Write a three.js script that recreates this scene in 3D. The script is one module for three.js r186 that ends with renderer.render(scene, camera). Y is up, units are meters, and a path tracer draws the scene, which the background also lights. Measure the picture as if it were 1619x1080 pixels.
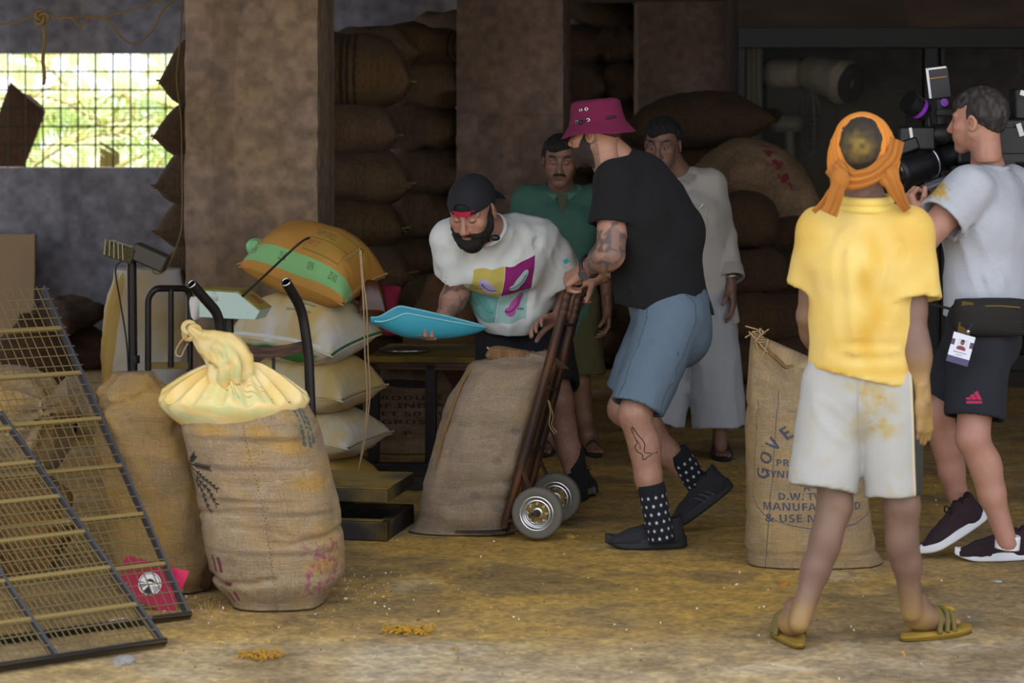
import * as THREE from 'three';
import { mergeGeometries } from 'three/addons/utils/BufferGeometryUtils.js';
import { RoundedBoxGeometry } from 'three/addons/geometries/RoundedBoxGeometry.js';

// ---------------------------------------------------------------- camera, sky, sun, exposure
const W = 1619, H = 1080, FPX = 3800, HOR = 180, EYE = 1.65;      // focal length and horizon in pixels, eye height in metres
const scene = new THREE.Scene();
const camera = new THREE.PerspectiveCamera(2 * Math.atan(900 / FPX) * 180 / Math.PI, W / H, 0.1, 300);
camera.position.set(0, EYE, 0);
camera.setViewOffset(W, 1800, 0, 720, W, H);                        // lens shifted down, so uprights stay upright
camera.focus = 9.45; camera.userData.fStop = 3.2;
const renderer = new THREE.WebGLRenderer({ antialias: true });
renderer.toneMapping = THREE.LinearToneMapping;
renderer.toneMappingExposure = 0.74;
renderer.shadowMap.enabled = true;
{ // bright hazy sky
  const w = 128, h = 64, data = new Float32Array(w * h * 4);
  for (let y = 0; y < h; y++) for (let x = 0; x < w; x++) {
    const e = (y + 0.5) / h * 2 - 1, t = Math.max(0, e), i = (y * w + x) * 4;
    const k = 1.25 - 0.35 * t;
    data[i] = 0.95 * k; data[i + 1] = 1.0 * k; data[i + 2] = (1.08 + 0.1 * t) * k; data[i + 3] = 1;
  }
  const sky = new THREE.DataTexture(data, w, h, THREE.RGBAFormat, THREE.FloatType);
  sky.mapping = THREE.EquirectangularReflectionMapping; sky.magFilter = THREE.LinearFilter; sky.needsUpdate = true;
  scene.background = sky; scene.environment = sky;
  scene.backgroundIntensity = 2.6; scene.environmentIntensity = 2.6;
}
const sun = new THREE.DirectionalLight(0xfff1dc, 12);
sun.position.set(-7, 24, -27); sun.target.position.set(0, 0, -10);   // high behind the building: the yard in front and the palms behind are sunlit
sun.castShadow = true; sun.shadow.mapSize.set(2048, 2048);
Object.assign(sun.shadow.camera, { left: -16, right: 16, top: 18, bottom: -18, near: 1, far: 70 });
scene.add(sun, sun.target);

// ---------------------------------------------------------------- numbers and noise
const { PI, sin, cos, sqrt, abs, min, max, floor, atan2, pow, hypot, exp } = Math;
let seed_ = 7;
const rnd = () => { seed_ = (seed_ + 0x6d2b79f5) | 0; let t = Math.imul(seed_ ^ (seed_ >>> 15), 1 | seed_); t = (t + Math.imul(t ^ (t >>> 7), 61 | t)) ^ t; return ((t ^ (t >>> 14)) >>> 0) / 4294967296; };
const reseed = (s) => { seed_ = s * 7919 + 13; };
const rr = (a, b) => a + (b - a) * rnd();
const clamp = (x, a = 0, b = 1) => x < a ? a : x > b ? b : x;
const lerp = (a, b, t) => a + (b - a) * t;
const sstep = (a, b, x) => { const t = clamp((x - a) / (b - a)); return t * t * (3 - 2 * t); };
const hash3 = (x, y, z) => { let h = Math.imul(x, 374761393) ^ Math.imul(y, 668265263) ^ Math.imul(z, 1274126177); h = Math.imul(h ^ (h >>> 13), 1274126177); return ((h ^ (h >>> 16)) >>> 0) / 4294967296; };
function noise3(x, y, z) {
  const X = floor(x), Y = floor(y), Z = floor(z); x -= X; y -= Y; z -= Z;
  const u = x * x * (3 - 2 * x), v = y * y * (3 - 2 * y), w = z * z * (3 - 2 * z);
  const a = lerp(lerp(hash3(X, Y, Z), hash3(X + 1, Y, Z), u), lerp(hash3(X, Y + 1, Z), hash3(X + 1, Y + 1, Z), u), v);
  const b = lerp(lerp(hash3(X, Y, Z + 1), hash3(X + 1, Y, Z + 1), u), lerp(hash3(X, Y + 1, Z + 1), hash3(X + 1, Y + 1, Z + 1), u), v);
  return lerp(a, b, w) * 2 - 1;
}
const fbm3 = (x, y, z, o = 3) => { let s = 0, a = 0.5; for (let i = 0; i < o; i++) { s += a * noise3(x, y, z); x = x * 2.03 + 11.7; y = y * 2.03 + 3.1; z = z * 2.03 + 7.9; a *= 0.5; } return s; };
function tnoise(x, y, p, s = 0) { // noise that repeats every p cells
  const X = floor(x), Y = floor(y); x -= X; y -= Y;
  const m = (a) => ((a % p) + p) % p, u = x * x * (3 - 2 * x), v = y * y * (3 - 2 * y);
  return lerp(lerp(hash3(m(X), m(Y), s), hash3(m(X + 1), m(Y), s), u), lerp(hash3(m(X), m(Y + 1), s), hash3(m(X + 1), m(Y + 1), s), u), v) * 2 - 1;
}
const tfbm = (u, v, p, o, s = 0) => { let r = 0, a = 0.5; for (let i = 0; i < o; i++) { r += a * tnoise(u * p, v * p, p, s + i); p *= 2; a *= 0.5; } return r; };
const V = (x, y, z) => new THREE.Vector3(x, y, z);
const at = (px, py, d) => V((px - 809.5) * d / FPX, EYE - (py - HOR) * d / FPX, -d);   // a point d metres away, seen at a pixel of the photograph
const floorDepth = (py) => FPX * EYE / (py - HOR);
const onFloor = (px, py) => at(px, py, floorDepth(py));
const mix3 = (a, b, t) => [lerp(a[0], b[0], t), lerp(a[1], b[1], t), lerp(a[2], b[2], t)];
const srgb = (hex) => { const c = new THREE.Color(hex); return [c.r, c.g, c.b]; };    // linear triple

// ---------------------------------------------------------------- textures and materials
function canvasTex(w, h, draw, repeat) {
  const c = document.createElement('canvas'); c.width = w; c.height = h;
  const g = c.getContext('2d'); draw(g, w, h);
  const t = new THREE.CanvasTexture(c); t.colorSpace = THREE.SRGBColorSpace;
  t.wrapS = t.wrapT = repeat ? THREE.RepeatWrapping : THREE.ClampToEdgeWrapping;
  return t;
}
function blot(g, x, y, rx, ry, color, alpha, rot = 0) { // soft-edged stain
  g.save(); g.translate(x, y); g.rotate(rot); g.scale(rx, ry); const q = g.createRadialGradient(0, 0, 0, 0, 0, 1); q.addColorStop(0, color + 'ff'); q.addColorStop(0.45, color + 'b0'); q.addColorStop(1, color + '00');
  g.globalAlpha = alpha; g.fillStyle = q; g.fillRect(-1, -1, 2, 2); g.restore(); g.globalAlpha = 1;
}
function dataTex(n, f, color) { // n x n, f(u, v) -> grey 0..1 or sRGB triple 0..1
  const d = new Uint8Array(n * n * 4);
  for (let y = 0; y < n; y++) for (let x = 0; x < n; x++) {
    const c = f((x + 0.5) / n, (y + 0.5) / n), i = (y * n + x) * 4;
    if (color) { d[i] = clamp(c[0]) * 255; d[i + 1] = clamp(c[1]) * 255; d[i + 2] = clamp(c[2]) * 255; } else d[i] = d[i + 1] = d[i + 2] = clamp(c) * 255;
    d[i + 3] = 255;
  }
  const t = new THREE.DataTexture(d, n, n, THREE.RGBAFormat);
  t.magFilter = THREE.LinearFilter; t.minFilter = THREE.LinearMipmapLinearFilter; t.generateMipmaps = true; t.wrapS = t.wrapT = THREE.RepeatWrapping;
  if (color) t.colorSpace = THREE.SRGBColorSpace;
  t.needsUpdate = true; return t;
}
const rep = (t, x, y = x) => { const c = t.clone(); c.repeat.set(x, y); c.wrapS = c.wrapT = THREE.RepeatWrapping; c.needsUpdate = true; return c; };
const mat = (o) => new THREE.MeshStandardMaterial({ roughness: 0.9, side: THREE.DoubleSide, ...o });
// a tile of 0.3 m of sackcloth: 84 threads each way
const weaveH = dataTex(512, (u, v) => {
  const n = 84, a = u * n, b = v * n, over = (floor(a) + floor(b)) % 2, fa = abs(a % 1 - 0.5), fb = abs(b % 1 - 0.5);
  return 0.5 + 0.34 * (over ? 0.5 - fa * 1.5 : 0.5 - fb * 1.5) + 0.3 * tnoise(u * n, v * 6, 84, 5) * (over ? 1 : 0) + 0.3 * tnoise(u * 6, v * n, 84, 6) * (over ? 0 : 1);
});
const fineH = dataTex(256, (u, v) => 0.5 + 0.25 * sin(u * 2 * PI * 40) * sin(v * 2 * PI * 40) + 0.3 * tfbm(u, v, 8, 4, 40));
const grainH = dataTex(512, (u, v) => 0.5 + 0.55 * tfbm(u, v, 6, 6, 20));
const stripesH = dataTex(256, (u, v) => 0.5 + 0.22 * sin(v * 2 * PI * 42) + 0.15 * sin(u * 2 * PI * 42) + 0.25 * tfbm(u, v, 6, 4, 50));
function juteTex(base, dust, s, amount = 0.5, stripes = false) { // colour of a tile of about 0.6 m
  return dataTex(512, (u, v) => {
    const n = 168, over = (floor(u * n) + floor(v * n)) % 2;
    const th = over ? tnoise(u * n, v * 12, 168, s) : tnoise(u * 12, v * n, 168, s + 1);
    const k = 1 + 0.05 * th + 0.20 * tfbm(u, v, 5, 5, s + 3) + 0.26 * tfbm(u, v, 110, 2, s + 4) - (stripes && [0.42, 0.47, 0.53].some((q) => abs(u - q) < 0.013) ? 0.4 : 0), d = clamp(0.5 + 1.4 * tfbm(u, v, 3, 5, s + 9) - 0.35) * amount * 2;
    return mix3(base, dust, clamp(d)).map((c) => c * k);
  }, true);
}
const J = {
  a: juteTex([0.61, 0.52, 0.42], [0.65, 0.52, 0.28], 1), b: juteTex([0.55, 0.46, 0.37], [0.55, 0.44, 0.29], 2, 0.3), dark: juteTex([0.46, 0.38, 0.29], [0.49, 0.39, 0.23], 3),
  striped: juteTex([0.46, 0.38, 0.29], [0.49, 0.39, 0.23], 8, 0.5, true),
  yellow: juteTex([0.63, 0.49, 0.30], [0.70, 0.52, 0.18], 4, 0.7),
};
const jute = (t, r = 1, tint = 0xffffff, bump = 0.006) => mat({ map: rep(t, 1.6 * r), bumpMap: rep(weaveH, 3.3 * r), bumpScale: bump, roughness: 1, color: tint });
const metal = (c, r = 0.45, m = 0.9) => mat({ color: c, roughness: r, metalness: m, bumpMap: grainH, bumpScale: 0.0008 });
const rustTex = dataTex(256, (u, v) => { const n = tfbm(u, v, 5, 5, 70); return mix3([0.20, 0.15, 0.13], [0.36, 0.22, 0.12], clamp(0.35 + 1.6 * n)); }, true);
const darkDustTex = dataTex(256, (u, v) => { const n = tfbm(u, v, 4, 5, 80); return mix3([0.13, 0.12, 0.12], [0.42, 0.34, 0.14], clamp(0.1 + 1.5 * n)); }, true);
const dustTopTex = dataTex(256, (u, v) => { const n = tfbm(u, v, 4, 5, 90); return mix3([0.50, 0.40, 0.13], [0.30, 0.25, 0.13], clamp(0.3 + 1.7 * n)); }, true);
const M = {
  rust: mat({ map: rustTex, roughness: 0.5, metalness: 0.45, bumpMap: grainH, bumpScale: 0.001 }),
  darkSteel: mat({ map: darkDustTex, roughness: 0.55, metalness: 0.3, bumpMap: grainH, bumpScale: 0.001 }),
  black: mat({ color: 0x17171a, roughness: 0.5 }),
  tubeBlack: mat({ color: 0x2a2625, roughness: 0.42, metalness: 0.5, bumpMap: grainH, bumpScale: 0.0006 }),
  dustTop: mat({ map: dustTopTex, roughness: 0.95, bumpMap: grainH, bumpScale: 0.002 }),
  wire: mat({ color: 0x75643f, roughness: 0.6, metalness: 0.3 }),
  flatBar: mat({ color: 0x57585d, roughness: 0.45, metalness: 0.6, bumpMap: grainH, bumpScale: 0.001 }),
  dustBar: mat({ color: 0x85713f, roughness: 0.8, metalness: 0.1, bumpMap: grainH, bumpScale: 0.001 }),
  chrome: mat({ color: 0xcfd0cf, roughness: 0.28, metalness: 1 }),
  string: mat({ color: 0xa58a64, roughness: 1 }),
  white: mat({ color: 0xd8d8d6, roughness: 0.7 }),
};

// ---------------------------------------------------------------- scene helpers
const used = {};
const numbered = (n) => { const k = used[n] = (used[n] ?? -1) + 1; return k ? n + '_' + String(k).padStart(3, '0') : n; };
function meta(o, label, category, group) { o.userData.label = label; o.userData.category = category; if (group) o.userData.group = group; return o; }
function thing(name, label, category, pos = V(0, 0, 0), turn = 0, group) {
  const o = new THREE.Group(); o.name = numbered(name); o.position.copy(pos); o.rotation.y = turn; scene.add(o);
  return meta(o, label, category, group);
}
function part(parent, name, geo, material, label) { // a mesh under a thing (or under a part)
  if (Array.isArray(geo)) geo = merge(geo);
  const m = new THREE.Mesh(geo, material); m.name = name; m.castShadow = m.receiveShadow = true;
  if (label) m.userData.label = label;
  parent.add(m); return m;
}
function single(name, label, category, geo, material, pos, group) { const m = part(scene, numbered(name), geo, material); if (pos) m.position.copy(pos); return meta(m, label, category, group); }
function struct(name, geo, material, parent = scene) { const m = part(parent, name, geo, material); if (parent === scene) m.userData.kind = 'structure'; return m; }
function structGroup(name) { const o = new THREE.Group(); o.name = name; o.userData.kind = 'structure'; scene.add(o); return o; }
function merge(list) {
  list = list.map((g) => g.index ? g.toNonIndexed() : g);
  const hasC = list.some((g) => g.attributes.color), hasUV = list.every((g) => g.attributes.uv);
  for (const g of list) {
    for (const k of Object.keys(g.attributes)) if (!['position', 'normal', 'uv', 'color'].includes(k) || (k === 'uv' && !hasUV)) g.deleteAttribute(k);
    if (hasC && !g.attributes.color) g.setAttribute('color', new THREE.BufferAttribute(new Float32Array(g.attributes.position.count * 3).fill(1), 3));
    if (!g.attributes.normal) g.computeVertexNormals();
  }
  return list.length === 1 ? list[0] : mergeGeometries(list);
}
const box = (w, h, d, r = 0.004) => new RoundedBoxGeometry(w, h, d, 2, min(r, w / 2.1, h / 2.1, d / 2.1));
const boxAt = (w, h, d, x, y, z, r) => box(w, h, d, r).translate(x, y, z);
const plainBox = (w, h, d, x = 0, y = 0, z = 0) => new THREE.BoxGeometry(w, h, d).translate(x, y, z);
function tube(pts, r, seg = 0, rad = 8, closed = false, tension = 0.5) {
  const c = pts.length === 2 ? new THREE.LineCurve3(pts[0], pts[1]) : new THREE.CatmullRomCurve3(pts, closed, 'catmullrom', tension);
  return new THREE.TubeGeometry(c, seg || (pts.length === 2 ? 1 : pts.length * 6), r, rad, closed);
}
function pipe(pts, r, rad = 10, caps = true) { // a bent pipe that keeps straight runs straight
  const path = new THREE.CurvePath();
  for (let i = 0; i < pts.length - 1; i++) path.add(new THREE.LineCurve3(pts[i], pts[i + 1]));
  const g = [];
  let prev = pts[0];
  const bends = [];
  for (let i = 1; i < pts.length - 1; i++) {
    const a = pts[i - 1], b = pts[i], c = pts[i + 1], k = min(r * 3, a.distanceTo(b) * 0.45, b.distanceTo(c) * 0.45);
    const p = b.clone().add(a.clone().sub(b).setLength(k)), q = b.clone().add(c.clone().sub(b).setLength(k));
    g.push(new THREE.TubeGeometry(new THREE.LineCurve3(prev, p), 1, r, rad)); g.push(new THREE.TubeGeometry(new THREE.QuadraticBezierCurve3(p, b, q), 8, r, rad)); prev = q;
  }
  g.push(new THREE.TubeGeometry(new THREE.LineCurve3(prev, pts[pts.length - 1]), 1, r, rad));
  return merge(g);
}
function between(geo, a, b, roll = 0) { // a geometry made along +y from 0 to 1 laid from a to b
  const d = b.clone().sub(a), L = d.length(), q = new THREE.Quaternion().setFromUnitVectors(V(0, 1, 0), d.normalize());
  const m = new THREE.Matrix4().makeRotationFromQuaternion(q).multiply(new THREE.Matrix4().makeRotationY(roll)).multiply(new THREE.Matrix4().makeScale(1, L, 1));
  m.setPosition(a); return geo.clone().applyMatrix4(m);
}
const bar = (a, b, w, t, up = V(0, 1, 0)) => { // rectangular bar from a to b, width w along up x dir, thickness t
  const d = b.clone().sub(a), L = d.length(); d.normalize();
  const s = new THREE.Vector3().crossVectors(up, d).normalize(), n = new THREE.Vector3().crossVectors(d, s);
  const m = new THREE.Matrix4().makeBasis(s, n, d).setPosition(a.clone().add(b).multiplyScalar(0.5));
  return box(w, t, L, 0.0015).applyMatrix4(m);
};
function loft(rings, closedA = true, closedB = true, uvScale) { // rings: arrays of Vector3 of equal length, each a closed loop
  const n = rings[0].length, pos = [], uv = [], idx = [];
  let vv = 0;
  rings.forEach((r, i) => {
    if (i) vv += r.reduce((s, p, k) => s + p.distanceTo(rings[i - 1][k]), 0) / n;
    for (let k = 0; k <= n; k++) { const p = r[k % n]; pos.push(p.x, p.y, p.z); uv.push(k / n, vv); }
  });
  if (!uvScale) for (let i = 1; i < uv.length; i += 2) uv[i] /= vv || 1; else for (let i = 0; i < uv.length; i += 2) { uv[i] *= uvScale; }
  for (let i = 0; i < rings.length - 1; i++) for (let k = 0; k < n; k++) { const a = i * (n + 1) + k, b = a + 1, c = a + n + 1, d = c + 1; idx.push(a, b, d, a, d, c); }
  const cap = (i, flip) => {
    const c = rings[i].reduce((s, p) => s.add(p), V(0, 0, 0)).divideScalar(n), ci = pos.length / 3; pos.push(c.x, c.y, c.z); uv.push(0.5, i ? uv[(i * (n + 1)) * 2 + 1] : 0);
    for (let k = 0; k < n; k++) { const a = i * (n + 1) + k, b = a + 1; flip ? idx.push(ci, b, a) : idx.push(ci, a, b); }
  };
  if (closedA) cap(0, true); if (closedB) cap(rings.length - 1, false);
  const g = new THREE.BufferGeometry();
  g.setAttribute('position', new THREE.Float32BufferAttribute(pos, 3)); g.setAttribute('uv', new THREE.Float32BufferAttribute(uv, 2)); g.setIndex(idx);
  g.computeVertexNormals();
  // weld normals along the seam
  const N = g.attributes.normal;
  for (let i = 0; i < rings.length; i++) { const a = i * (n + 1), b = a + n, x = N.getX(a) + N.getX(b), y = N.getY(a) + N.getY(b), z = N.getZ(a) + N.getZ(b), l = hypot(x, y, z) || 1; N.setXYZ(a, x / l, y / l, z / l); N.setXYZ(b, x / l, y / l, z / l); }
  return g;
}
function grid(nu, nv, f, flip) { // f(u, v) -> Vector3, u, v in 0..1
  const pos = [], uv = [], idx = [];
  for (let j = 0; j <= nv; j++) for (let i = 0; i <= nu; i++) { const p = f(i / nu, j / nv); pos.push(p.x, p.y, p.z); uv.push(i / nu, j / nv); }
  for (let j = 0; j < nv; j++) for (let i = 0; i < nu; i++) { const a = j * (nu + 1) + i, b = a + 1, c = a + nu + 1, d = c + 1; flip ? idx.push(a, d, b, a, c, d) : idx.push(a, b, d, a, d, c); }
  const g = new THREE.BufferGeometry();
  g.setAttribute('position', new THREE.Float32BufferAttribute(pos, 3)); g.setAttribute('uv', new THREE.Float32BufferAttribute(uv, 2)); g.setIndex(idx); g.computeVertexNormals(); return g;
}
const uvMetres = (g, k = 1) => { // box-projected texture coordinates in metres
  g = g.index ? g.toNonIndexed() : g; const p = g.attributes.position, n = g.attributes.normal, uv = new Float32Array(p.count * 2);
  for (let i = 0; i < p.count; i++) {
    const ax = abs(n.getX(i)), ay = abs(n.getY(i)), az = abs(n.getZ(i)), x = p.getX(i), y = p.getY(i), z = p.getZ(i);
    const [a, b] = ay > ax && ay > az ? [x, z] : ax > az ? [z, y] : [x, y]; uv[i * 2] = a * k; uv[i * 2 + 1] = b * k;
  }
  g.setAttribute('uv', new THREE.BufferAttribute(uv, 2)); return g;
};

// ---------------------------------------------------------------- the building
const concreteTex = (base, dark, tint, s) => dataTex(512, (u, v) => {
  const big = tfbm(u, v, 3, 5, s), fine = tfbm(u, v, 40, 3, s + 20), drip = tnoise(u * 14, v * 2, 14, s + 31), st = clamp(0.3 + 0.75 * big + 0.22 * drip);
  let c = mix3(base, dark, clamp(st)); c = mix3(c, tint, clamp(0.9 * tfbm(u, v, 5, 3, s + 50) + 0.25));
  return c.map((x) => x * (1 + 0.26 * fine) * (drip > 0.35 ? 0.93 : 1));
}, true);
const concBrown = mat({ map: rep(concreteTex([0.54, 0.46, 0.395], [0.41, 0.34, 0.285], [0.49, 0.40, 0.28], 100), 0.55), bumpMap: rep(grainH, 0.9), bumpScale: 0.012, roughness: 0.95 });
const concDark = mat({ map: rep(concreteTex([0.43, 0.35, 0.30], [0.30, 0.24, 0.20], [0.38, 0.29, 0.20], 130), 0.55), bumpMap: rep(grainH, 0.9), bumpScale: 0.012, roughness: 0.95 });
const plaster = mat({ map: rep(concreteTex([0.50, 0.50, 0.53], [0.40, 0.40, 0.44], [0.46, 0.43, 0.43], 160), 0.4), bumpMap: rep(grainH, 0.5), bumpScale: 0.008, roughness: 0.95 });
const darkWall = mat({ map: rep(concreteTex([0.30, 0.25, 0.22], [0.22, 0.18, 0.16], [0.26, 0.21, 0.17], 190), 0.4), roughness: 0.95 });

{ // floor of trodden concrete under turmeric dust
  const x0 = -6.2, x1 = 6.2, z0 = -17, z1 = -5.2;
  const tex = dataTex(2048, (u, v) => {
    const x = lerp(x0, x1, u), d = lerp(-z1, -z0, v);
    const n1 = fbm3(x * 0.9, d * 1.3, 3, 4), n2 = fbm3(x * 3.1, d * 4.5, 9, 4), n3 = fbm3(x * 14, d * 17, 1, 2), n4 = noise3(x * 60, d * 60, 5);
    let yel = 0.78 + 0.8 * n1 + 0.35 * n2 + 0.15 * n3;
    yel -= 0.55 * sstep(0.7, 2.2, x) * sstep(10.2, 8.4, d);          // scuffed browner towards the front right
    yel -= 0.25 * sstep(8.0, 7.2, d);
    let c = mix3([0.55, 0.475, 0.37], [0.69, 0.545, 0.245], clamp(yel));
    c = mix3(c, [0.72, 0.665, 0.56], 0.7 * clamp(sstep(7.75, 7.25, d) * (0.5 + 0.9 * n2) + 0.8 * sstep(0.2, 0.5, fbm3(x * 2.6 + 5, d * 3.5, 20, 4))));
    c = mix3(c, [0.46, 0.38, 0.24], 0.6 * clamp(sstep(0.08, 0.42, fbm3(x * 2.6, d * 3.6, 33, 5))));
    return c.map((q) => q * (1 + 0.14 * n4 + 0.16 * n3 + 0.10 * noise3(x * 150, d * 150, 8)));
  }, true);
  tex.wrapS = tex.wrapT = THREE.ClampToEdgeWrapping;
  const g = new THREE.BoxGeometry(x1 - x0, 0.3, z1 - z0).translate((x0 + x1) / 2, -0.15, (z0 + z1) / 2);
  const p = g.attributes.position, uv = g.attributes.uv;
  for (let i = 0; i < p.count; i++) uv.setXY(i, (p.getX(i) - x0) / (x1 - x0), (-p.getZ(i) + z1) / (z1 - z0));
  struct('floor', g, mat({ map: tex, bumpMap: rep(grainH, 14), bumpScale: 0.007, roughness: 0.95 }));
  struct('yard', new THREE.BoxGeometry(60, 0.3, 40).translate(0, -0.2, 14.8), mat({ color: 0xa69a84, roughness: 1 }));
  struct('ground_outside', new THREE.BoxGeometry(90, 0.3, 60).translate(0, -0.3, -46.8), mat({ color: 0x9a8a5c, roughness: 1 }));
}
const BACK = 16.5;
{
  const q = (px, py) => at(px, py, BACK), s = new THREE.Shape();
  s.moveTo(-6.2, 0); s.lineTo(6.2, 0); s.lineTo(6.2, 3.3); s.lineTo(-6.2, 3.3); s.closePath();
  const a = q(-420, 265), b = q(306, 84), h = new THREE.Path();
  h.moveTo(a.x, a.y); h.lineTo(a.x, b.y); h.lineTo(b.x, b.y); h.lineTo(b.x, a.y); h.closePath(); s.holes.push(h);
  const g = new THREE.ExtrudeGeometry(s, { depth: 0.23, bevelEnabled: false }); g.translate(0, 0, -BACK - 0.23);
  struct('wall_back', uvMetres(g), plaster);
  { const t = new THREE.Shape(), o = new THREE.Path(); t.moveTo(6.9, 0); t.lineTo(16.5, 0); t.lineTo(16.5, 3.3); t.lineTo(6.9, 3.3); t.closePath(); o.moveTo(11.6, 0.001); o.lineTo(11.6, 2.6); o.lineTo(16.1, 2.6); o.lineTo(16.1, 0.001); o.closePath(); t.holes.push(o);  // a wide gateway on the left
    struct('wall_left', uvMetres(new THREE.ExtrudeGeometry(t, { depth: 0.2, bevelEnabled: false }).rotateY(PI / 2).translate(-5.0, 0, 0)), plaster); }
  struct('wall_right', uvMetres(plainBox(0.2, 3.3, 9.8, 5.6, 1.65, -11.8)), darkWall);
  struct('ceiling', uvMetres(plainBox(12.6, 0.18, 11.1, 0, 3.39, -12.45)), darkWall);  // runs past the back wall as an added eave, shading the window from sun
  // window_1: bars and insect wire
  const w = structGroup('window_1');
  const z = -BACK - 0.06, barM = mat({ color: 0x2e2a20, roughness: 0.6, metalness: 0.4 });
  const rod = new THREE.CylinderGeometry(0.0055, 0.0055, 1, 6);
  for (let x = a.x + 0.05; x < b.x; x += 0.121) { const m = part(w, 'bar', rod, barM); m.scale.y = b.y - a.y; m.position.set(x, (a.y + b.y) / 2, z); }
  const hb = new THREE.CylinderGeometry(0.0055, 0.0055, b.x - a.x, 6).rotateZ(PI / 2);
  for (let i = 1; i < 6; i++) part(w, 'bar', hb, barM).position.set((a.x + b.x) / 2, b.y - i * 0.126, z + 0.008);
  const fine = [];
  for (let y = a.y + 0.02; y < b.y; y += 0.021) fine.push(plainBox(b.x - a.x, 0.0022, 0.002, (a.x + b.x) / 2, y, z - 0.02));
  for (let x = a.x + 0.02; x < b.x; x += 0.04) fine.push(plainBox(0.002, b.y - a.y, 0.002, x, (a.y + b.y) / 2, z - 0.02));
  part(w, 'wire_mesh', fine, barM).userData.kind = 'stuff';
}
const YAW = -3 * PI / 180;                                         // the building stands turned a little to the camera
function pillar(pxl, pxr, d, depth, m, yaw = YAW, h = 3.3) {
  const a = at(pxl, HOR, d).x, b = at(pxr, HOR, d).x, w = (b - a) / cos(yaw);
  const g = new THREE.BoxGeometry(w, h, depth, 14, 70, 14).toNonIndexed(), p = g.attributes.position;
  for (let i = 0; i < p.count; i++) {
    const x = p.getX(i), y = p.getY(i), z = p.getZ(i), ex = abs(abs(x) - w / 2) < 1e-4, ez = abs(abs(z) - depth / 2) < 1e-4;
    const k = 0.0015 + (ex && ez ? 0.009 : 0), n = fbm3(x * 9 + d, y * 16, z * 9, 3);
    p.setXYZ(i, x - (ex ? Math.sign(x) * k * abs(n) * 2 : 0), y, z - (ez ? Math.sign(z) * k * abs(n) * 2 : 0));
  }
  g.computeVertexNormals(); uvMetres(g).translate(-w / 2, h / 2, -depth / 2).rotateY(yaw).translate(b, 0, -d);
  return struct(numbered('pillar'), g, m);
}
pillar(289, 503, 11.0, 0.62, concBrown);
pillar(720, 891, 12.8, 0.5, concDark, -6 * PI / 180);  // shade around this pillar put into its colour by the darker concrete
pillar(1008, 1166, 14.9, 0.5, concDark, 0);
struct('beam', plainBox(1.3, 0.16, 0.3, at(960, 0, 14.9).x + 0.1, at(0, 2, 14.9).y + 0.08, -15.0), darkWall);

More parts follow.
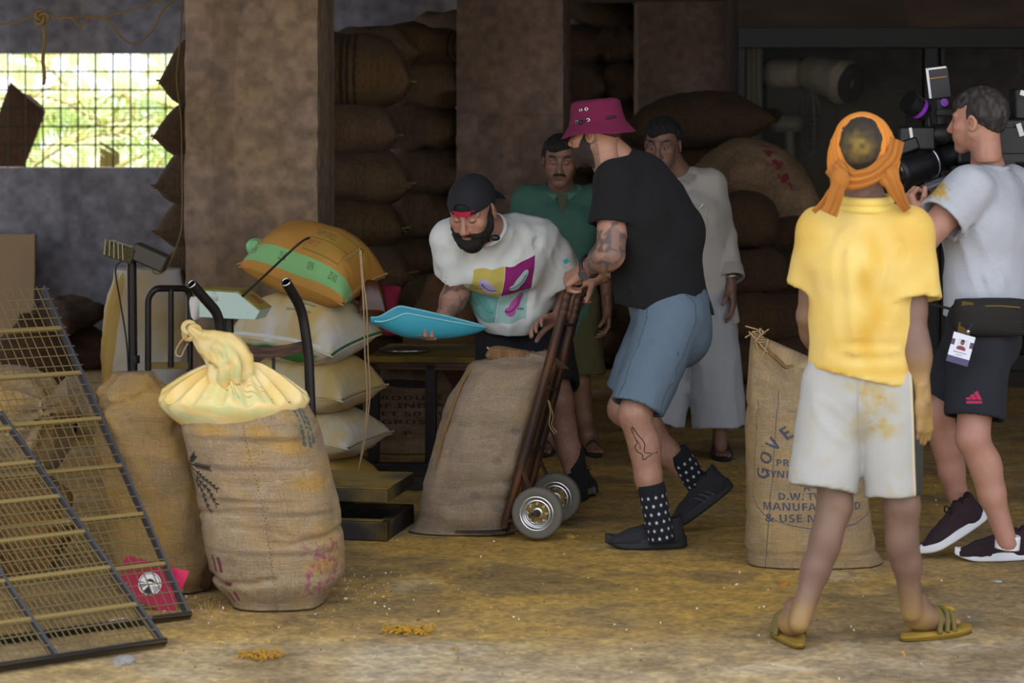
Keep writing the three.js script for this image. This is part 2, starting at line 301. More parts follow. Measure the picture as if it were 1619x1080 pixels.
{ // office partition: black frame, glass, things behind it
  const D = 14.5, w = structGroup('window_2'), fr = mat({ color: 0x08080a, roughness: 0.6 });
  const q = (x, y, d = D) => at(x, y, d);
  const frameBar = (x0, y0, x1, y1, t = 0.09, name = 'frame') => { const a = q(x0, y0), b = q(x1, y1); part(w, name, box(abs(b.x - a.x), abs(b.y - a.y), t, 0.004).translate((a.x + b.x) / 2, (a.y + b.y) / 2, -D), fr); };
  const fy = HOR + EYE * FPX / D;
  frameBar(1166, 44, 1900, 76, 0.12); frameBar(1166, 76, 1177, fy); frameBar(1460, 76, 1481, fy); frameBar(1486, 76, 1493, fy, 0.06); frameBar(1177, 560, 1900, 585);
  const glass = new THREE.MeshPhysicalMaterial({ color: 0xe2ded6, transmission: 1, thickness: 0, roughness: 0.04, ior: 1.12, specularIntensity: 0.4 });
  for (const [a, b] of [[1177, 1460], [1493, 1900]]) { const p = q(a, 76), r = q(b, 560); part(w, 'pane', plainBox(r.x - p.x, p.y - r.y, 0.006, (p.x + r.x) / 2, (p.y + r.y) / 2, -D), glass); }
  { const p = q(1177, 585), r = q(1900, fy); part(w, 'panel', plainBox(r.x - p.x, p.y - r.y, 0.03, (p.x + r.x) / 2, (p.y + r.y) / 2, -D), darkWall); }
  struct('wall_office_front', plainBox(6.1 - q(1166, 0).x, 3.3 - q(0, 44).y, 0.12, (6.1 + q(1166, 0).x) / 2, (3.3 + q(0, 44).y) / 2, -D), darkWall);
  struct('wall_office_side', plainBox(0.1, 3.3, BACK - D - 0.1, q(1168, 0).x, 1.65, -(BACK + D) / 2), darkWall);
  // pale curtain strip beside the door, and a grey cabinet that carries the wrapped rolls
  const cu = part(scene, 'curtain', grid(24, 6, (u, v) => { const p = at(lerp(1180, 1205, u), lerp(56, 330, v), 15.1); p.z += 0.02 * sin(u * 20) ; return p; }), mat({ color: 0xb9bcb4, roughness: 1 }));
  meta(cu, 'pale grey curtain strip hanging behind the glass at the left edge of the office window', 'curtain');
  const cab = thing('cabinet', 'dark grey office cabinet behind the glass with white wrapped rolls lying on it', 'cabinet', at(1290, 0, 15.6).setY(0));
  const ct = at(0, 138, 15.3).y, cw = 0.9;
  part(cab, 'carcass', box(cw, ct, 0.5, 0.01).translate(0.1, ct / 2, 0), mat({ color: 0x55544f, roughness: 0.6 }));
  part(cab, 'door', box(cw / 2 - 0.02, ct - 0.1, 0.02).translate(0.1 - cw / 4, ct / 2, 0.26), mat({ color: 0x5c5b56, roughness: 0.6 })); part(cab, 'door', box(cw / 2 - 0.02, ct - 0.1, 0.02).translate(0.1 + cw / 4, ct / 2, 0.26), mat({ color: 0x5c5b56, roughness: 0.6 }));
  const rollM = mat({ color: 0xc9c6c0, roughness: 0.55, bumpMap: grainH, bumpScale: 0.02 });
  const wrapped = (name, label, p0, p1, r0, r1, dark) => {
    const d = p1.clone().sub(p0), n = 20, rings = []; const s = V(0, 1, 0).cross(d).normalize(), u = d.clone().cross(s).normalize();
    for (let i = 0; i <= n; i++) { const t = i / n, r = (t < 0.12 ? lerp(0.5, 1, t / 0.12) : t > 0.85 ? lerp(1, 0.8, (t - 0.85) / 0.15) : 1) * lerp(r0, r1, t), ring = []; for (let k = 0; k < 28; k++) { const a = k / 28 * 2 * PI, rad = r * (1 + 0.13 * fbm3(cos(a) * 2 + p0.x, sin(a) * 2, t * 5, 3)); ring.push(p0.clone().addScaledVector(d, t).addScaledVector(s, cos(a) * rad).addScaledVector(u, sin(a) * rad)); } rings.push(ring); }
    const o = thing(name, label, 'roll'); part(o, 'wrapping', loft(rings), rollM);
    if (dark) part(o, 'roll_end', new THREE.TorusGeometry(r1 * 0.55, r1 * 0.3, 8, 24).lookAt(d.clone()).translate(p1.x, p1.y, p1.z), mat({ color: 0x3b3834 }));
  };
  wrapped('wrapped_roll', 'crumpled white plastic bundle at the left end of the cabinet top behind glass', at(1208, 118, 15.4), at(1268, 116, 15.4), 0.09, 0.10);
  wrapped('wrapped_roll', 'white wrapped roll with a dark open end lying on the cabinet top behind glass', at(1266, 112, 15.35), at(1345, 132, 15.1), 0.10, 0.15, true);
  // pedestal fan
  const f = thing('pedestal_fan', 'grey pedestal fan turned sideways behind the office glass', 'fan', at(1248, 0, 14.95).setY(0)), fm = mat({ color: 0x9a9c9e, roughness: 0.4 }), hub = at(1243, 196, 14.95);
  const L = hub.clone().sub(f.position);
  part(f, 'base', new THREE.CylinderGeometry(0.17, 0.2, 0.04, 32).translate(0, 0.02, 0), fm);
  part(f, 'pole', new THREE.CylinderGeometry(0.03, 0.052, L.y - 0.05, 16).translate(0, L.y / 2, 0), fm);
  part(f, 'motor', new THREE.CapsuleGeometry(0.052, 0.11, 8, 20).rotateZ(PI / 2).translate(L.x, L.y, 0), fm);
  const cage = []; const cx = L.x + 0.15;
  for (let k = 0; k < 36; k++) { const a = k / 36 * 2 * PI; cage.push(tube([V(cx - 0.045, L.y + 0.03 * sin(a), 0.03 * cos(a)), V(cx - 0.05, L.y + 0.14 * sin(a), 0.14 * cos(a)), V(cx, L.y + 0.2 * sin(a), 0.2 * cos(a)), V(cx + 0.05, L.y + 0.14 * sin(a), 0.14 * cos(a)), V(cx + 0.055, L.y + 0.03 * sin(a), 0.03 * cos(a))], 0.0022, 10, 4)); }
  cage.push(new THREE.TorusGeometry(0.2, 0.006, 6, 40).rotateY(PI / 2).translate(cx, L.y, 0));
  const guard = part(f, 'guard', cage, fm); guard.userData.kind = 'stuff';
  for (let k = 0; k < 3; k++) { const s = new THREE.Shape(); s.moveTo(0, 0.02); s.quadraticCurveTo(0.1, 0.1, 0.17, 0.05); s.quadraticCurveTo(0.18, -0.03, 0.1, -0.03); s.quadraticCurveTo(0.04, -0.03, 0, -0.02); part(f, 'blade', new THREE.ExtrudeGeometry(s, { depth: 0.004, bevelEnabled: false }).rotateX(0.5).rotateZ(k * 2.094).rotateY(PI / 2).translate(cx, L.y, 0), mat({ color: 0x6f7275, roughness: 0.4 })); }
}

{ // palms beyond the window
  reseed(5);
  const greens = [0xa6c65a, 0xbcd46a, 0x94b850, 0xd0dc80].map((c) => new THREE.MeshPhysicalMaterial({ color: c, roughness: 0.7, transmission: 0.5, thickness: 0, side: THREE.DoubleSide }));
  const stemM = mat({ color: 0xa8924e }), trunkM = mat({ color: 0x8a7654, roughness: 1, bumpMap: grainH, bumpScale: 0.02 });
  const leaflet = (root, dir, len, w) => { // folded strip
    const side = V(0, 1, 0).cross(dir).normalize().multiplyScalar(w), p = [root, root.clone().addScaledVector(dir, len * 0.35).add(side).setY(root.y + dir.y * len * 0.35 + 0.01), root.clone().addScaledVector(dir, len * 0.35).sub(side), root.clone().addScaledVector(dir, len).add(V(0, -len * 0.25, 0))];
    const g = new THREE.BufferGeometry(); g.setAttribute('position', new THREE.Float32BufferAttribute([p[0], p[2], p[1], p[1], p[2], p[3]].flatMap((v) => [v.x, v.y, v.z]), 3)); g.setAttribute('uv', new THREE.Float32BufferAttribute(new Array(12).fill(0), 2)); g.computeVertexNormals(); return g;
  };
  const palms = [[-4.6, -20.4, 0.5], [-3.3, -21.5, 0.2], [-5.6, -22.6, 0.9], [-2.4, -23.0, 1.0], [-4.1, -24.5, 1.3], [-3.7, -19.2, 0.1]];
  const told = ['nearest the grille, its trunk left of the opening', 'in the middle of the view', 'at the far left of the view', 'at the right of the view beside the pillar', 'farthest back', 'low and close to the sill'];
  palms.forEach(([x, z, h], i) => {
    const o = thing('palm', 'sunlit palm outside the barred window, ' + told[i], 'palm', V(x, -0.15, z), rr(0, 6), 'palms outside the barred window');
    part(o, 'trunk', new THREE.CylinderGeometry(0.1, 0.14, h + 0.3, 12, 4).translate(0, (h + 0.3) / 2, 0), trunkM);
    for (let k = 0; k < 13; k++) {
      const a = k / 13 * 2 * PI + rr(-0.2, 0.2), len = rr(1.7, 2.6), rise = rr(0.7, 1.9), drop = rr(0.2, 1.4), pt = (t) => V(cos(a) * len * t, h + 0.25 + rise * t * 1.6 - (rise + drop) * t * t * 0.9, sin(a) * len * t), gs = [];
      for (let j = 2; j <= 30; j++) {
        const t = j / 30, p = pt(t), tan = pt(t + 0.02).sub(p).normalize(), s = V(0, 1, 0).cross(tan).normalize(), ll = 0.62 * sin(PI * min(1, t * 0.85 + 0.12));
        for (const sg of [-1, 1]) gs.push(leaflet(p, s.clone().multiplyScalar(sg).addScaledVector(tan, 0.7).add(V(0, rr(-0.35, -0.05), 0)).normalize(), ll * rr(0.85, 1.1), 0.022));
      }
      const fr = part(o, 'frond', gs, greens[(i + k) % 4]);
      part(fr, 'stalk', tube([0, 0.25, 0.5, 0.75, 1].map(pt), 0.012, 12, 5), stemM);
    }
  });
  // loose foliage far behind the palms
  const leaf = new THREE.PlaneGeometry(0.5, 0.22, 1, 1), inst = new THREE.InstancedMesh(leaf, new THREE.MeshPhysicalMaterial({ color: 0xffffff, roughness: 0.8, transmission: 0.6, thickness: 0, side: THREE.DoubleSide }), 1500);
  const m4 = new THREE.Matrix4(), e = new THREE.Euler();
  for (let i = 0; i < 1500; i++) { e.set(rr(0, 6), rr(0, 6), rr(0, 6)); m4.makeRotationFromEuler(e).setPosition(rr(-10, 0), pow(rnd(), 1.2) * 3.4 - 0.1, rr(-33, -27)); inst.setMatrixAt(i, m4); inst.setColorAt(i, new THREE.Color().setHSL(rr(0.16, 0.24), 0.45, rr(0.6, 0.85))); }
  inst.name = 'foliage'; inst.userData = { kind: 'stuff', label: 'sunlit leaves of bushes far outside the barred window', category: 'foliage' }; scene.add(inst);
}

// ---------------------------------------------------------------- sacks
// a lying bag with sewn ends: length L along x, width B along z, thickness T, standing on y = 0
function pillow(L, B, T, s, { ear = 0.09, sag = 0.5, amp = 0.016, pleat = 0.006, box: bx = 3.2, nu = 44, nv = 28 } = {}) {
  const f = (sgn) => (uu, vv) => {
    const u = uu * 2 - 1, v = vv * 2 - 1, su = abs(u), sv = abs(v);
    const U = Math.sign(u) * pow(su, 0.8), Vv = Math.sign(v) * pow(sv, 0.7), a = abs(U), b = abs(Vv);
    const e = pow(max(0, 1 - pow(a, bx)), 0.55) * pow(max(0, 1 - pow(b, 2.4)), 0.5);
    const x = L / 2 * U * (1 - ear * (1 - b * b) * pow(a, 3)), z = B / 2 * Vv * (1 - 0.07 * pow(a, 6) + 0.03 * fbm3(U * 2, s, 1));
    const n = fbm3(x * 5 + s * 7.1, z * 5 + sgn * 3, s * 3.3, 3) * amp * 2, pl = pleat * sin(Vv * 26 + 4 * fbm3(z * 8, s, 2)) * pow(a, 5) * (1 - b * b);
    const droop = -0.1 * T * pow(a, 4);
    return V(x, (sgn > 0 ? T * (1 - sag * 0.85) * 1 : -T * sag * 0.85) * e * (sgn > 0 ? 1 : 1) + (n + pl) * min(1, e * 2) + T * sag * 0.85 + droop * (sgn > 0 ? 1 : 0.5), z);
  };
  const g = merge([grid(nu, nv, f(1), true), grid(nu, nv, f(-1), false)]);
  const uv = g.attributes.uv, p = g.attributes.position;
  for (let i = 0; i < p.count; i++) uv.setXY(i, p.getX(i) + s * 0.37, p.getZ(i) * 1.2 + s * 0.71);
  return g;
}
const endSeam = (L, B, T, s, side, opt = {}) => { // stitched ridge along one sewn end
  const { ear = 0.09, sag = 0.5 } = opt, pts = [];
  for (let i = 0; i <= 20; i++) { const v = i / 10 - 1; pts.push(V(side * L / 2 * (1 - ear * (1 - v * v)) + side * 0.002, T * sag * 0.85 - 0.05 * T, B / 2 * v * 0.94)); }
  return tube(pts, 0.0055, 40, 5);
};
// a standing sack: horizontal rings along a spine; a, b half widths, n squareness
function standing({ spine, a, b, n = [2.4], wr = 0.008, s = 1, rings = 64, seg = 72, creases = [], shape }) {
  const c = new THREE.CatmullRomCurve3(spine), pick = (q, t) => { if (q.length === 1) return q[0]; const x = t * (q.length - 1), i = min(q.length - 2, floor(x)), k = x - i; return lerp(q[i], q[i + 1], k * k * (3 - 2 * k)); };
  const R = [];
  for (let i = 0; i <= rings; i++) {
    const t = i / rings, o = c.getPoint(t), A = pick(a, t), Bq = pick(b, t), N = pick(n, t), ring = [];
    for (let k = 0; k < seg; k++) {
      const th = 2 * PI * (k / seg - 0.5), sx = sin(th), cz = cos(th), r = 1 / pow(pow(abs(sx), N) + pow(abs(cz), N), 1 / N);
      let w = wr * (1.4 * fbm3(sx * 2.4 + s, o.y * 6, cz * 2.4, 3) + 0.5 * fbm3(sx * 1.6 + s * 3, o.y * 26 + fbm3(sx * 2, o.y * 2, cz * 2) * 2, cz * 1.6, 2));
      for (const [y0, dep, wid, tilt = 0, lo = -4, hi = 4] of creases) { const dy = o.y - y0 - tilt * sx + 0.012 * noise3(sx * 3, cz * 3, y0 * 9); if (th > lo && th < hi) w -= dep * exp(-dy * dy / (wid * wid)); }
      const p = V(o.x + sx * r * (A + w), o.y, o.z + cz * r * (Bq + w)); if (shape) shape(p, t, th);
      ring.push(p);
    }
    R.push(ring);
  }
  return loft(R);
}
const speckle = (g, w, h, cols, n, size, s, alpha = 0.2) => { reseed(s); for (let i = 0; i < n; i++) { const al = 1.7 * alpha * rnd(), c = cols[floor(rnd() * cols.length)], r = 1.5 * size * (0.3 + rnd() * rnd() * 2); blot(g, rnd() * w, rnd() * h, r * (1 + rnd()), r, c, al, rnd() * 3); } };
function jutePaint(g, w, h, base, threads, s) { // woven ground for printed sacks: short light and dark threads
  g.fillStyle = base; g.fillRect(0, 0, w, h); reseed(s);
  for (let i = 0; i < w * h / 22; i++) { g.globalAlpha = 0.06 + 0.24 * rnd(); g.fillStyle = rnd() < 0.52 ? '#2c2013' : '#ecdabb'; const v = rnd() < 0.5, l = 2 + rnd() * 5; g.fillRect(rnd() * w, rnd() * h, v ? 1.3 : l, v ? l : 1.3); }
  for (let i = 0; i < 420; i++) { g.globalAlpha = 0.07 * rnd(); g.fillStyle = rnd() < 0.6 ? '#2c2013' : '#e2cda6'; const r = 12 + rnd() * 70; g.beginPath(); g.ellipse(rnd() * w, rnd() * h, r * (1 + rnd()), r * 0.5, rnd() * 0.6 - 0.3, 0, 7); g.fill(); }
  for (let i = 0; i < 90; i++) { g.globalAlpha = 0.12 * rnd(); g.fillStyle = rnd() < 0.5 ? '#33261a' : '#ead9b8'; if (rnd() < 0.5) g.fillRect(rnd() * w, 0, 1.5, h); else g.fillRect(0, rnd() * h, w, 1.5); }
  for (let i = 0; i < threads; i++) { g.globalAlpha = 0.3 * rnd(); g.fillStyle = rnd() < 0.5 ? '#33261a' : '#ead9b8'; const v = rnd() < 0.5; g.fillRect(rnd() * w, rnd() * h, v ? 1.5 : 4 + rnd() * 10, v ? 4 + rnd() * 10 : 1.5); }
  g.globalAlpha = 1;
}
const ragged = (g, w, h, n, s, base) => { reseed(s); g.fillStyle = base; for (let i = 0; i < n; i++) { g.globalAlpha = 0.5 + 0.5 * rnd(); g.fillRect(rnd() * w, rnd() * h, 2 + rnd() * 4, 1.5); } g.globalAlpha = 1; };

// ---- stack behind the first pillar: eight layers, two abreast, and a second row turned endways
{
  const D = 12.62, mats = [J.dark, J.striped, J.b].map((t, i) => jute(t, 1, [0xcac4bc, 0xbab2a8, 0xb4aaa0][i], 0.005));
  const ys = [0, 0.235, 0.47, 0.70, 0.935, 1.165, 1.42, 1.68], T = [0.27, 0.27, 0.27, 0.27, 0.27, 0.29, 0.29, 0.36];
  const nth = ['lowest', 'second from the floor', 'third from the floor', 'fourth from the floor', 'fourth from the top', 'third from the top', 'second from the top', 'topmost'];
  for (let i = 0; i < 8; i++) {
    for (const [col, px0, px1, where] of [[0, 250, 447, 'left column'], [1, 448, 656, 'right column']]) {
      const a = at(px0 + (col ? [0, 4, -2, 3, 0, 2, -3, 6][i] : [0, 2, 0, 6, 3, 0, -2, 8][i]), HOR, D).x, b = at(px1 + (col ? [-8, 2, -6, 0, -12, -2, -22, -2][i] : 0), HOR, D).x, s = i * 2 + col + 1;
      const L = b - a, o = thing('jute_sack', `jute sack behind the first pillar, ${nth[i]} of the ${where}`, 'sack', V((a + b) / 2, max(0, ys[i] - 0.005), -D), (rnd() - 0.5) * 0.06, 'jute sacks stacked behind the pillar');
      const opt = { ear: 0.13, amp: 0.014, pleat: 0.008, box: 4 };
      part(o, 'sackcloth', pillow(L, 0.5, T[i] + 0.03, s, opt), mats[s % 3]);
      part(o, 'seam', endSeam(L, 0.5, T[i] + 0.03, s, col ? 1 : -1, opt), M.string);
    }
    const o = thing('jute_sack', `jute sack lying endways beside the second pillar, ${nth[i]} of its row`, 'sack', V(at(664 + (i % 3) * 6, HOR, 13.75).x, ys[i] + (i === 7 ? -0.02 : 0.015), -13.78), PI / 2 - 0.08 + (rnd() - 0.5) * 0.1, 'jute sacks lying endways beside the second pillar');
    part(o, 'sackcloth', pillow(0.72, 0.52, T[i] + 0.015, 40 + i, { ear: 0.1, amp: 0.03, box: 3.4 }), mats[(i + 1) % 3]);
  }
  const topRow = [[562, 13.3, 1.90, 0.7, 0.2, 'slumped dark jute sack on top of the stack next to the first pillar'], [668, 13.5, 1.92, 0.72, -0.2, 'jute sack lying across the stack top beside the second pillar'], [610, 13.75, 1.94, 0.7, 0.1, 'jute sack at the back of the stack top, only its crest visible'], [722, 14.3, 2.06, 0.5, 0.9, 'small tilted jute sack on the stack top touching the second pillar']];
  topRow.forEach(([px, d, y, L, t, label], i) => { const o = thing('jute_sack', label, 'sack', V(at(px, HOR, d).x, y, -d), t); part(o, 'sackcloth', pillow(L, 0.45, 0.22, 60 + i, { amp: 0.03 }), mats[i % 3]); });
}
// ---- heap of sacks in the dark on the right
{
  reseed(11);
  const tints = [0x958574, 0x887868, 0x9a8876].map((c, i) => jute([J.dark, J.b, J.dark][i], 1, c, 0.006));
  const heap = [ // px, py of the centre, depth, length, width, thickness, turn, tilt, words
    [1105, 188, 13.9, 0.85, 0.55, 0.30, 0.15, 0.10, 'large jute sack, topmost of the dark heap, sagging at its right end'],
    [1060, 235, 14.2, 0.7, 0.5, 0.28, 0.1, 0, 'jute sack in the dark behind the head of the man in white'],
    [1178, 285, 13.2, 0.66, 0.52, 0.46, 0.5, -0.28, 'big jute sack with dark red smears near the top of the heap'],
    [1090, 330, 14.0, 0.72, 0.5, 0.30, 0.1, 0, 'jute sack behind the right shoulder of the man in white'],
    [1178, 348, 12.85, 0.6, 0.36, 0.31, 1.4, 0, 'jute sack end-on with a gathered mouth, below the red-smeared sack'],
    [1232, 358, 13.3, 0.6, 0.36, 0.30, 1.3, 0, 'jute sack end-on at the right slope of the heap, third layer from the top'],
    [1188, 430, 12.85, 0.6, 0.40, 0.28, 1.45, 0, 'jute sack end-on beside the rolled cuff of the man in white'],
    [1246, 428, 13.2, 0.62, 0.40, 0.28, 1.4, 0, 'jute sack end-on at the right edge of the heap, level with the rolled cuff'],
    [1200, 500, 12.75, 0.66, 0.46, 0.28, 0.35, 0, 'jute sack lying lengthways beside the hand of the man in white'],
    [1252, 498, 13.2, 0.6, 0.42, 0.28, 1.3, 0, 'jute sack at the right edge of the heap, level with the hand'],
    [1212, 568, 12.7, 0.7, 0.46, 0.28, 0.25, 0, 'jute sack just above the floor layer, behind the ear of the printed sack'],
    [1275, 566, 13.2, 0.6, 0.42, 0.28, 1.3, 0, 'jute sack just above the floor layer, partly behind the yellow shirt'],
    [1200, 630, 12.75, 0.7, 0.46, 0.26, 0.15, 0, 'jute sack in the floor layer of the dark heap, left one'],
    [1270, 628, 13.2, 0.7, 0.46, 0.26, 0.4, 0, 'jute sack in the floor layer of the dark heap, right one'],
    [1100, 410, 13.8, 0.72, 0.5, 0.30, 0.1, 0, 'jute sack mostly hidden behind the white shirt, upper one'],
    [1105, 490, 13.7, 0.72, 0.5, 0.30, 0.1, 0, 'jute sack mostly hidden behind the white shirt, lower one'],
    [1110, 570, 13.6, 0.72, 0.5, 0.30, 0, 0, 'jute sack between the legs of the man in white, upper one'],
    [1112, 630, 13.55, 0.72, 0.5, 0.26, 0, 0, 'jute sack between the legs of the man in white, lower one'],
  ];
  const smear = canvasTex(512, 512, (g, w, h) => { jutePaint(g, w, h, '#6d543a', 400, 3); speckle(g, w, h, ['#7c2230', '#6a1a28'], 26, 26, 8, 0); reseed(9); g.fillStyle = '#6e1526'; for (let i = 0; i < 22; i++) { g.globalAlpha = 0.75; const t = i / 22; g.beginPath(); g.ellipse(w * (0.30 + 0.30 * t + rr(-0.05, 0.05)), h * (0.50 + 0.26 * t + rr(-0.04, 0.04)), rr(6, 20), rr(4, 12), rr(0, 3), 0, 7); g.fill(); } });
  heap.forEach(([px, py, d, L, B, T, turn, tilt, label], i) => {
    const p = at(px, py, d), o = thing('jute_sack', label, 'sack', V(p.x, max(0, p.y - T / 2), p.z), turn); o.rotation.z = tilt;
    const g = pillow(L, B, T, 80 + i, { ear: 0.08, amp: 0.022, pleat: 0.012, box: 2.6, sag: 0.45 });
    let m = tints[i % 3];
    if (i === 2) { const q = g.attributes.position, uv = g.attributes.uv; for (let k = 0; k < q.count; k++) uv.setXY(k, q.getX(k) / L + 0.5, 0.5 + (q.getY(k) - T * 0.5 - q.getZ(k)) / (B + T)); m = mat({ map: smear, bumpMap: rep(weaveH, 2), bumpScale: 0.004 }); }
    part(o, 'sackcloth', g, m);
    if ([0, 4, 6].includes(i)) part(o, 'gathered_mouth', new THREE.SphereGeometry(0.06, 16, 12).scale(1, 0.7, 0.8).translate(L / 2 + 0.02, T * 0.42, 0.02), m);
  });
  // tall stack between the second and third pillar
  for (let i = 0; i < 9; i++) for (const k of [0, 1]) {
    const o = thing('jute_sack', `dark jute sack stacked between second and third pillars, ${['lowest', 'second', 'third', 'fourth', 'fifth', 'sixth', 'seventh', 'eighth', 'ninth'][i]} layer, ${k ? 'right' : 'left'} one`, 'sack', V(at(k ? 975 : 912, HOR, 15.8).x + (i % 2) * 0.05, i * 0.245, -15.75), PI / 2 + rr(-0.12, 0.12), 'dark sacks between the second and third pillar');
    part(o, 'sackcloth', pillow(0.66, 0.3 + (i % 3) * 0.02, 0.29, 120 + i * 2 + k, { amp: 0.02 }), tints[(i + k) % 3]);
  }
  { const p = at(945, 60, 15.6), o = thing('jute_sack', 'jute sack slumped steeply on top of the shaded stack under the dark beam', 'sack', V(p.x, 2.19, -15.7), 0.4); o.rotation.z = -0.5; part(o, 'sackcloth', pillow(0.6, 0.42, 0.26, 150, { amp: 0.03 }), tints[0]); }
}
// ---- dim things along the back wall on the left
{
  const dk = jute(J.dark, 1, 0x8a7258, 0.006);
  [[118, 545, 15.6, 0.62, 0.5, 0.26, 0.5, 0.1, 'dark crumpled sack lying on the floor under the barred window'], [108, 492, 15.5, 0.5, 0.4, 0.20, 1.1, 0.7, 'dark empty sack thrown on the crumpled one under the window']].forEach(([px, py, d, L, B, T, t, tilt, label], i) => { const p = at(px, py, d), o = thing('burlap_sack', label, 'sack', V(p.x, max(0, p.y - T * 0.6), p.z), t); o.rotation.z = tilt * 0.4; part(o, 'sackcloth', pillow(L, B, T, 160 + i, { amp: 0.05, sag: 0.4 }), dk); });
  { const o = thing('burlap_sack', 'smooth dark sack standing behind the wire panels', 'sack', V(at(48, 0, 12.4).x, 0, -12.4), 0.1); part(o, 'sackcloth', standing({ spine: [V(0, 0.01, 0), V(0, 0.25, 0), V(0, 0.62, 0)], a: [0.24, 0.27, 0.25, 0.05], b: [0.2, 0.22, 0.18, 0.03], s: 5, wr: 0.01 }), jute(J.dark, 1, 0xb09878)); }
  const bd = thing('cardboard_sheet', 'pale brown upright board leaning against the back wall below the window', 'board', V(at(10, 0, 16.2).x, 0, -16.25)); bd.rotation.x = -0.06;
  part(bd, 'sheet', uvMetres(boxAt(0.46, at(0, 371, 16.2).y, 0.05, -0.05, at(0, 371, 16.2).y / 2, 0)), mat({ color: 0x8c7458, bumpMap: grainH, bumpScale: 0.01 }));
  { // rolled sackcloth in the window
    const o = thing('sackcloth_roll', 'brown roll of stiff sackcloth leaning outside across the left of the barred window', 'cloth roll', V(0, 0, 0));
    const a = at(-114, 580, 17.15), b = at(44, 152, 17.05), R = [], d = b.clone().sub(a), ax = d.clone().normalize(), sx = V(ax.y, -ax.x, 0);
    for (let i = 0; i <= 20; i++) { const t = i / 20, ring = []; for (let k = 0; k < 32; k++) { const th = 2 * PI * (k / 32 - 0.5), w = 0.155 * (1 + 0.05 * fbm3(sin(th) * 2, t * 3, cos(th) * 2)), top = t > 0.95 ? 0.03 * fbm3(th * 2, 3, 1) - 0.05 * sin(th) : 0; ring.push(a.clone().addScaledVector(d, t).addScaledVector(ax, top).addScaledVector(sx, sin(th) * w).add(V(0, 0, cos(th) * 0.05))); } R.push(ring); }
    part(o, 'cloth', loft(R), jute(J.b, 1, 0x9a7a5c));
    o.userData.label = 'brown roll of stiff sackcloth leaning outside across the left of the barred window';
  }
  // tall white plastic sack standing behind the far scale
  const wt = canvasTex(512, 512, (g, w, h) => { g.fillStyle = '#d2d0ce'; g.fillRect(0, 0, w, h); speckle(g, w, h, ['#c79a3c', '#d9b050', '#b98a2e'], 120, 40, 21, 0.14); const gr = g.createLinearGradient(0, 0, 0, h); g.globalAlpha = 0.8; for (const x of [0.33, 0.37]) { g.fillStyle = '#bf953f'; g.beginPath(); g.ellipse(w * x, h * 0.45, 20, 220, 0.05, 0, 7); g.fill(); } g.globalAlpha = 1; });
  const o = thing('plastic_sack', 'tall white woven plastic sack streaked with yellow dust behind the far weighing scale', 'sack', V(at(232, 0, 12.3).x, 0, -12.3));
  part(o, 'woven_plastic', standing({ spine: [V(0, 0.01, 0), V(0.0, 0.4, 0), V(0.01, 0.86, 0)], a: [0.21, 0.235, 0.225, 0.22, 0.17], b: [0.14, 0.16, 0.15, 0.13, 0.06], n: [3], s: 31, wr: 0.014 }), mat({ map: wt, bumpMap: rep(stripesH, 8, 6), bumpScale: 0.003, roughness: 0.75 }));
}

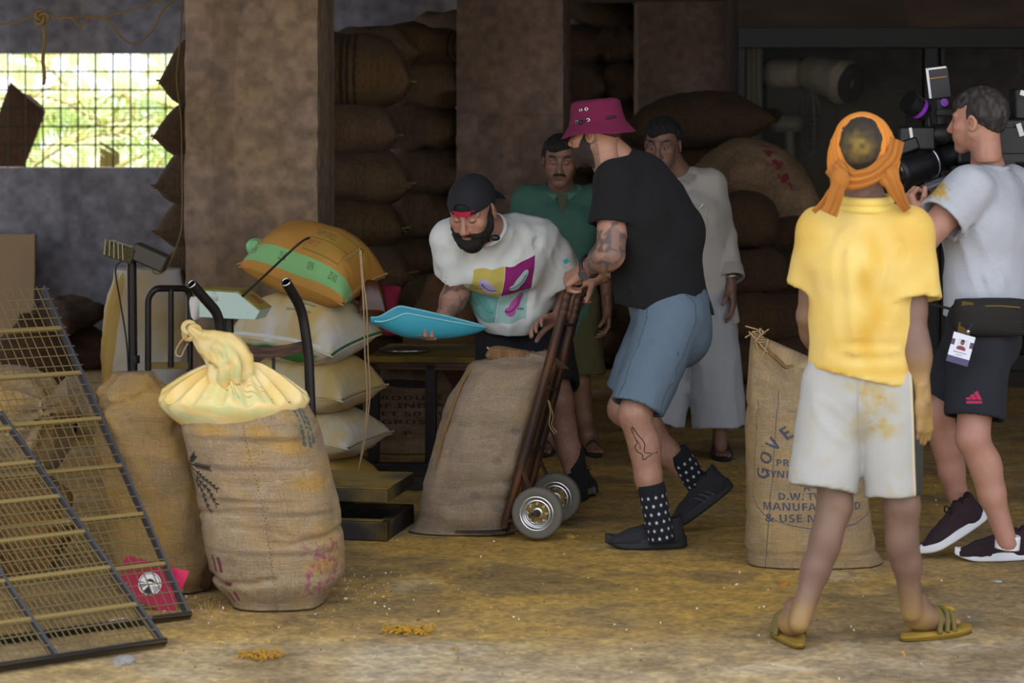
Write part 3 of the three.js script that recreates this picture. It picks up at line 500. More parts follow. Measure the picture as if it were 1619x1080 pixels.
// ---- the four big sacks at the left
{ // jute sack with liner bag
  const d = 8.12, q = (px, py) => at(px, py, d), B = V(q(437, 0).x, 0, -d);
  const tex = canvasTex(1536, 768, (g, w, h) => { // u = 0.5 faces the yard; v up
    jutePaint(g, w, h, '#a18a6b', 1500, 2);
    speckle(g, w, h, ['#c09038', '#c9a04a', '#b08434'], 130, 42, 12, 0.16);
    for (const [x, y, a, b] of [[0.42, 0.12, 90, 20], [0.60, 0.20, 110, 34], [0.63, 0.38, 120, 24], [0.53, 0.14, 60, 24], [0.62, 0.78, 70, 26]]) for (let k = 0; k < 4; k++) blot(g, (x + 0.02 * sin(k * 9 + x * 50)) * w, (y + 0.02 * cos(k * 7 + y * 50)) * h, a * 0.9, b * 1.3, '#c58f2c', 0.22, 0.1);
    for (const y of [0.17, 0.3, 0.45, 0.52, 0.7]) blot(g, w * (0.5 + 0.1 * sin(y * 40)), h * y, 320, 14, '#5c4e40', 0.5, 0.02);
    g.globalAlpha = 0.85; g.strokeStyle = '#26211f'; g.lineCap = 'round'; g.lineWidth = 6;          // wheat ears printed in black on the left
    for (const [a, L] of [[0.05, 120], [0.55, 150], [0.85, 175], [1.12, 175], [-0.5, 70]]) { const x0 = w * 0.315, y0 = h * 0.30; g.beginPath(); g.moveTo(x0, y0); g.quadraticCurveTo(x0 + cos(a) * L * 0.6, y0 + sin(a) * L * 0.45, x0 + cos(a) * L, y0 + sin(a) * L); g.stroke(); for (let k = 4; k < 11; k++) for (const s of [-1, 1]) { const t = k / 10, x = x0 + cos(a) * L * t, y = y0 + sin(a) * L * t * (0.75 + 0.25 * t); g.beginPath(); g.moveTo(x, y); g.lineTo(x + cos(a + s * 0.7) * 14, y + sin(a + s * 0.7) * 14); g.stroke(); } }
    g.globalAlpha = 0.8; g.fillStyle = '#6f1f4a'; for (const [x, y, a, b] of [[0.355, 0.72, 14, 60], [0.375, 0.725, 14, 56], [0.37, 0.85, 40, 14], [0.375, 0.9, 12, 50], [0.40, 0.89, 12, 46]]) g.fillRect(x * w, y * h, a, b);
    g.globalAlpha = 0.3; g.fillStyle = '#8d2a5c'; reseed(4); for (let i = 0; i < 90; i++) { g.beginPath(); g.ellipse(w * rr(0.58, 0.72), h * rr(0.66, 0.92), rr(4, 20), rr(3, 9), rr(0, 3), 0, 7); g.fill(); }
    g.globalAlpha = 0.55; g.fillStyle = '#274a4c'; for (let i = 0; i < 22; i++) { g.beginPath(); g.ellipse(w * (0.655 + 0.02 * sin(i * 2.1)), h * (0.02 + i * 0.009), rr(4, 14), rr(6, 14), 0.3, 0, 7); g.fill(); }
    g.globalAlpha = 0.8; g.fillStyle = '#382a1c'; for (let i = 0; i < 70; i++) { const y = i / 70; g.fillRect(w * (0.495 + 0.012 * y + 0.003 * (i % 2)), h * y, 3, 5); }
    g.globalAlpha = 1;
  });
  const o = thing('jute_sack', 'large bulging jute sack printed with black wheat ears, foremost of the sacks', 'sack', B);
  const lx = (px) => q(px, 0).x - B.x;
  part(o, 'sackcloth', standing({ spine: [V(lx(440), 0.004, 0), V(lx(436), 0.16, 0), V(lx(424), 0.35, 0), V(lx(404), 0.52, -0.01), V(lx(388), 0.69, -0.02)], a: [0.165, 0.222, 0.232, 0.232, 0.232, 0.232, 0.205], b: [0.17, 0.215, 0.225, 0.215, 0.205, 0.2, 0.17], n: [2.5], s: 1.7, wr: 0.012, rings: 110, seg: 110, creases: [[0.105, 0.016, 0.012, 0.01, -2, 0.1], [0.225, 0.014, 0.012, 0.03, 0, 2.0], [0.335, 0.009, 0.009, 0.012, -2.4, 0.1], [0.44, 0.005, 0.02, 0.04, -1, 0.3], [0.27, 0.007, 0.012, -0.03, -0.6, 0.9]] }),
    mat({ map: tex, bumpMap: rep(weaveH, 5, 2.6), bumpScale: 0.008, roughness: 1 }));
  // the liner bag
  const bagTex = canvasTex(1024, 512, (g, w, h) => { g.fillStyle = '#eee6c4'; g.fillRect(0, 0, w, h); speckle(g, w, h, ['#d0a63c', '#cfa234', '#efe2b4'], 200, 46, 15, 0.2); g.globalAlpha = 0.25; g.fillStyle = '#a8cda4'; for (const [x, y] of [[0.46, 0.36], [0.52, 0.3], [0.56, 0.46], [0.42, 0.2], [0.6, 0.25], [0.36, 0.25], [0.49, 0.5]]) { g.beginPath(); g.ellipse(w * x, h * (1 - y), 60, 34, 0.5, 0, 7); g.fill(); } g.globalAlpha = 0.7; g.strokeStyle = '#6d7f58'; g.lineWidth = 2; for (let i = 0; i < 9; i++) { g.beginPath(); g.moveTo(w * (0.48 + i * 0.012), h * 0.36); g.lineTo(w * (0.5 + i * 0.014), h * (0.5 + 0.02 * (i % 3))); g.stroke(); } });
  const bm = mat({ map: bagTex, roughness: 0.55, bumpMap: rep(fineH, 8, 4), bumpScale: 0.0015, color: 0xfff6e0 });
  const T = thing('plastic_bag', 'dusty yellow plastic liner bag bulging out of the large jute sack, twisted shut', 'bag', V(q(370, 0).x, q(0, 678).y, -d - 0.0));
  const R = [], top = q(0, 577).y - T.position.y, nk = V(q(382, 0).x - T.position.x, top - 0.01, 0.06);
  for (let i = 0; i <= 44; i++) { const t = i / 44, ring = []; for (let k = 0; k < 140; k++) {
    const th = 2 * PI * (k / 140 - 0.5), prof = t < 0.42 ? sin(lerp(-0.95, PI / 2, t / 0.42)) : 1, rad = t < 0.42 ? lerp(0.6, 1, sin((t / 0.42) * PI / 2)) : lerp(1, 0.09, pow((t - 0.42) / 0.58, 0.92)), y = t < 0.42 ? lerp(0, 0.105, t / 0.42) : lerp(0.105, top, pow(sin((t - 0.42) / 0.58 * PI / 2), 0.9));
    const cen = t < 0.42 ? 0 : pow((t - 0.42) / 0.58, 1.5), fold = 0.020 * fbm3(sin(th) * 5, cos(th) * 5, 4, 3) + 0.011 * sin(th * 17 + 3 * fbm3(sin(th), cos(th), 8)) + 0.005 * sin(th * 31 + 2);
    const amt = sstep(0.1, 0.5, t) * (1 - sstep(0.8, 1.0, t) * 0.3), bump = 1 + 0.04 * fbm3(sin(th) * 2, t * 3, cos(th) * 2);
    ring.push(V(nk.x * cen + sin(th) * 0.256 * rad * bump, y + fold * amt * (t > 0.42 ? 1.2 : 0.4), nk.z * cen + cos(th) * 0.2 * rad * bump));
  } R.push(ring); }
  part(T, 'bag', loft(R), bm);
  const nq = (px, py, dz = 0) => { const p = q(px, py); return V(p.x - T.position.x, p.y - T.position.y, 0.07 + dz); };
  const NK = [nq(378, 606), nq(366, 592, 0.02), nq(370, 568, 0.03), nq(352, 548, 0.02), nq(330, 538), nq(314, 526), nq(305, 515)], NR = [0.034, 0.062, 0.074, 0.068, 0.044, 0.022, 0.018], nc = new THREE.CatmullRomCurve3(NK), NRings = [];
  const fr = nc.computeFrenetFrames(50);
  for (let i = 0; i <= 50; i++) { const t = i / 50, x = t * 6, j = min(5, floor(x)), r = lerp(NR[j], NR[j + 1], x - j), p = nc.getPoint(t), ring = []; for (let k = 0; k < 56; k++) { const a = -k / 56 * 2 * PI, w = r * (1 + 0.16 * sin(a * 7 + t * 11) * (t < 0.35 ? 1 : 0.4) + 0.22 * fbm3(cos(a) * 2, sin(a) * 2, t * 6, 3)); ring.push(p.clone().addScaledVector(fr.normals[i], cos(a) * w).addScaledVector(fr.binormals[i], sin(a) * w)); } NRings.push(ring); }
  part(T, 'twisted_neck', loft(NRings), bm);
  part(T, 'knot', new THREE.TorusKnotGeometry(0.02, 0.009, 60, 8, 2, 3).translate(nq(306, 520).x, nq(306, 520).y, 0.07), bm);
  part(T, 'string', tube([nq(308, 522), nq(297, 530, 0.02), nq(286, 545, 0.02), nq(284, 556, 0.02), nq(292, 559, 0.02), nq(298, 548, 0.03), nq(304, 538, 0.04)], 0.0022, 50, 5), M.string);
}
{ // dusty sack beside it
  const d = 8.36, q = (px, py) => at(px, py, d), B = V(q(250, 0).x, 0, -d), lx = (px) => q(px, 0).x - B.x;
  const o = thing('jute_sack', 'tall jute sack powdered with yellow dust, leaning left behind the red card', 'sack', B);
  const tex = canvasTex(1024, 768, (g, w, h) => { jutePaint(g, w, h, '#9c8058', 900, 6); speckle(g, w, h, ['#bf8e34', '#c99a40', '#b5852e'], 330, 46, 16, 0.16); });
  part(o, 'sackcloth', standing({ spine: [V(lx(262), 0.004, 0), V(lx(260), 0.12, 0), V(lx(242), 0.35, -0.02), V(lx(220), 0.6, -0.05), V(lx(208), 0.745, -0.06)], a: [0.15, 0.172, 0.178, 0.178, 0.176, 0.17, 0.16, 0.14, 0.07], b: [0.14, 0.165, 0.17, 0.165, 0.16, 0.15, 0.13, 0.1, 0.05], s: 7.3, wr: 0.015, rings: 80, seg: 90, creases: [[0.66, 0.016, 0.016, 0.05], [0.6, 0.012, 0.02, -0.06]] }), mat({ map: tex, bumpMap: rep(weaveH, 4, 2.6), bumpScale: 0.008, roughness: 1 }));
  part(o, 'corner_knot', new THREE.IcosahedronGeometry(0.04, 4).scale(0.8, 1.2, 0.8).translate(lx(328), 0.055, 0.07), jute(J.b, 1, 0xd0b48c, 0.006));
}
{ // tied sack lying behind the wire panels
  const d = 8.95, q = (px, py, dd = d) => at(px, py, dd), o = thing('jute_sack', 'fat jute sack with a tied, frilled mouth lying behind the wire panels', 'sack', V(q(30, 0).x, 0, -d)), P = (px, py, dd) => q(px, py, dd).sub(o.position);
  const S = [[-70, 690, 9.25, 0.05], [-50, 690, 9.2, 0.19], [-10, 682, 9.1, 0.245], [25, 672, 9.0, 0.235], [50, 660, 8.9, 0.17], [66, 650, 8.84, 0.085], [76, 645, 8.8, 0.035], [86, 642, 8.79, 0.045], [104, 634, 8.78, 0.085], [130, 622, 8.77, 0.12]];
  const pts = S.map(([x, y, dd]) => P(x, y, dd)), c = new THREE.CatmullRomCurve3(pts), R = [], n = 60;
  for (let i = 0; i <= n; i++) { const t = i / n, x = t * (S.length - 1), j = min(S.length - 2, floor(x)), r = lerp(S[j][3], S[j + 1][3], x - j), p = c.getPoint(t), tan = c.getTangent(t), s = V(0, 1, 0).cross(tan).normalize(), u = tan.clone().cross(s), ring = [], pl = exp(-pow((t - 0.66) / 0.17, 2)); for (let k = 0; k < 96; k++) { const a = k / 96 * 2 * PI, w = r * (1 + 0.26 * pl * sin(a * 9 + 2 * fbm3(cos(a), sin(a), 3)) + 0.05 * fbm3(cos(a) * 2, sin(a) * 2, t * 5)); ring.push(p.clone().addScaledVector(s, cos(a) * w).addScaledVector(u, sin(a) * w * (t > 0.75 ? 0.75 : 1))); } R.push(ring); }
  part(o, 'sackcloth', loft(R), jute(J.a, 1, 0xffffff, 0.006));
  part(o, 'tie', new THREE.TorusGeometry(0.036, 0.007, 8, 24).lookAt(c.getTangent(0.666)).translate(...c.getPoint(0.666).toArray()), M.string);
  const s2 = thing('jute_sack', 'low yellowish jute sack under the tied sack, behind the wire panels', 'sack', V(q(55, 0).x, 0, -8.72), 0.3);
  part(s2, 'sackcloth', standing({ spine: [V(-0.04, 0.003, 0), V(0, 0.18, 0), V(0.03, 0.36, 0)], a: [0.15, 0.19, 0.17, 0.06], b: [0.14, 0.17, 0.15, 0.04], s: 9, wr: 0.02 }), jute(J.yellow, 1, 0xe8d8c0, 0.006));
  const s3 = thing('jute_sack', 'jute sack standing at the frame edge behind the front wire panel', 'sack', V(q(-40, 0).x, 0, -8.5), 0.3);
  part(s3, 'sackcloth', standing({ spine: [V(0, 0.003, 0), V(0, 0.16, 0), V(0.03, 0.33, 0)], a: [0.15, 0.2, 0.17, 0.06], b: [0.14, 0.17, 0.15, 0.04], s: 19, wr: 0.02 }), jute(J.a, 1, 0xd8c8b0, 0.006));
}
{ // printed sack on the right
  const d = 8.84, q = (px, py) => at(px, py, d), B = V(q(1282, 0).x, 0, -d), lx = (px) => q(px, 0).x - B.x;
  const tex = canvasTex(1536, 1024, (g, w, h) => { // wrap: 1.36 m round; the front is the middle
    jutePaint(g, w, h, '#a48c68', 1600, 7); speckle(g, w, h, ['#c0963f', '#c9a45c', '#8f744c'], 160, 50, 17, 0.14);
    const X = (m) => w / 2 + m * w / 1.36, Y = (m) => h - m / 0.84 * h;            // metres from the middle, metres up
    g.strokeStyle = g.fillStyle = '#37425e'; g.globalAlpha = 0.8; g.lineWidth = 4; g.setLineDash([10, 3]);
    for (const [a, b] of [[-0.21, -0.235], [-0.115, -0.165]]) { g.beginPath(); g.moveTo(X(a), Y(a < -0.2 ? 0.66 : 0.70)); g.lineTo(X(b), Y(a < -0.2 ? 0.32 : 0.0)); g.stroke(); }
    g.setLineDash([]); g.textAlign = 'center'; g.textBaseline = 'middle';
    const arc = (t, cx, cy, r, a0, a1, size) => { g.font = `bold ${size}px sans-serif`; [...t].forEach((c, i) => { const a = lerp(a0, a1, t.length > 1 ? i / (t.length - 1) : 0.5); g.save(); g.translate(X(cx) + r * sin(a), Y(cy) - r * cos(a)); g.rotate(a); g.fillText(c, 0, 0); g.restore(); }); };
    arc('GOVERNMENT', 0.05, 0.36, 262, -1.5, 1.1, 84);
    const line = (t, x, y, size) => { g.font = `bold ${size}px sans-serif`; g.fillText(t, X(x), Y(y)); };
    line('— — — — —', 0.0, 0.62, 30); line('PROPERTY OF', 0.0, 0.42, 44); line('SYNDICATE', -0.06, 0.375, 46); line('A', -0.02, 0.325, 44); line('D.W. TWILL', -0.01, 0.29, 46); line('MANUFACTURED', 0.0, 0.25, 50); line('& USE NO', -0.06, 0.205, 52);
    g.lineWidth = 4; g.beginPath(); g.ellipse(X(0.03), Y(0.36), 330, 238, 0, 0.35, 2.75); g.stroke();
    g.globalAlpha = 1; ragged(g, w, h, 14000, 71, '#a48c68');
  });
  const o = thing('jute_sack', 'upright jute sack with faded blue lettering and a frayed top corner, behind the yellow-shirted man', 'sack', B);
  part(o, 'sackcloth', standing({ spine: [V(lx(1282), 0.003, 0), V(lx(1279), 0.12, 0), V(lx(1276), 0.35, 0), V(lx(1277), 0.6, 0), V(lx(1278), 0.715, 0)], a: [0.235, 0.236, 0.225, 0.222, 0.225, 0.228, 0.232], b: [0.15, 0.17, 0.165, 0.15, 0.12, 0.075, 0.012], n: [2.8, 2.6, 2.4, 2.2, 2], s: 3.1, wr: 0.010, rings: 90, seg: 100, creases: [[0.05, 0.006, 0.012], [0.62, 0.006, 0.015, 0.05]],
    shape: (p, t) => { const l = p.x / 0.23; if (t > 0.72) { const k = sstep(0.72, 1, t); p.y += k * (0.125 * pow(clamp(-l - 0.35) / 0.65, 1.3) + 0.03 * pow(clamp(l), 2) + 0.006 * noise3(p.x * 30, 2, 1)); p.x += k * 0.035 * clamp(-l - 0.4) ; } if (t < 0.12) { p.x *= 1 + 0.12 * (0.12 - t) / 0.12 * sstep(0.6, 1, l); } } }), mat({ map: tex, bumpMap: rep(weaveH, 4.5, 2.8), bumpScale: 0.008, roughness: 1 }));
  const pts = []; for (let i = 0; i <= 20; i++) { const x = lerp(-0.2, 0.22, i / 20), l = x / 0.23; pts.push(V(x + 0.035 * clamp(-l - 0.4), 0.717 + 0.125 * pow(clamp(-l - 0.35) / 0.65, 1.3) + 0.03 * pow(clamp(l), 2) + 0.004 * sin(i * 2.3), 0.006)); }
  part(o, 'top_hem', tube(pts, 0.008, 60, 7), jute(J.a, 1, 0xf8ecd8, 0.004));
  const fr = []; reseed(31); for (let i = 0; i < 12; i++) { const b = V(-0.19 + rr(-0.02, 0.03), 0.83 + rr(-0.02, 0.01), rr(-0.01, 0.02)); fr.push(tube([b, b.clone().add(V(rr(-0.03, 0.02), rr(0.0, 0.03), rr(0, 0.02))), b.clone().add(V(rr(-0.06, 0.02), rr(-0.07, 0.05), rr(0, 0.02)))], 0.003, 8, 4)); }
  part(o, 'frayed_threads', fr, M.string);
}

// ---------------------------------------------------------------- wire panels at the left
function wirePanel(label, B, T, e, width, pitchE, pitchR, barsEvery, s, rails) { // B bottom right corner, T top right corner, e direction of the bottom edge to the left
  const o = thing('wire_panel', label, 'wire panel', B.clone().setY(0)), r = T.clone().sub(B), L = r.length(), rd = r.clone().normalize(), n = rd.clone().cross(e).normalize();
  if (n.z < 0) n.negate();
  const P = (a, b, c = 0) => V(0, B.y, 0).addScaledVector(e, a).addScaledVector(rd, b).addScaledVector(n, c);
  const lim = (b) => width;
  for (const a of rails) part(o, 'rail', bar(P(a, 0), P(a, L), 0.034, 0.009, n.clone().cross(rd)), M.flatBar, 'blue-grey flat steel rail');
  for (let b = 0; b <= L + 0.01; b += barsEvery) part(o, b < 0.01 ? 'bottom_bar' : 'cross_bar', bar(P(-0.008, b, 0.006), P(width, b, 0.006), 0.014, b < 0.01 ? 0.03 : 0.014, n), b < 0.01 ? M.darkSteel : M.dustBar);
  const w = []; reseed(s);
  const wire = new THREE.CylinderGeometry(0.0021, 0.0021, 1, 5, 1, true).translate(0, 0.5, 0);
  for (let a = pitchE; a < width; a += pitchE) { const k = rr(-0.004, 0.004); w.push(between(wire, P(a + k, 0, 0.010), P(a - k, L, 0.010))); }
  for (let b = pitchR; b < L; b += pitchR) { const k = rr(-0.005, 0.005); w.push(between(wire, P(-0.014, b + k, 0.013), P(width, b - k, 0.013))); }
  part(o, 'wire_mesh', w, M.wire).userData.kind = 'stuff';
  return o;
}
{
  const e = V(-0.82, 0, 0.57).normalize();
  wirePanel('taller wire mesh panel leaning over the sacks in front of the red card', onFloor(297, 980).setY(0.012), at(68, 456, 8.62), e, 1.0, 0.031, 0.044, 0.205, 3, [0]);
  wirePanel('lower, closer-wired mesh panel leaning in front of the taller one', onFloor(258, 1026).setY(0.016), at(0, 655, 8.0), V(-0.79, 0, 0.61).normalize(), 1.0, 0.021, 0.05, 0.165, 4, [0, 0.36, 0.62]);
}
// ---------------------------------------------------------------- red card with round emblem
const emblem = (g, x, y, r) => {
  g.save(); g.translate(x, y); g.fillStyle = '#f2f0ee'; g.beginPath(); g.arc(0, 0, r, 0, 7); g.fill();
  g.strokeStyle = '#2a2a2c'; g.lineWidth = r * 0.05; g.beginPath(); g.arc(0, 0, r * 0.88, 0, 7); g.stroke();
  g.fillStyle = '#2a2a2c'; g.beginPath(); g.moveTo(-0.05 * r, 0.1 * r); g.lineTo(-0.55 * r, 0.62 * r); g.arc(0, 0, r * 0.84, 2.3, 1.35, true); g.closePath(); g.fill();
  for (const a of [2.75, 3.05, 3.35, 0.95, 0.7, 0.45]) { g.beginPath(); g.moveTo(r * 0.25 * cos(a), r * 0.25 * sin(a)); g.lineTo(r * 0.82 * cos(a - 0.06), r * 0.82 * sin(a - 0.06)); g.lineTo(r * 0.82 * cos(a + 0.07), r * 0.82 * sin(a + 0.07)); g.fill(); }
  g.beginPath(); g.ellipse(0.05 * r, -0.18 * r, r * 0.32, r * 0.25, 0.15, PI, 0); g.fill(); g.fillRect(0.2 * r, -0.2 * r, r * 0.3, r * 0.1);
  g.restore();
};
{
  const q = (px, py, d) => at(px, py, d), D = 7.99;
  const o = thing('red_card', 'crimson card envelope with a round white emblem behind the wire panels', 'card', q(240, 925, D));
  const tex = canvasTex(256, 256, (g, w, h) => { g.fillStyle = '#a3143f'; g.fillRect(0, 0, w, h); emblem(g, 122, 124, 38); });
  const s = new THREE.Shape(), c = [[200, 878], [256, 893], [300, 903], [283, 945], [273, 974], [238, 958], [196, 935], [191, 902]].map(([x, y]) => q(x, y, D).sub(q(240, 925, D)));
  s.moveTo(c[0].x, c[0].y); c.slice(1).forEach((p) => s.lineTo(p.x, p.y));
  const g = new THREE.ExtrudeGeometry(s, { depth: 0.004, bevelEnabled: false }), uv = g.attributes.uv, p = g.attributes.position;
  for (let i = 0; i < p.count; i++) uv.setXY(i, p.getX(i) / 0.26 + 0.5, p.getY(i) / 0.26 + 0.5);
  part(o, 'card', g, mat({ map: tex, roughness: 0.5 }));
  { const k = [[262, 894], [300, 903], [283, 945], [270, 940]].map(([x, y]) => q(x, y, D).sub(q(240, 925, D))), f = new THREE.Shape(); f.moveTo(k[0].x, k[0].y); k.slice(1).forEach((v) => f.lineTo(v.x, v.y)); part(o, 'flap', new THREE.ExtrudeGeometry(f, { depth: 0.003, bevelEnabled: false }).rotateY(-0.05).translate(0, 0, 0.006), mat({ color: 0xc21a4c, roughness: 0.45 })); }
  o.rotation.x = -0.1;
}
// ---------------------------------------------------------------- hand trucks
function handTruck(name, label, near, far, toe, opt = {}) { // near, far: {path: [points from foot to grip]}; toe: direction in which the plate sticks out
  const base = near[0].clone().add(far[0]).multiplyScalar(0.5).setY(0), o = thing(name, label, 'hand truck', base), l = (p) => p.clone().sub(base), r = opt.r || 0.019;
  for (const P of [near, far]) { part(o, 'rail', pipe(P.map(l), r, 14), opt.mat || M.rust); part(o, 'grip_end', new THREE.TorusGeometry(r * 0.9, 0.003, 6, 16).lookAt(P[P.length - 1].clone().sub(P[P.length - 2])).translate(...l(P[P.length - 1]).toArray()), M.chrome); }
  const A = l(near[0]), Z = l(far[0]), up = near[1].clone().sub(near[0]), up2 = far[1].clone().sub(far[0]);
  for (const t of opt.cross || [0.12, 0.45, 0.72]) part(o, 'cross_bar', bar(A.clone().addScaledVector(up, t), Z.clone().addScaledVector(up2, t), 0.032, 0.008, toe.clone().cross(V(0, 1, 0))), opt.mat || M.rust);
  if (opt.middle) { part(o, 'middle_rail', bar(A.clone().lerp(Z, 0.5).addScaledVector(up, 0.08), A.clone().lerp(Z, 0.5).addScaledVector(up, 0.72), 0.03, 0.008), opt.mat || M.rust); }
  if (toe) { const c = A.clone().lerp(Z, 0.5), w = A.distanceTo(Z) + 0.06, pl = box(w, 0.008, opt.toeLen || 0.2, 0.003), dir = toe.clone().normalize(); const m = new THREE.Matrix4().makeBasis(V(0, 1, 0).cross(dir), V(0, 1, 0), dir).setPosition(c.clone().addScaledVector(dir, (opt.toeLen || 0.2) / 2).setY(opt.toeY || 0.022)); part(o, 'toe_plate', pl.applyMatrix4(m), M.darkSteel); }
  if (opt.axle) {
    const [w0, w1, R] = opt.axle, a = l(w0), b = l(w1), ax = b.clone().sub(a).normalize();
    part(o, 'axle', tube([a.clone().addScaledVector(ax, -0.03), b.clone().addScaledVector(ax, 0.02)], 0.011, 1, 10), M.darkSteel);
    for (const [P, c] of [[A, a], [Z, b]]) { part(o, 'bracket', bar(P.clone().setY(0.06), c, 0.03, 0.012), opt.mat || M.rust); part(o, 'brace', bar(P.clone().addScaledVector(up, 0.28), c, 0.02, 0.008), opt.mat || M.rust); }
    for (const c of [a, b]) {
      const q = new THREE.Quaternion().setFromUnitVectors(V(0, 0, 1), ax.clone().negate()), put = (g) => g.applyQuaternion(q).translate(c.x, c.y, c.z);
      const tyreP = [[0.064, -0.020], [0.074, -0.026], [0.090, -0.027], [0.098, -0.022], [0.1005, -0.012], [0.1005, 0.012], [0.098, 0.022], [0.090, 0.027], [0.074, 0.026], [0.064, 0.020], [0.064, -0.020]].map(([x, y]) => new THREE.Vector2(x * R / 0.1, y));
      const tyre = part(o, 'wheel', put(new THREE.LatheGeometry(tyreP, 56).rotateX(PI / 2)), mat({ color: 0x5e5a50, roughness: 0.9, bumpMap: grainH, bumpScale: 0.002 }), 'grey rubber-tyred wheel');
      const rim = [[0.0, 0.006], [0.018, 0.008], [0.022, 0.002], [0.040, 0.004], [0.046, 0.014], [0.051, 0.017], [0.055, 0.010], [0.061, 0.024], [0.066, 0.027], [0.069, 0.023]].map(([x, y]) => new THREE.Vector2(x * R / 0.1, y));
      part(tyre, 'rim', put(merge([new THREE.LatheGeometry(rim, 48).rotateX(PI / 2), new THREE.LatheGeometry(rim, 48).rotateX(-PI / 2)])), M.chrome);
      part(tyre, 'dusty_disc', put(merge([new THREE.RingGeometry(0.02, 0.043, 40).translate(0, 0, 0.0055), new THREE.RingGeometry(0.02, 0.043, 40).rotateY(PI).translate(0, 0, -0.0055)])), M.dustTop);
      for (let k = 0; k < 8; k++) { const t = k / 8 * 2 * PI; part(tyre, 'bolt', put(new THREE.CylinderGeometry(0.0055, 0.006, 0.008, 6).rotateX(PI / 2).translate(0.036 * cos(t), 0.036 * sin(t), 0.009)), M.chrome); }
      part(tyre, 'hub', put(new THREE.CylinderGeometry(0.013, 0.016, 0.03, 20).rotateX(PI / 2).translate(0, 0, 0.012)), M.darkSteel);
    }
  }
  return o;
}
const TR_N = [at(798, 834, 9.36), at(892, 486, 9.33), at(897, 462, 9.33), at(915, 446, 9.36)], TR_F = [at(826, 816, 9.66), at(910, 492, 9.63), at(914, 470, 9.63), at(932, 456, 9.66)];
handTruck('hand_truck', 'rusty hand truck tilted by the man in the maroon hat, carrying the jute sack', TR_N, TR_F, V(-0.98, 0, -0.17), { cross: [0.06, 0.33, 0.62, 0.93], middle: true, toeLen: 0.2, axle: [at(850, 811, 9.27), at(879, 787, 9.62), 0.099] });
handTruck('hand_truck', 'empty dark hand truck with bent handles parked behind the liner bag', [at(366, 0, 8.74).setY(0.03), at(349, 530, 8.72), at(345, 496, 8.70), at(303, 449, 8.60)], [at(500, 0, 8.72).setY(0.03), at(488, 560, 8.7), at(477, 488, 8.68), at(452, 446, 8.58)], V(0.1, 0, -1), { mat: M.tubeBlack, r: 0.0185, cross: [0.12, 0.5], toeLen: 0.18, axle: [at(340, 0, 8.66).setY(0.1), at(512, 0, 8.64).setY(0.1), 0.09] });
{ // curved back plate and rods of the empty truck
  const o = scene.children[scene.children.length - 1], l = (p) => p.sub(o.position), pts = [[352, 547], [400, 556], [440, 556], [480, 548]].map(([x, y]) => l(at(x, y, 8.74)));
  const c = new THREE.CatmullRomCurve3(pts);
  part(o, 'back_plate', grid(24, 1, (u, v) => c.getPoint(u).add(V(0, (v - 0.5) * 0.042, 0))), M.rust);
  part(o, 'rod', tube([l(at(387, 552, 8.75)), l(at(387, 720, 8.75))], 0.006, 1, 8), M.tubeBlack); part(o, 'rod', tube([l(at(432, 552, 8.75)), l(at(434, 720, 8.75))], 0.006, 1, 8), M.tubeBlack);
}
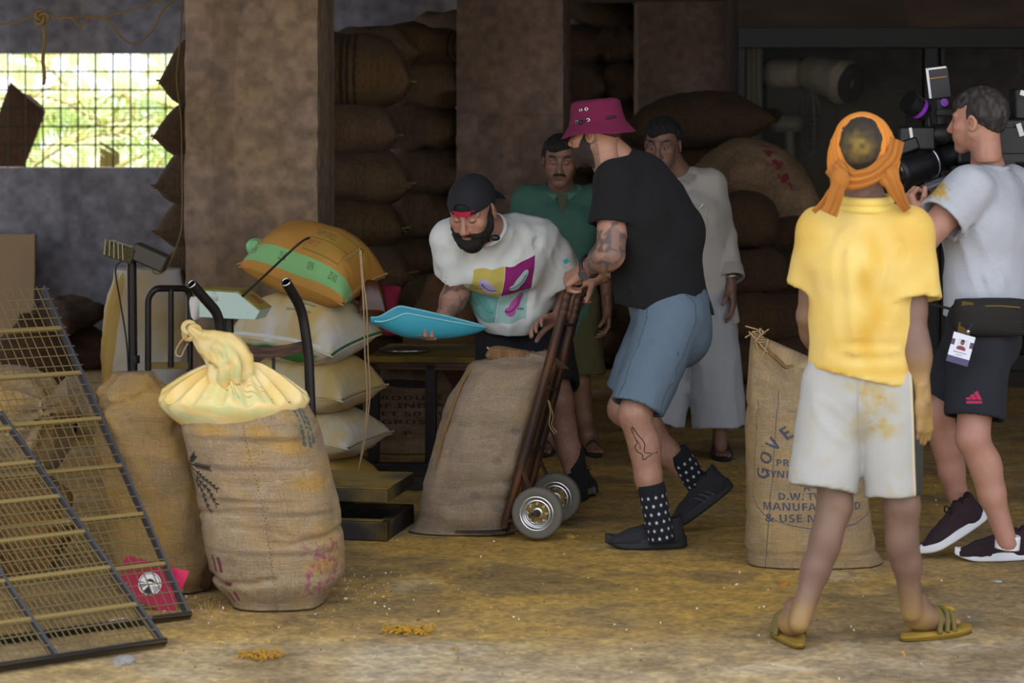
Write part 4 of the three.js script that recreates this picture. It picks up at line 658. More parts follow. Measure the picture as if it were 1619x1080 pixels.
{ // sack on the hand truck
  const d = 9.5, q = (px, py) => at(px, py, d), B = V(q(737, 0).x, 0, -d), lx = (px) => q(px, 0).x - B.x;
  const tex = canvasTex(1280, 896, (g, w, h) => { jutePaint(g, w, h, '#93806a', 1600, 8); speckle(g, w, h, ['#a5845a', '#75604a', '#a98a4a'], 120, 60, 18, 0.12); g.globalAlpha = 0.25; g.fillStyle = '#3e4a50'; for (const [x, y] of [[0.6, 0.45], [0.56, 0.6], [0.62, 0.72], [0.52, 0.78], [0.6, 0.85]]) { g.beginPath(); g.ellipse(w * x, h * y, 26, 16, 0.4, 0, 7); g.fill(); } g.globalAlpha = 0.5; g.fillStyle = '#8496a6'; g.fillRect(w * 0.345, h * 0.42, 10, 50); });
  const o = thing('jute_sack', 'full jute sack with a corded side seam riding on the tilted hand truck', 'sack', B);
  part(o, 'sackcloth', standing({ spine: [V(lx(738), 0.003, 0), V(lx(738), 0.1, 0), V(lx(757), 0.30, 0), V(lx(780), 0.50, 0), V(lx(806), 0.64, 0), V(lx(818), 0.70, 0)], a: [0.18, 0.188, 0.19, 0.185, 0.172, 0.14], b: [0.12, 0.16, 0.175, 0.17, 0.13, 0.035], n: [2.5], s: 4.4, wr: 0.009, rings: 90, seg: 100, creases: [[0.2, 0.006, 0.012, 0.03], [0.42, 0.005, 0.015, -0.03], [0.13, 0.006, 0.012, 0.02, -1, 2]],
    shape: (p, t, th) => { if (t < 0.14) { const l = clamp(-sin(th)); p.x -= 0.05 * l * l * (0.14 - t) / 0.14; p.x += 0.02 * clamp(sin(th)) * (0.14 - t) / 0.14; } if (t > 0.9) p.y += 0.02 * fbm3(p.x * 14, 2, 1) + 0.02 * sin(th) * (t - 0.9) / 0.1; } }), mat({ map: tex, bumpMap: rep(weaveH, 4.5, 2.8), bumpScale: 0.005, roughness: 1 }));
  const S = [[664, 850, 0.06], [676, 812, 0.1], [684, 760, 0.115], [692, 700, 0.125], [710, 645, 0.12], [727, 600, 0.09], [745, 574, 0.05]].map(([x, y, dz]) => { const p = q(x + 5, y); return V(p.x - B.x, p.y, dz); });
  part(o, 'side_seam', tube(S, 0.0065, 60, 7), jute(J.a, 2, 0xf0dcb8, 0.003));
  part(o, 'top_fold', pillow(0.2, 0.07, 0.05, 3, { amp: 0.016 }).rotateZ(-0.06).translate(lx(806), 0.672, 0.01), jute(J.b, 1, 0xe0ccb0, 0.006));
  part(o, 'corner_ear', new THREE.ConeGeometry(0.045, 0.12, 20, 6).scale(1, 1, 0.6).rotateZ(-1.9).translate(lx(878), 0.66, -0.02), jute(J.b, 1, 0xe0ccb0, 0.006));
  part(o, 'string', tube([q(770, 548), q(778, 556), q(790, 566)].map((p) => V(p.x - B.x, p.y, 0.02)), 0.004, 12, 5), M.string);
  part(o, 'loose_thread', [tube([q(866, 630), q(870, 650), q(868, 668), q(876, 684)].map((p) => V(p.x - B.x, p.y, 0.05)), 0.0022, 24, 4), tube([q(868, 632), q(874, 655), q(872, 670), q(880, 682)].map((p) => V(p.x - B.x, p.y, 0.04)), 0.002, 24, 4)], M.string);
}
// ---------------------------------------------------------------- weighing scales
{ // platform scale in front
  const turn = -0.2, base = at(612, 857, 9.262).setY(0), o = thing('platform_scale', 'low platform weighing scale with a dusty top and a pale green slanted display', 'scale', base, turn), w = 0.74, dp = 0.44;
  const bx = (W_, H_, D_, x, y, z, m, n, r = 0.006) => part(o, n, uvMetres(boxAt(W_, H_, D_, x - W_ / 2, y + H_ / 2, z - D_ / 2, r), 1.5), m);
  bx(w, 0.052, dp, 0, 0.148, 0, M.darkSteel, 'platform'); bx(w - 0.004, 0.005, dp - 0.004, -0.002, 0.2, -0.002, M.dustTop, 'platform_top');
  part(o, 'scraps', new THREE.IcosahedronGeometry(0.03, 2).scale(1.8, 0.2, 0.7).translate(-0.3, 0.207, -0.1), mat({ color: 0xb08a3a }));
  for (const [W_, D_, x, z] of [[w, 0.045, 0, 0], [w, 0.045, 0, -dp + 0.045], [0.045, dp, 0, 0], [0.045, dp, -w + 0.045, 0]]) { bx(W_, 0.076, D_, x, 0.0, z, M.darkSteel, 'frame_bar'); }
  bx(w - 0.05, 0.003, 0.04, -0.02, 0.077, -0.002, M.dustTop, 'dust_line', 0.001);
  bx(0.2, 0.07, 0.24, -0.22, 0.078, -0.1, M.black, 'load_cell');
  const px = -0.70, pz = -0.13, headY = at(0, 505, 9.3).y;
  part(o, 'post', pipe([V(px + 0.02, 0.06, pz), V(px + 0.02, headY, pz)], 0.02, 14), M.tubeBlack); part(o, 'post_arm', bar(V(px + 0.02, 0.05, pz), V(-0.5, 0.05, pz), 0.05, 0.03), M.darkSteel);
  const s = new THREE.Shape(); [[-0.115, -0.015], [-0.118, 0.085], [0.045, 0.078], [0.128, 0.012], [0.108, -0.022]].forEach(([x, y], i) => i ? s.lineTo(x, y) : s.moveTo(x, y));
  const head = part(o, 'display_head', new THREE.ExtrudeGeometry(s, { depth: 0.14, bevelEnabled: true, bevelSize: 0.004, bevelThickness: 0.004, bevelSegments: 2 }).translate(px + 0.04, headY + 0.012, pz - 0.07), mat({ map: rep(dataTex(256, (u, v) => { const n = tfbm(u, v, 6, 5, 300); return mix3([0.66, 0.74, 0.70], [0.42, 0.36, 0.28], clamp(2.5 * n - 0.75)); }, true), 3), roughness: 0.55 }), 'pale green metal display head');
  part(head, 'lid', [box(0.17, 0.006, 0.156, 0.002).rotateZ(-0.04).translate(px + 0.002, headY + 0.1, pz), box(0.112, 0.006, 0.156, 0.002).rotateZ(-0.66).translate(px + 0.128, headY + 0.06, pz)], mat({ color: 0x8a7a32, roughness: 0.7, bumpMap: grainH, bumpScale: 0.002 }), 'olive dusty lid');
  part(head, 'display_window', box(0.05, 0.004, 0.06, 0.001).rotateZ(-0.66).translate(px + 0.132, headY + 0.064, pz), mat({ color: 0x7a4a22, roughness: 0.3 }));
  // cable over the bags to the pillar
  const cp = [[384, 468, 9.3], [410, 444, 9.7], [448, 408, 9.95], [480, 380, 10.05], [500, 374, 10.3], [528, 363, 10.9]].map(([x, y, d]) => at(x, y, d).sub(base).applyAxisAngle(V(0, 1, 0), -turn));
  part(o, 'cable', tube(cp, 0.0052, 60, 6), mat({ color: 0x2c2a22, roughness: 0.6 }));
  // white polythene rag on the post
  part(o, 'plastic_scrap', pillow(0.1, 0.12, 0.03, 8, { amp: 0.03 }).rotateZ(1.5).translate(px - 0.11, headY + 0.02, pz - 0.06), mat({ color: 0xd9d4cc, roughness: 0.5 }));
}
{ // far scale behind the sacks
  const d = 10.5, q = (px, py, dd = d) => at(px, py, dd), base = V(q(212, 0).x, 0, -d), o = thing('platform_scale', 'far weighing scale with a tilted foil-covered display on a black post', 'scale', base), l = (px, py, dd) => q(px, py, dd).sub(base);
  part(o, 'post', pipe([V(0, 0.02, 0), l(208, 408)], 0.021, 14), M.tubeBlack); part(o, 'post_clamp', new THREE.CylinderGeometry(0.028, 0.028, 0.035, 16).translate(l(211, 568).x, l(211, 568).y, 0), M.tubeBlack);
  part(o, 'platform', [boxAt(0.62, 0.06, 0.5, 0.2, 0.1, -0.32), boxAt(0.5, 0.07, 0.4, 0.2, 0.035, -0.32)], M.darkSteel);
  part(o, 'guard_rail', pipe([V(l(234, 0).x, 0.1, 0), l(234, 470), l(246, 456), l(300, 456, 10.62), V(l(300, 0, 10.62).x, 0.1, l(300, 0, 10.62).z)], 0.0145, 10), M.tubeBlack);
  part(o, 'guard_rail', pipe([l(270, 456, 10.55), l(270, 580, 10.55)], 0.0135, 10), M.tubeBlack); part(o, 'guard_bar', bar(l(234, 578), l(300, 578, 10.62), 0.014, 0.03), M.dustBar);
  const s = new THREE.Shape(); [[-0.13, -0.02], [-0.12, 0.07], [0.0, 0.075], [0.02, -0.045]].forEach(([x, y], i) => i ? s.lineTo(x, y) : s.moveTo(x, y));
  const hp = l(212, 412), hm = mat({ color: 0x6d6544, roughness: 0.3, metalness: 0.4, bumpMap: rep(grainH, 3), bumpScale: 0.01 });
  const hd = part(o, 'display_head', box(0.13, 0.07, 0.12, 0.012).rotateZ(-0.3).translate(hp.x - 0.055, hp.y + 0.04, 0.02), hm, 'display head wrapped in crinkled foil');
  part(hd, 'dark_shell', [box(0.16, 0.075, 0.13, 0.01).rotateZ(-0.42).translate(hp.x + 0.07, hp.y + 0.015, 0.0)], mat({ color: 0x3a342a, roughness: 0.5 }));
  for (let k = 0; k < 5; k++) part(hd, 'foil_fold', tube([V(hp.x - 0.11 + k * 0.018, hp.y + 0.10 - k * 0.006, 0.085), V(hp.x - 0.115 + k * 0.02, hp.y + 0.03 - k * 0.006, 0.082)], 0.004, 4, 6), mat({ color: 0x9a9070, roughness: 0.3, metalness: 0.5 }));
  part(o, 'cable', tube([l(198, 410).add(V(0, 0, 0.09)), l(188, 425).add(V(0, 0, 0.09)), l(194, 480).add(V(0, 0, 0.05)), l(202, 540).add(V(0, 0, 0.03)), l(205, 600).add(V(0, 0, 0.02))], 0.004, 40, 5), M.black);
}
// ---------------------------------------------------------------- pile of plastic bags by the pillar
{
  const poly = (draw, w = 1024, h = 512) => canvasTex(w, h, (g, W_, H_) => draw(g, W_, H_));
  const dusty = (base, amt, s) => (g, w, h) => { g.fillStyle = base; g.fillRect(0, 0, w, h); g.globalAlpha = 0.55; const gr = g.createLinearGradient(0, h * 0.05, 0, h * 0.8); gr.addColorStop(0, '#c79e3e'); gr.addColorStop(0.55, '#c8a24a'); gr.addColorStop(1, 'rgba(200,160,70,0)'); g.fillStyle = gr; g.globalAlpha = amt; g.fillRect(0, 0, w, h); speckle(g, w, h, ['#c79a38', '#d4ac50'], 220, 40, s, 0.22); };
  const D = 10.3;
  const bag = (label, px0, px1, yb, T, B, turn, roll, tex, s, opt = {}) => {
    const a = at(px0, HOR, D).x, b = at(px1, HOR, D).x, L = (b - a - B * abs(sin(turn)) * 0.9) / cos(turn), o = thing('plastic_bag', label, 'bag', V((a + b) / 2, yb, -D + (opt.dz || 0)), turn); o.rotation.order = 'YXZ'; o.rotation.z = roll; o.rotation.x = opt.tip ?? 0.06;
    const g = pillow(L, B, T, s, { ear: 0.07, amp: 0.012, pleat: 0.009, box: 3, sag: 0.5, ...opt }), p = g.attributes.position, uv = g.attributes.uv;
    for (let i = 0; i < p.count; i++) { const top = i < p.count / 2; uv.setXY(i, p.getX(i) / L + 0.5, top ? 0.5 - (p.getZ(i) / B) * 0.5 * 1 + 0.0 : (p.getZ(i) / B) * 0.5 * -1 + 0.5); }
    // front half of the wrap: v runs from the hem (0) over the top (1)
    for (let i = 0; i < p.count; i++) uv.setY(i, clamp(0.5 - p.getZ(i) / B * 0.42 + (p.getY(i) - T * 0.45) / T * 0.16));
    part(o, 'woven_plastic', g, mat({ map: tex, bumpMap: rep(stripesH, 9, 6), bumpScale: 0.002, roughness: 0.6 }));
    part(o, 'end_seam', endSeam(L, B, T, s, 1, opt), opt.seam || M.string); part(o, 'end_seam', endSeam(L, B, T, s, -1, opt), opt.seam || M.string);
    return o;
  };
  const t1 = poly(dusty('#b89a66', 0.7, 31)), t2 = poly((g, w, h) => { dusty('#cfd2d8', 0.25, 32)(g, w, h); g.fillStyle = '#3c4450'; g.font = 'bold 30px sans-serif'; g.save(); g.translate(w * 0.5, h * 0.8); g.rotate(0.1); g.fillText('NET WT', 60, 20); g.fillText('50 KG', 80, 54); g.beginPath(); g.arc(40, 22, 16, 0, 7); g.stroke(); g.restore(); }), t3 = poly((g, w, h) => { dusty('#d0cfcc', 0.6, 33)(g, w, h); g.fillStyle = '#8a2c3a'; g.fillRect(0, h * 0.93, w, h * 0.07); });
  const t4 = poly((g, w, h) => { dusty('#dcdddf', 0.18, 34)(g, w, h); g.fillStyle = '#2f7a2c'; g.fillRect(0, h * 0.72, w * 0.9, h * 0.28); g.fillStyle = '#e4e4e2'; g.fillRect(0, h * 0.695, w * 0.9, 5); g.strokeStyle = '#8a8f4a'; g.globalAlpha = 0.7; g.lineWidth = 3; for (let i = 0; i < 5; i++) { g.beginPath(); g.moveTo(w * 0.06, h * (0.12 + i * 0.06)); g.lineTo(w * 0.34, h * (0.10 + i * 0.06)); g.stroke(); } for (let i = 0; i < 4; i++) { g.beginPath(); g.moveTo(w * (0.06 + i * 0.09), h * 0.1); g.lineTo(w * (0.06 + i * 0.09), h * 0.36); g.stroke(); } g.fillStyle = '#7f9440'; for (let i = 0; i < 6; i++) { g.beginPath(); g.ellipse(w * 0.44 + 24 * cos(i), h * 0.28 + 20 * sin(i), 16, 9, i, 0, 7); g.fill(); } for (let i = 0; i < 7; i++) g.fillRect(w * 0.52, h * (0.30 + i * 0.045), w * 0.22, 7); g.fillStyle = '#e8e8e0'; for (let i = 0; i < 30; i++) g.fillRect(w * rr(0.02, 0.3), h * rr(0.82, 0.97), 30, 2); g.globalAlpha = 1; });
  const t5 = poly((g, w, h) => { g.fillStyle = '#c98c3c'; g.fillRect(0, 0, w, h); speckle(g, w, h, ['#a88a30', '#b08c34', '#cf9546'], 160, 44, 36, 0.25); g.globalAlpha = 0.9; g.fillStyle = '#83c884'; g.fillRect(0, h * 0.60, w, h * 0.085); g.globalAlpha = 0.65; g.fillStyle = '#3d4a26'; g.font = 'bold 26px sans-serif'; for (const [t, x] of [['100% ★ ★', 0.08], ['25 KG ★ ★', 0.36], ['100% ★', 0.62], ['25 KG', 0.82]]) g.fillText(t, w * x, h * 0.655); g.save(); g.translate(w * 0.5, h * 0.2); g.fillStyle = '#54602a'; g.font = 'bold 46px serif'; g.fillText('नेपाल'.length > 9 ? '' : 'RITURA', 10, 0); g.font = 'bold 52px sans-serif'; g.fillText('GUN SUBODH', 20, 66); g.strokeStyle = '#54602a'; g.lineWidth = 3; g.strokeRect(20, 88, 330, 100); g.font = 'bold 34px sans-serif'; g.fillText('MRP (INCL.', 34, 128); g.font = '26px sans-serif'; g.fillText('NET QTY', 40, 170); g.beginPath(); g.moveTo(20, 140); g.lineTo(350, 140); g.stroke(); g.restore(); g.globalAlpha = 0.5; g.fillStyle = '#5c6a2c'; for (let i = 0; i < 9; i++) { g.beginPath(); g.ellipse(w * (0.22 + 0.022 * i), h * (0.2 + 0.05 * (i % 3)), 24, 10, 0.7 * (i % 4), 0, 7); g.fill(); } g.globalAlpha = 1; });
  bag('yellowish bag at the bottom of the plastic bag pile, just above the scale platform', 376, 604, 0, 0.21, 0.42, -0.42, 0, t1, 201, { dz: -0.03 });
  bag('white bag with small black print, second from the bottom of the pile', 384, 620, 0.185, 0.22, 0.42, -0.45, 0, t2, 202, { dz: -0.02 });
  bag('white bag dusted yellow with a red band, in the middle of the pile', 372, 612, 0.375, 0.26, 0.42, -0.45, 0, t3, 203);
  bag('white and green printed bag under the orange one', 358, 604, 0.60, 0.30, 0.44, -0.5, -0.10, t4, 204, { tip: 0.16, seam: mat({ color: 0x2f6a2c }) });
  const ob = bag('orange bag with a light green stripe, topmost of the pile', 374, 606, 0.885, 0.30, 0.38, -0.5, -0.30, t5, 205, { dz: 0.0, tip: 0.3 });
  part(ob, 'tied_corner', new THREE.SphereGeometry(0.05, 20, 14).scale(1.2, 0.9, 0.8).translate(-0.25, 0.14, 0.04), mat({ color: 0x86c98a, roughness: 0.6, bumpMap: grainH, bumpScale: 0.02 }));
  // hook and strings hanging from the orange bag
  const hk = thing('bag_hook', 'bent wire hook stuck in the orange bag with a double string hanging from it', 'hook', at(570, 396, 9.98)), l = (x, y, d = 9.9) => at(x, y, d).sub(hk.position);
  part(hk, 'hook', tube([l(546, 412, 10.05), l(560, 402, 10.0), l(569, 394, 9.95), l(573, 400, 9.93)], 0.0045, 24, 6), M.chrome);
  part(hk, 'string', tube([l(569, 396), l(572, 440, 9.86), l(575, 490, 9.82), l(577, 560, 9.82), l(580, 640, 9.84), l(568, 742, 9.9)], 0.0035, 40, 5), M.string); part(hk, 'string', tube([l(571, 396), l(574, 440, 9.86), l(580, 490, 9.82), l(582, 560, 9.82), l(585, 620, 9.84), l(576, 700, 9.86), l(566, 746, 9.9)], 0.0035, 40, 5), M.string);
  // dark red pouch with the same emblem, and a brown plastic bundle
  const rb = thing('red_pouch', 'dark red pouch with a round white emblem tucked behind the orange bag', 'pouch', at(585, 492, 10.42));
  const pt = canvasTex(256, 256, (g, w, h) => { g.fillStyle = '#8c1838'; g.fillRect(0, 0, w, h); emblem(g, 60, 120, 44); }), pg = pillow(0.27, 0.22, 0.06, 33, { amp: 0.02 }), pp = pg.attributes.position, pu = pg.attributes.uv; for (let i = 0; i < pp.count; i++) pu.setXY(i, pp.getX(i) / 0.27 + 0.5, 0.5 - pp.getZ(i) / 0.22);
  part(rb, 'pouch', pg.rotateX(PI / 2 - 0.2).translate(0, 0.0, 0), mat({ map: pt, roughness: 0.8 }));
  single('plastic_bundle', 'crumpled brown plastic bundle beside the red pouch', 'bundle', pillow(0.12, 0.1, 0.15, 44, { amp: 0.05 }), mat({ color: 0x4a2814, roughness: 0.35, bumpMap: grainH, bumpScale: 0.02 }), at(589, 512, 10.2));
}
// ---------------------------------------------------------------- table, bench and sack in the shade behind the scale
{
  const D = 11.1, q = (px, py, d = D) => at(px, py, d), o = thing('work_table', 'low iron table with a yellow dusty top behind the bearded man', 'table', V(q(680, 0).x, 0, -D), -0.12), l = (px, py, d) => q(px, py, d).sub(o.position), topY = q(0, 565).y;
  const x0 = l(578, 0).x, x1 = l(790, 0).x;
  part(o, 'top', uvMetres(boxAt(x1 - x0, 0.03, 0.62, (x0 + x1) / 2, topY - 0.012, -0.31, 0.004), 1.2), M.dustTop); part(o, 'apron', boxAt(x1 - x0 - 0.02, 0.035, 0.02, (x0 + x1) / 2, topY - 0.045, -0.015), M.rust);
  for (const [x, z] of [[l(680, 0).x, -0.03], [x0 + 0.03, -0.58], [x1 - 0.03, -0.03], [x1 - 0.03, -0.58], [x0 + 0.03, -0.03]]) part(o, 'leg', boxAt(0.05, topY - 0.03, 0.05, x, (topY - 0.03) / 2, z), M.tubeBlack);
  const lid = thing('steel_plate', 'shiny steel plate lying on the dusty table', 'plate', V(q(642, 0, 11.4).x, topY + 0.003, -11.3));
  part(lid, 'plate', new THREE.LatheGeometry([[0, 0.004], [0.1, 0.004], [0.118, 0.016], [0.124, 0.018], [0.12, 0.012], [0.1, 0], [0, 0]].map(([x, y]) => new THREE.Vector2(x, y)), 40), M.chrome);
  const bn = thing('low_bench', 'low dark bench with a yellow dusty top under the table', 'bench', V(q(660, 0, 12.1).x, 0, -12.1));
  part(bn, 'top', uvMetres(boxAt(0.8, 0.025, 0.35, 0, 0.16, 0, 0.004)), M.dustTop); for (const x of [-0.36, 0.36]) for (const z of [-0.14, 0.14]) part(bn, 'leg', boxAt(0.04, 0.15, 0.04, x, 0.075, z), M.tubeBlack);
  const fr = thing('floor_frame', 'dark angle-iron frame lying on the floor behind the scale platform', 'frame', V(q(640, 0, 10.6).x, 0, -10.75), -0.1);
  for (const [w, d, x, z] of [[0.62, 0.04, 0, 0.2], [0.62, 0.04, 0, -0.2], [0.04, 0.44, 0.29, 0], [0.04, 0.44, -0.29, 0]]) part(fr, 'bar', boxAt(w, 0.06, d, x, 0.03, z), M.darkSteel);
  const tex = canvasTex(512, 512, (g, w, h) => { jutePaint(g, w, h, '#7d6248', 400, 10); g.fillStyle = '#1d1a18'; g.globalAlpha = 0.75; g.font = 'bold 30px sans-serif'; g.textAlign = 'center'; for (const [t, y] of [['● ●●', 0.22], ['PRODUCE', 0.45], ['OF INDIA', 0.53], ['NET 50 KG', 0.61], ['GROSS', 0.69], ['P', 0.8]]) g.fillText(t, w * 0.5, h * y); g.beginPath(); g.ellipse(w * 0.5, h * 0.28, 60, 24, 0.2, 0, 7); g.fill(); g.globalAlpha = 1; });
  const s = thing('jute_sack', 'printed jute sack standing in the shade under the table', 'sack', V(q(648, 0, 11.85).x, 0, -11.75));
  part(s, 'sackcloth', standing({ spine: [V(0, 0.003, 0), V(0, 0.2, 0), V(0, 0.46, 0)], a: [0.21, 0.23, 0.22, 0.13], b: [0.13, 0.15, 0.14, 0.05], s: 14, wr: 0.012 }), mat({ map: tex, bumpMap: rep(weaveH, 4), bumpScale: 0.004 }));
  const s2 = thing('jute_sack', 'jute sack standing against the stack behind the right arm of the bearded man', 'sack', V(q(700, 0, 12.05).x, 0, -12.0));
  part(s2, 'sackcloth', standing({ spine: [V(0, 0.003, 0), V(0, 0.4, 0), V(0.02, 0.85, 0)], a: [0.2, 0.22, 0.2, 0.1], b: [0.12, 0.15, 0.13, 0.05], s: 15, wr: 0.012 }), jute(J.dark, 1, 0xc8b090));
}
// ---------------------------------------------------------------- blue scoop
const SC0 = at(594, 483, 9.52), SC1 = at(771, 518, 9.64);
{
  const o = thing('scoop', 'long light blue plastic scoop held in the right hand of the bearded man', 'scoop', SC0.clone().lerp(SC1, 0.5)), d = SC1.clone().sub(SC0), L = d.length(), ax = d.clone().normalize(), s = V(0, 1, 0).cross(ax).normalize(), u = ax.clone().cross(s);
  const f = (off) => (uu, v) => { const t = uu, w = 0.105 * pow(max(0, 1 - pow(t, 2.6)), 0.85) * lerp(0.72, 1, sstep(0, 0.35, t)) + 0.002, am = lerp(0.75, 1.62, sstep(0, 0.26, t)), a = lerp(-am, am, v), r = max(0.002, w - off); return V(0, 0, 0).addScaledVector(ax, (t - 0.5) * L).addScaledVector(s, sin(a) * r * 0.72).addScaledVector(u, -cos(a) * r); };
  const bl = mat({ color: 0x3a97ac, roughness: 0.38 });
  part(o, 'scoop_body', merge([grid(40, 30, f(0), true), grid(40, 30, f(0.003), false)]), bl);
  for (const v of [0, 1]) { const pts = []; for (let i = 0; i <= 24; i++) pts.push(f(0)(i / 24 * 0.98, v)); part(o, 'rolled_edge', tube(pts, 0.0045, 50, 6), mat({ color: 0x6fb6c0, roughness: 0.4 })); }
  o.quaternion.setFromAxisAngle(ax, 0.12);
}
// ---------------------------------------------------------------- cords by the window
{
  const q = (x, y) => at(x, y, 11.6), rope = mat({ color: 0x8a7048, roughness: 1, bumpMap: grainH, bumpScale: 0.004 });
  const o = thing('rope', 'slack brown rope knotted above the barred window with a hanging tail', 'rope', q(140, 30)), l = (x, y, dz = 0) => q(x, y).sub(o.position).add(V(0, 0, dz));
  part(o, 'rope', tube([l(-40, 42), l(0, 39), l(35, 33), l(62, 20), l(80, 24), l(100, 28), l(130, 25), l(160, 27), l(200, 18), l(250, 2), l(300, -16)], 0.0055, 120, 6), rope);
  part(o, 'loop', tube([l(100, 26), l(115, 30), l(128, 43), l(140, 28), l(160, 28), l(175, 38), l(190, 58), l(208, 69), l(225, 64), l(245, 42), l(258, 16), l(285, -8)], 0.005, 120, 6), rope);
  part(o, 'knot', new THREE.TorusKnotGeometry(0.022, 0.011, 60, 8).translate(...l(66, 28, 0.02).toArray()), rope);
  part(o, 'tail', tube([l(67, 30), l(70, 60), l(68, 95), l(70, 118), l(69, 134)], 0.009, 40, 6), rope);
  const w = thing('cord', 'thin brown cord hanging beside the left edge of the first pillar', 'cord', q(286, 150)), k = (x, y) => q(x, y).sub(w.position);
  part(w, 'cord', tube([k(289, -20), k(285, 60), k(279, 120), k(283, 160), k(287, 200), k(288, 330), k(284, 375), k(262, 426), k(244, 432), k(241, 420)], 0.0042, 120, 6), rope);
}
// ---------------------------------------------------------------- litter on the floor
{
  const bits = [[645, 1000, 0.07, 0xb88a22, 'flat tuft of yellow root fibre on the floor in front of the large sack', 'fibre'], [412, 1040, 0.06, 0xb08426, 'dark yellow clump of root fibre near the bottom edge', 'fibre'], [770, 911, 0.022, 0x7d6a48, 'small brown clod on the open floor in front of the hand truck', 'clod'], [196, 1049, 0.03, 0x8d8a84, 'grey stone beside the lower wire panel', 'stone'], [902, 851, 0.02, 0xb28c3c, 'yellow root chip lying beside the right shoe of the hatted man', 'chip'], [1577, 921, 0.016, 0xc4ccd6, 'small pale blue paper scrap by the cameraman', 'scrap'], [610, 938, 0.016, 0xb08a3e, 'ochre root chip left of the small clod', 'chip'], [1240, 925, 0.016, 0xb87a28, 'orange root chip in front of the lettered sack', 'chip'], [190, 985, 0.035, 0xcfcac0, 'crumpled white plastic scrap under the lower wire panel', 'scrap'], [718, 1028, 0.014, 0xa88a50, 'tan root chip near the bottom edge, right of the fibre tuft', 'chip']];
  bits.forEach(([px, py, r, c, label, cat], i) => { if (cat === 'fibre') { const p = onFloor(px, py), g = []; reseed(90 + i); for (let k = 0; k < 90; k++) { const a = rr(0, 6.28), q = r * pow(rnd(), 0.7), o = V(cos(a) * q * 1.2, rr(0.002, 0.014), sin(a) * q), b = rr(0, 6.28), l = rr(0.012, 0.03); g.push(tube([o, o.clone().add(V(cos(b) * l * 0.5, rr(0, 0.01), sin(b) * l * 0.5)), o.clone().add(V(cos(b + 0.5) * l, rr(-0.004, 0.004), sin(b + 0.5) * l))], rr(0.0012, 0.0028), 4, 4)); } single('root_fibre', label, cat, merge(g), mat({ color: c, roughness: 1 }), p); return; } const p = onFloor(px, py), g = new THREE.IcosahedronGeometry(r, 5), q = g.attributes.position; for (let k = 0; k < q.count; k++) { const x = q.getX(k), y = q.getY(k), z = q.getZ(k), n = 1 + 0.6 * fbm3(x / r * 1.5 + i * 9, y / r * 1.5, z / r * 1.5, 4); q.setXYZ(k, x * n * (cat === 'fibre' ? 1.3 : 1), max(-0.2 * r, y * n * (cat === 'fibre' ? 0.25 : cat === 'scrap' ? 0.2 : 0.55)), z * n); } g.computeVertexNormals(); single({ fibre: 'root_fibre', clod: 'clod', stone: 'stone', chip: 'root_chip', scrap: 'scrap' }[cat], label, cat, g, mat({ color: c, roughness: 0.95, bumpMap: grainH, bumpScale: 0.01 }), p.setY(0.2 * r)); });
  const g = new THREE.IcosahedronGeometry(1, 0), N = 2600, m = new THREE.InstancedMesh(g, mat({ color: 0xffffff }), N), m4 = new THREE.Matrix4(), e = new THREE.Euler(), qn = new THREE.Quaternion(), sc = V(0, 0, 0); reseed(77);
  const cols = [0xd8cfb8, 0xb98d34, 0x9a7636, 0x6b5430, 0x7a6238].map((c) => new THREE.Color(c));
  const spots = [[480, 955, 130, 60], [330, 960, 60, 25], [620, 940, 160, 60], [1250, 960, 200, 70], [380, 1010, 120, 50], [1500, 780, 120, 40], [760, 960, 300, 90], [340, 955, 70, 22], [560, 930, 70, 40]];
  for (let i = 0; i < N; i++) { const [cx, cy, w, h] = spots[floor(rnd() * spots.length)], far = rnd() < 0.4, px = far ? rr(0, 1619) : cx + (rnd() + rnd() - 1) * w, py = far ? rr(760, 1080) : cy + (rnd() + rnd() - 1) * h, p = onFloor(px, py), r = 0.001 + 0.0038 * pow(rnd(), 5); e.set(rr(0, 6), rr(0, 6), rr(0, 6)); m4.compose(p.setY(r * 0.4), qn.setFromEuler(e), sc.set(r * rr(0.8, 2), r * 0.6, r)); m.setMatrixAt(i, m4); m.setColorAt(i, cols[floor(rnd() * 5)]); }
  m.name = 'floor_flecks'; m.userData = { kind: 'stuff', label: 'pale and ochre flecks scattered over the dusty floor', category: 'debris' }; scene.add(m);
}

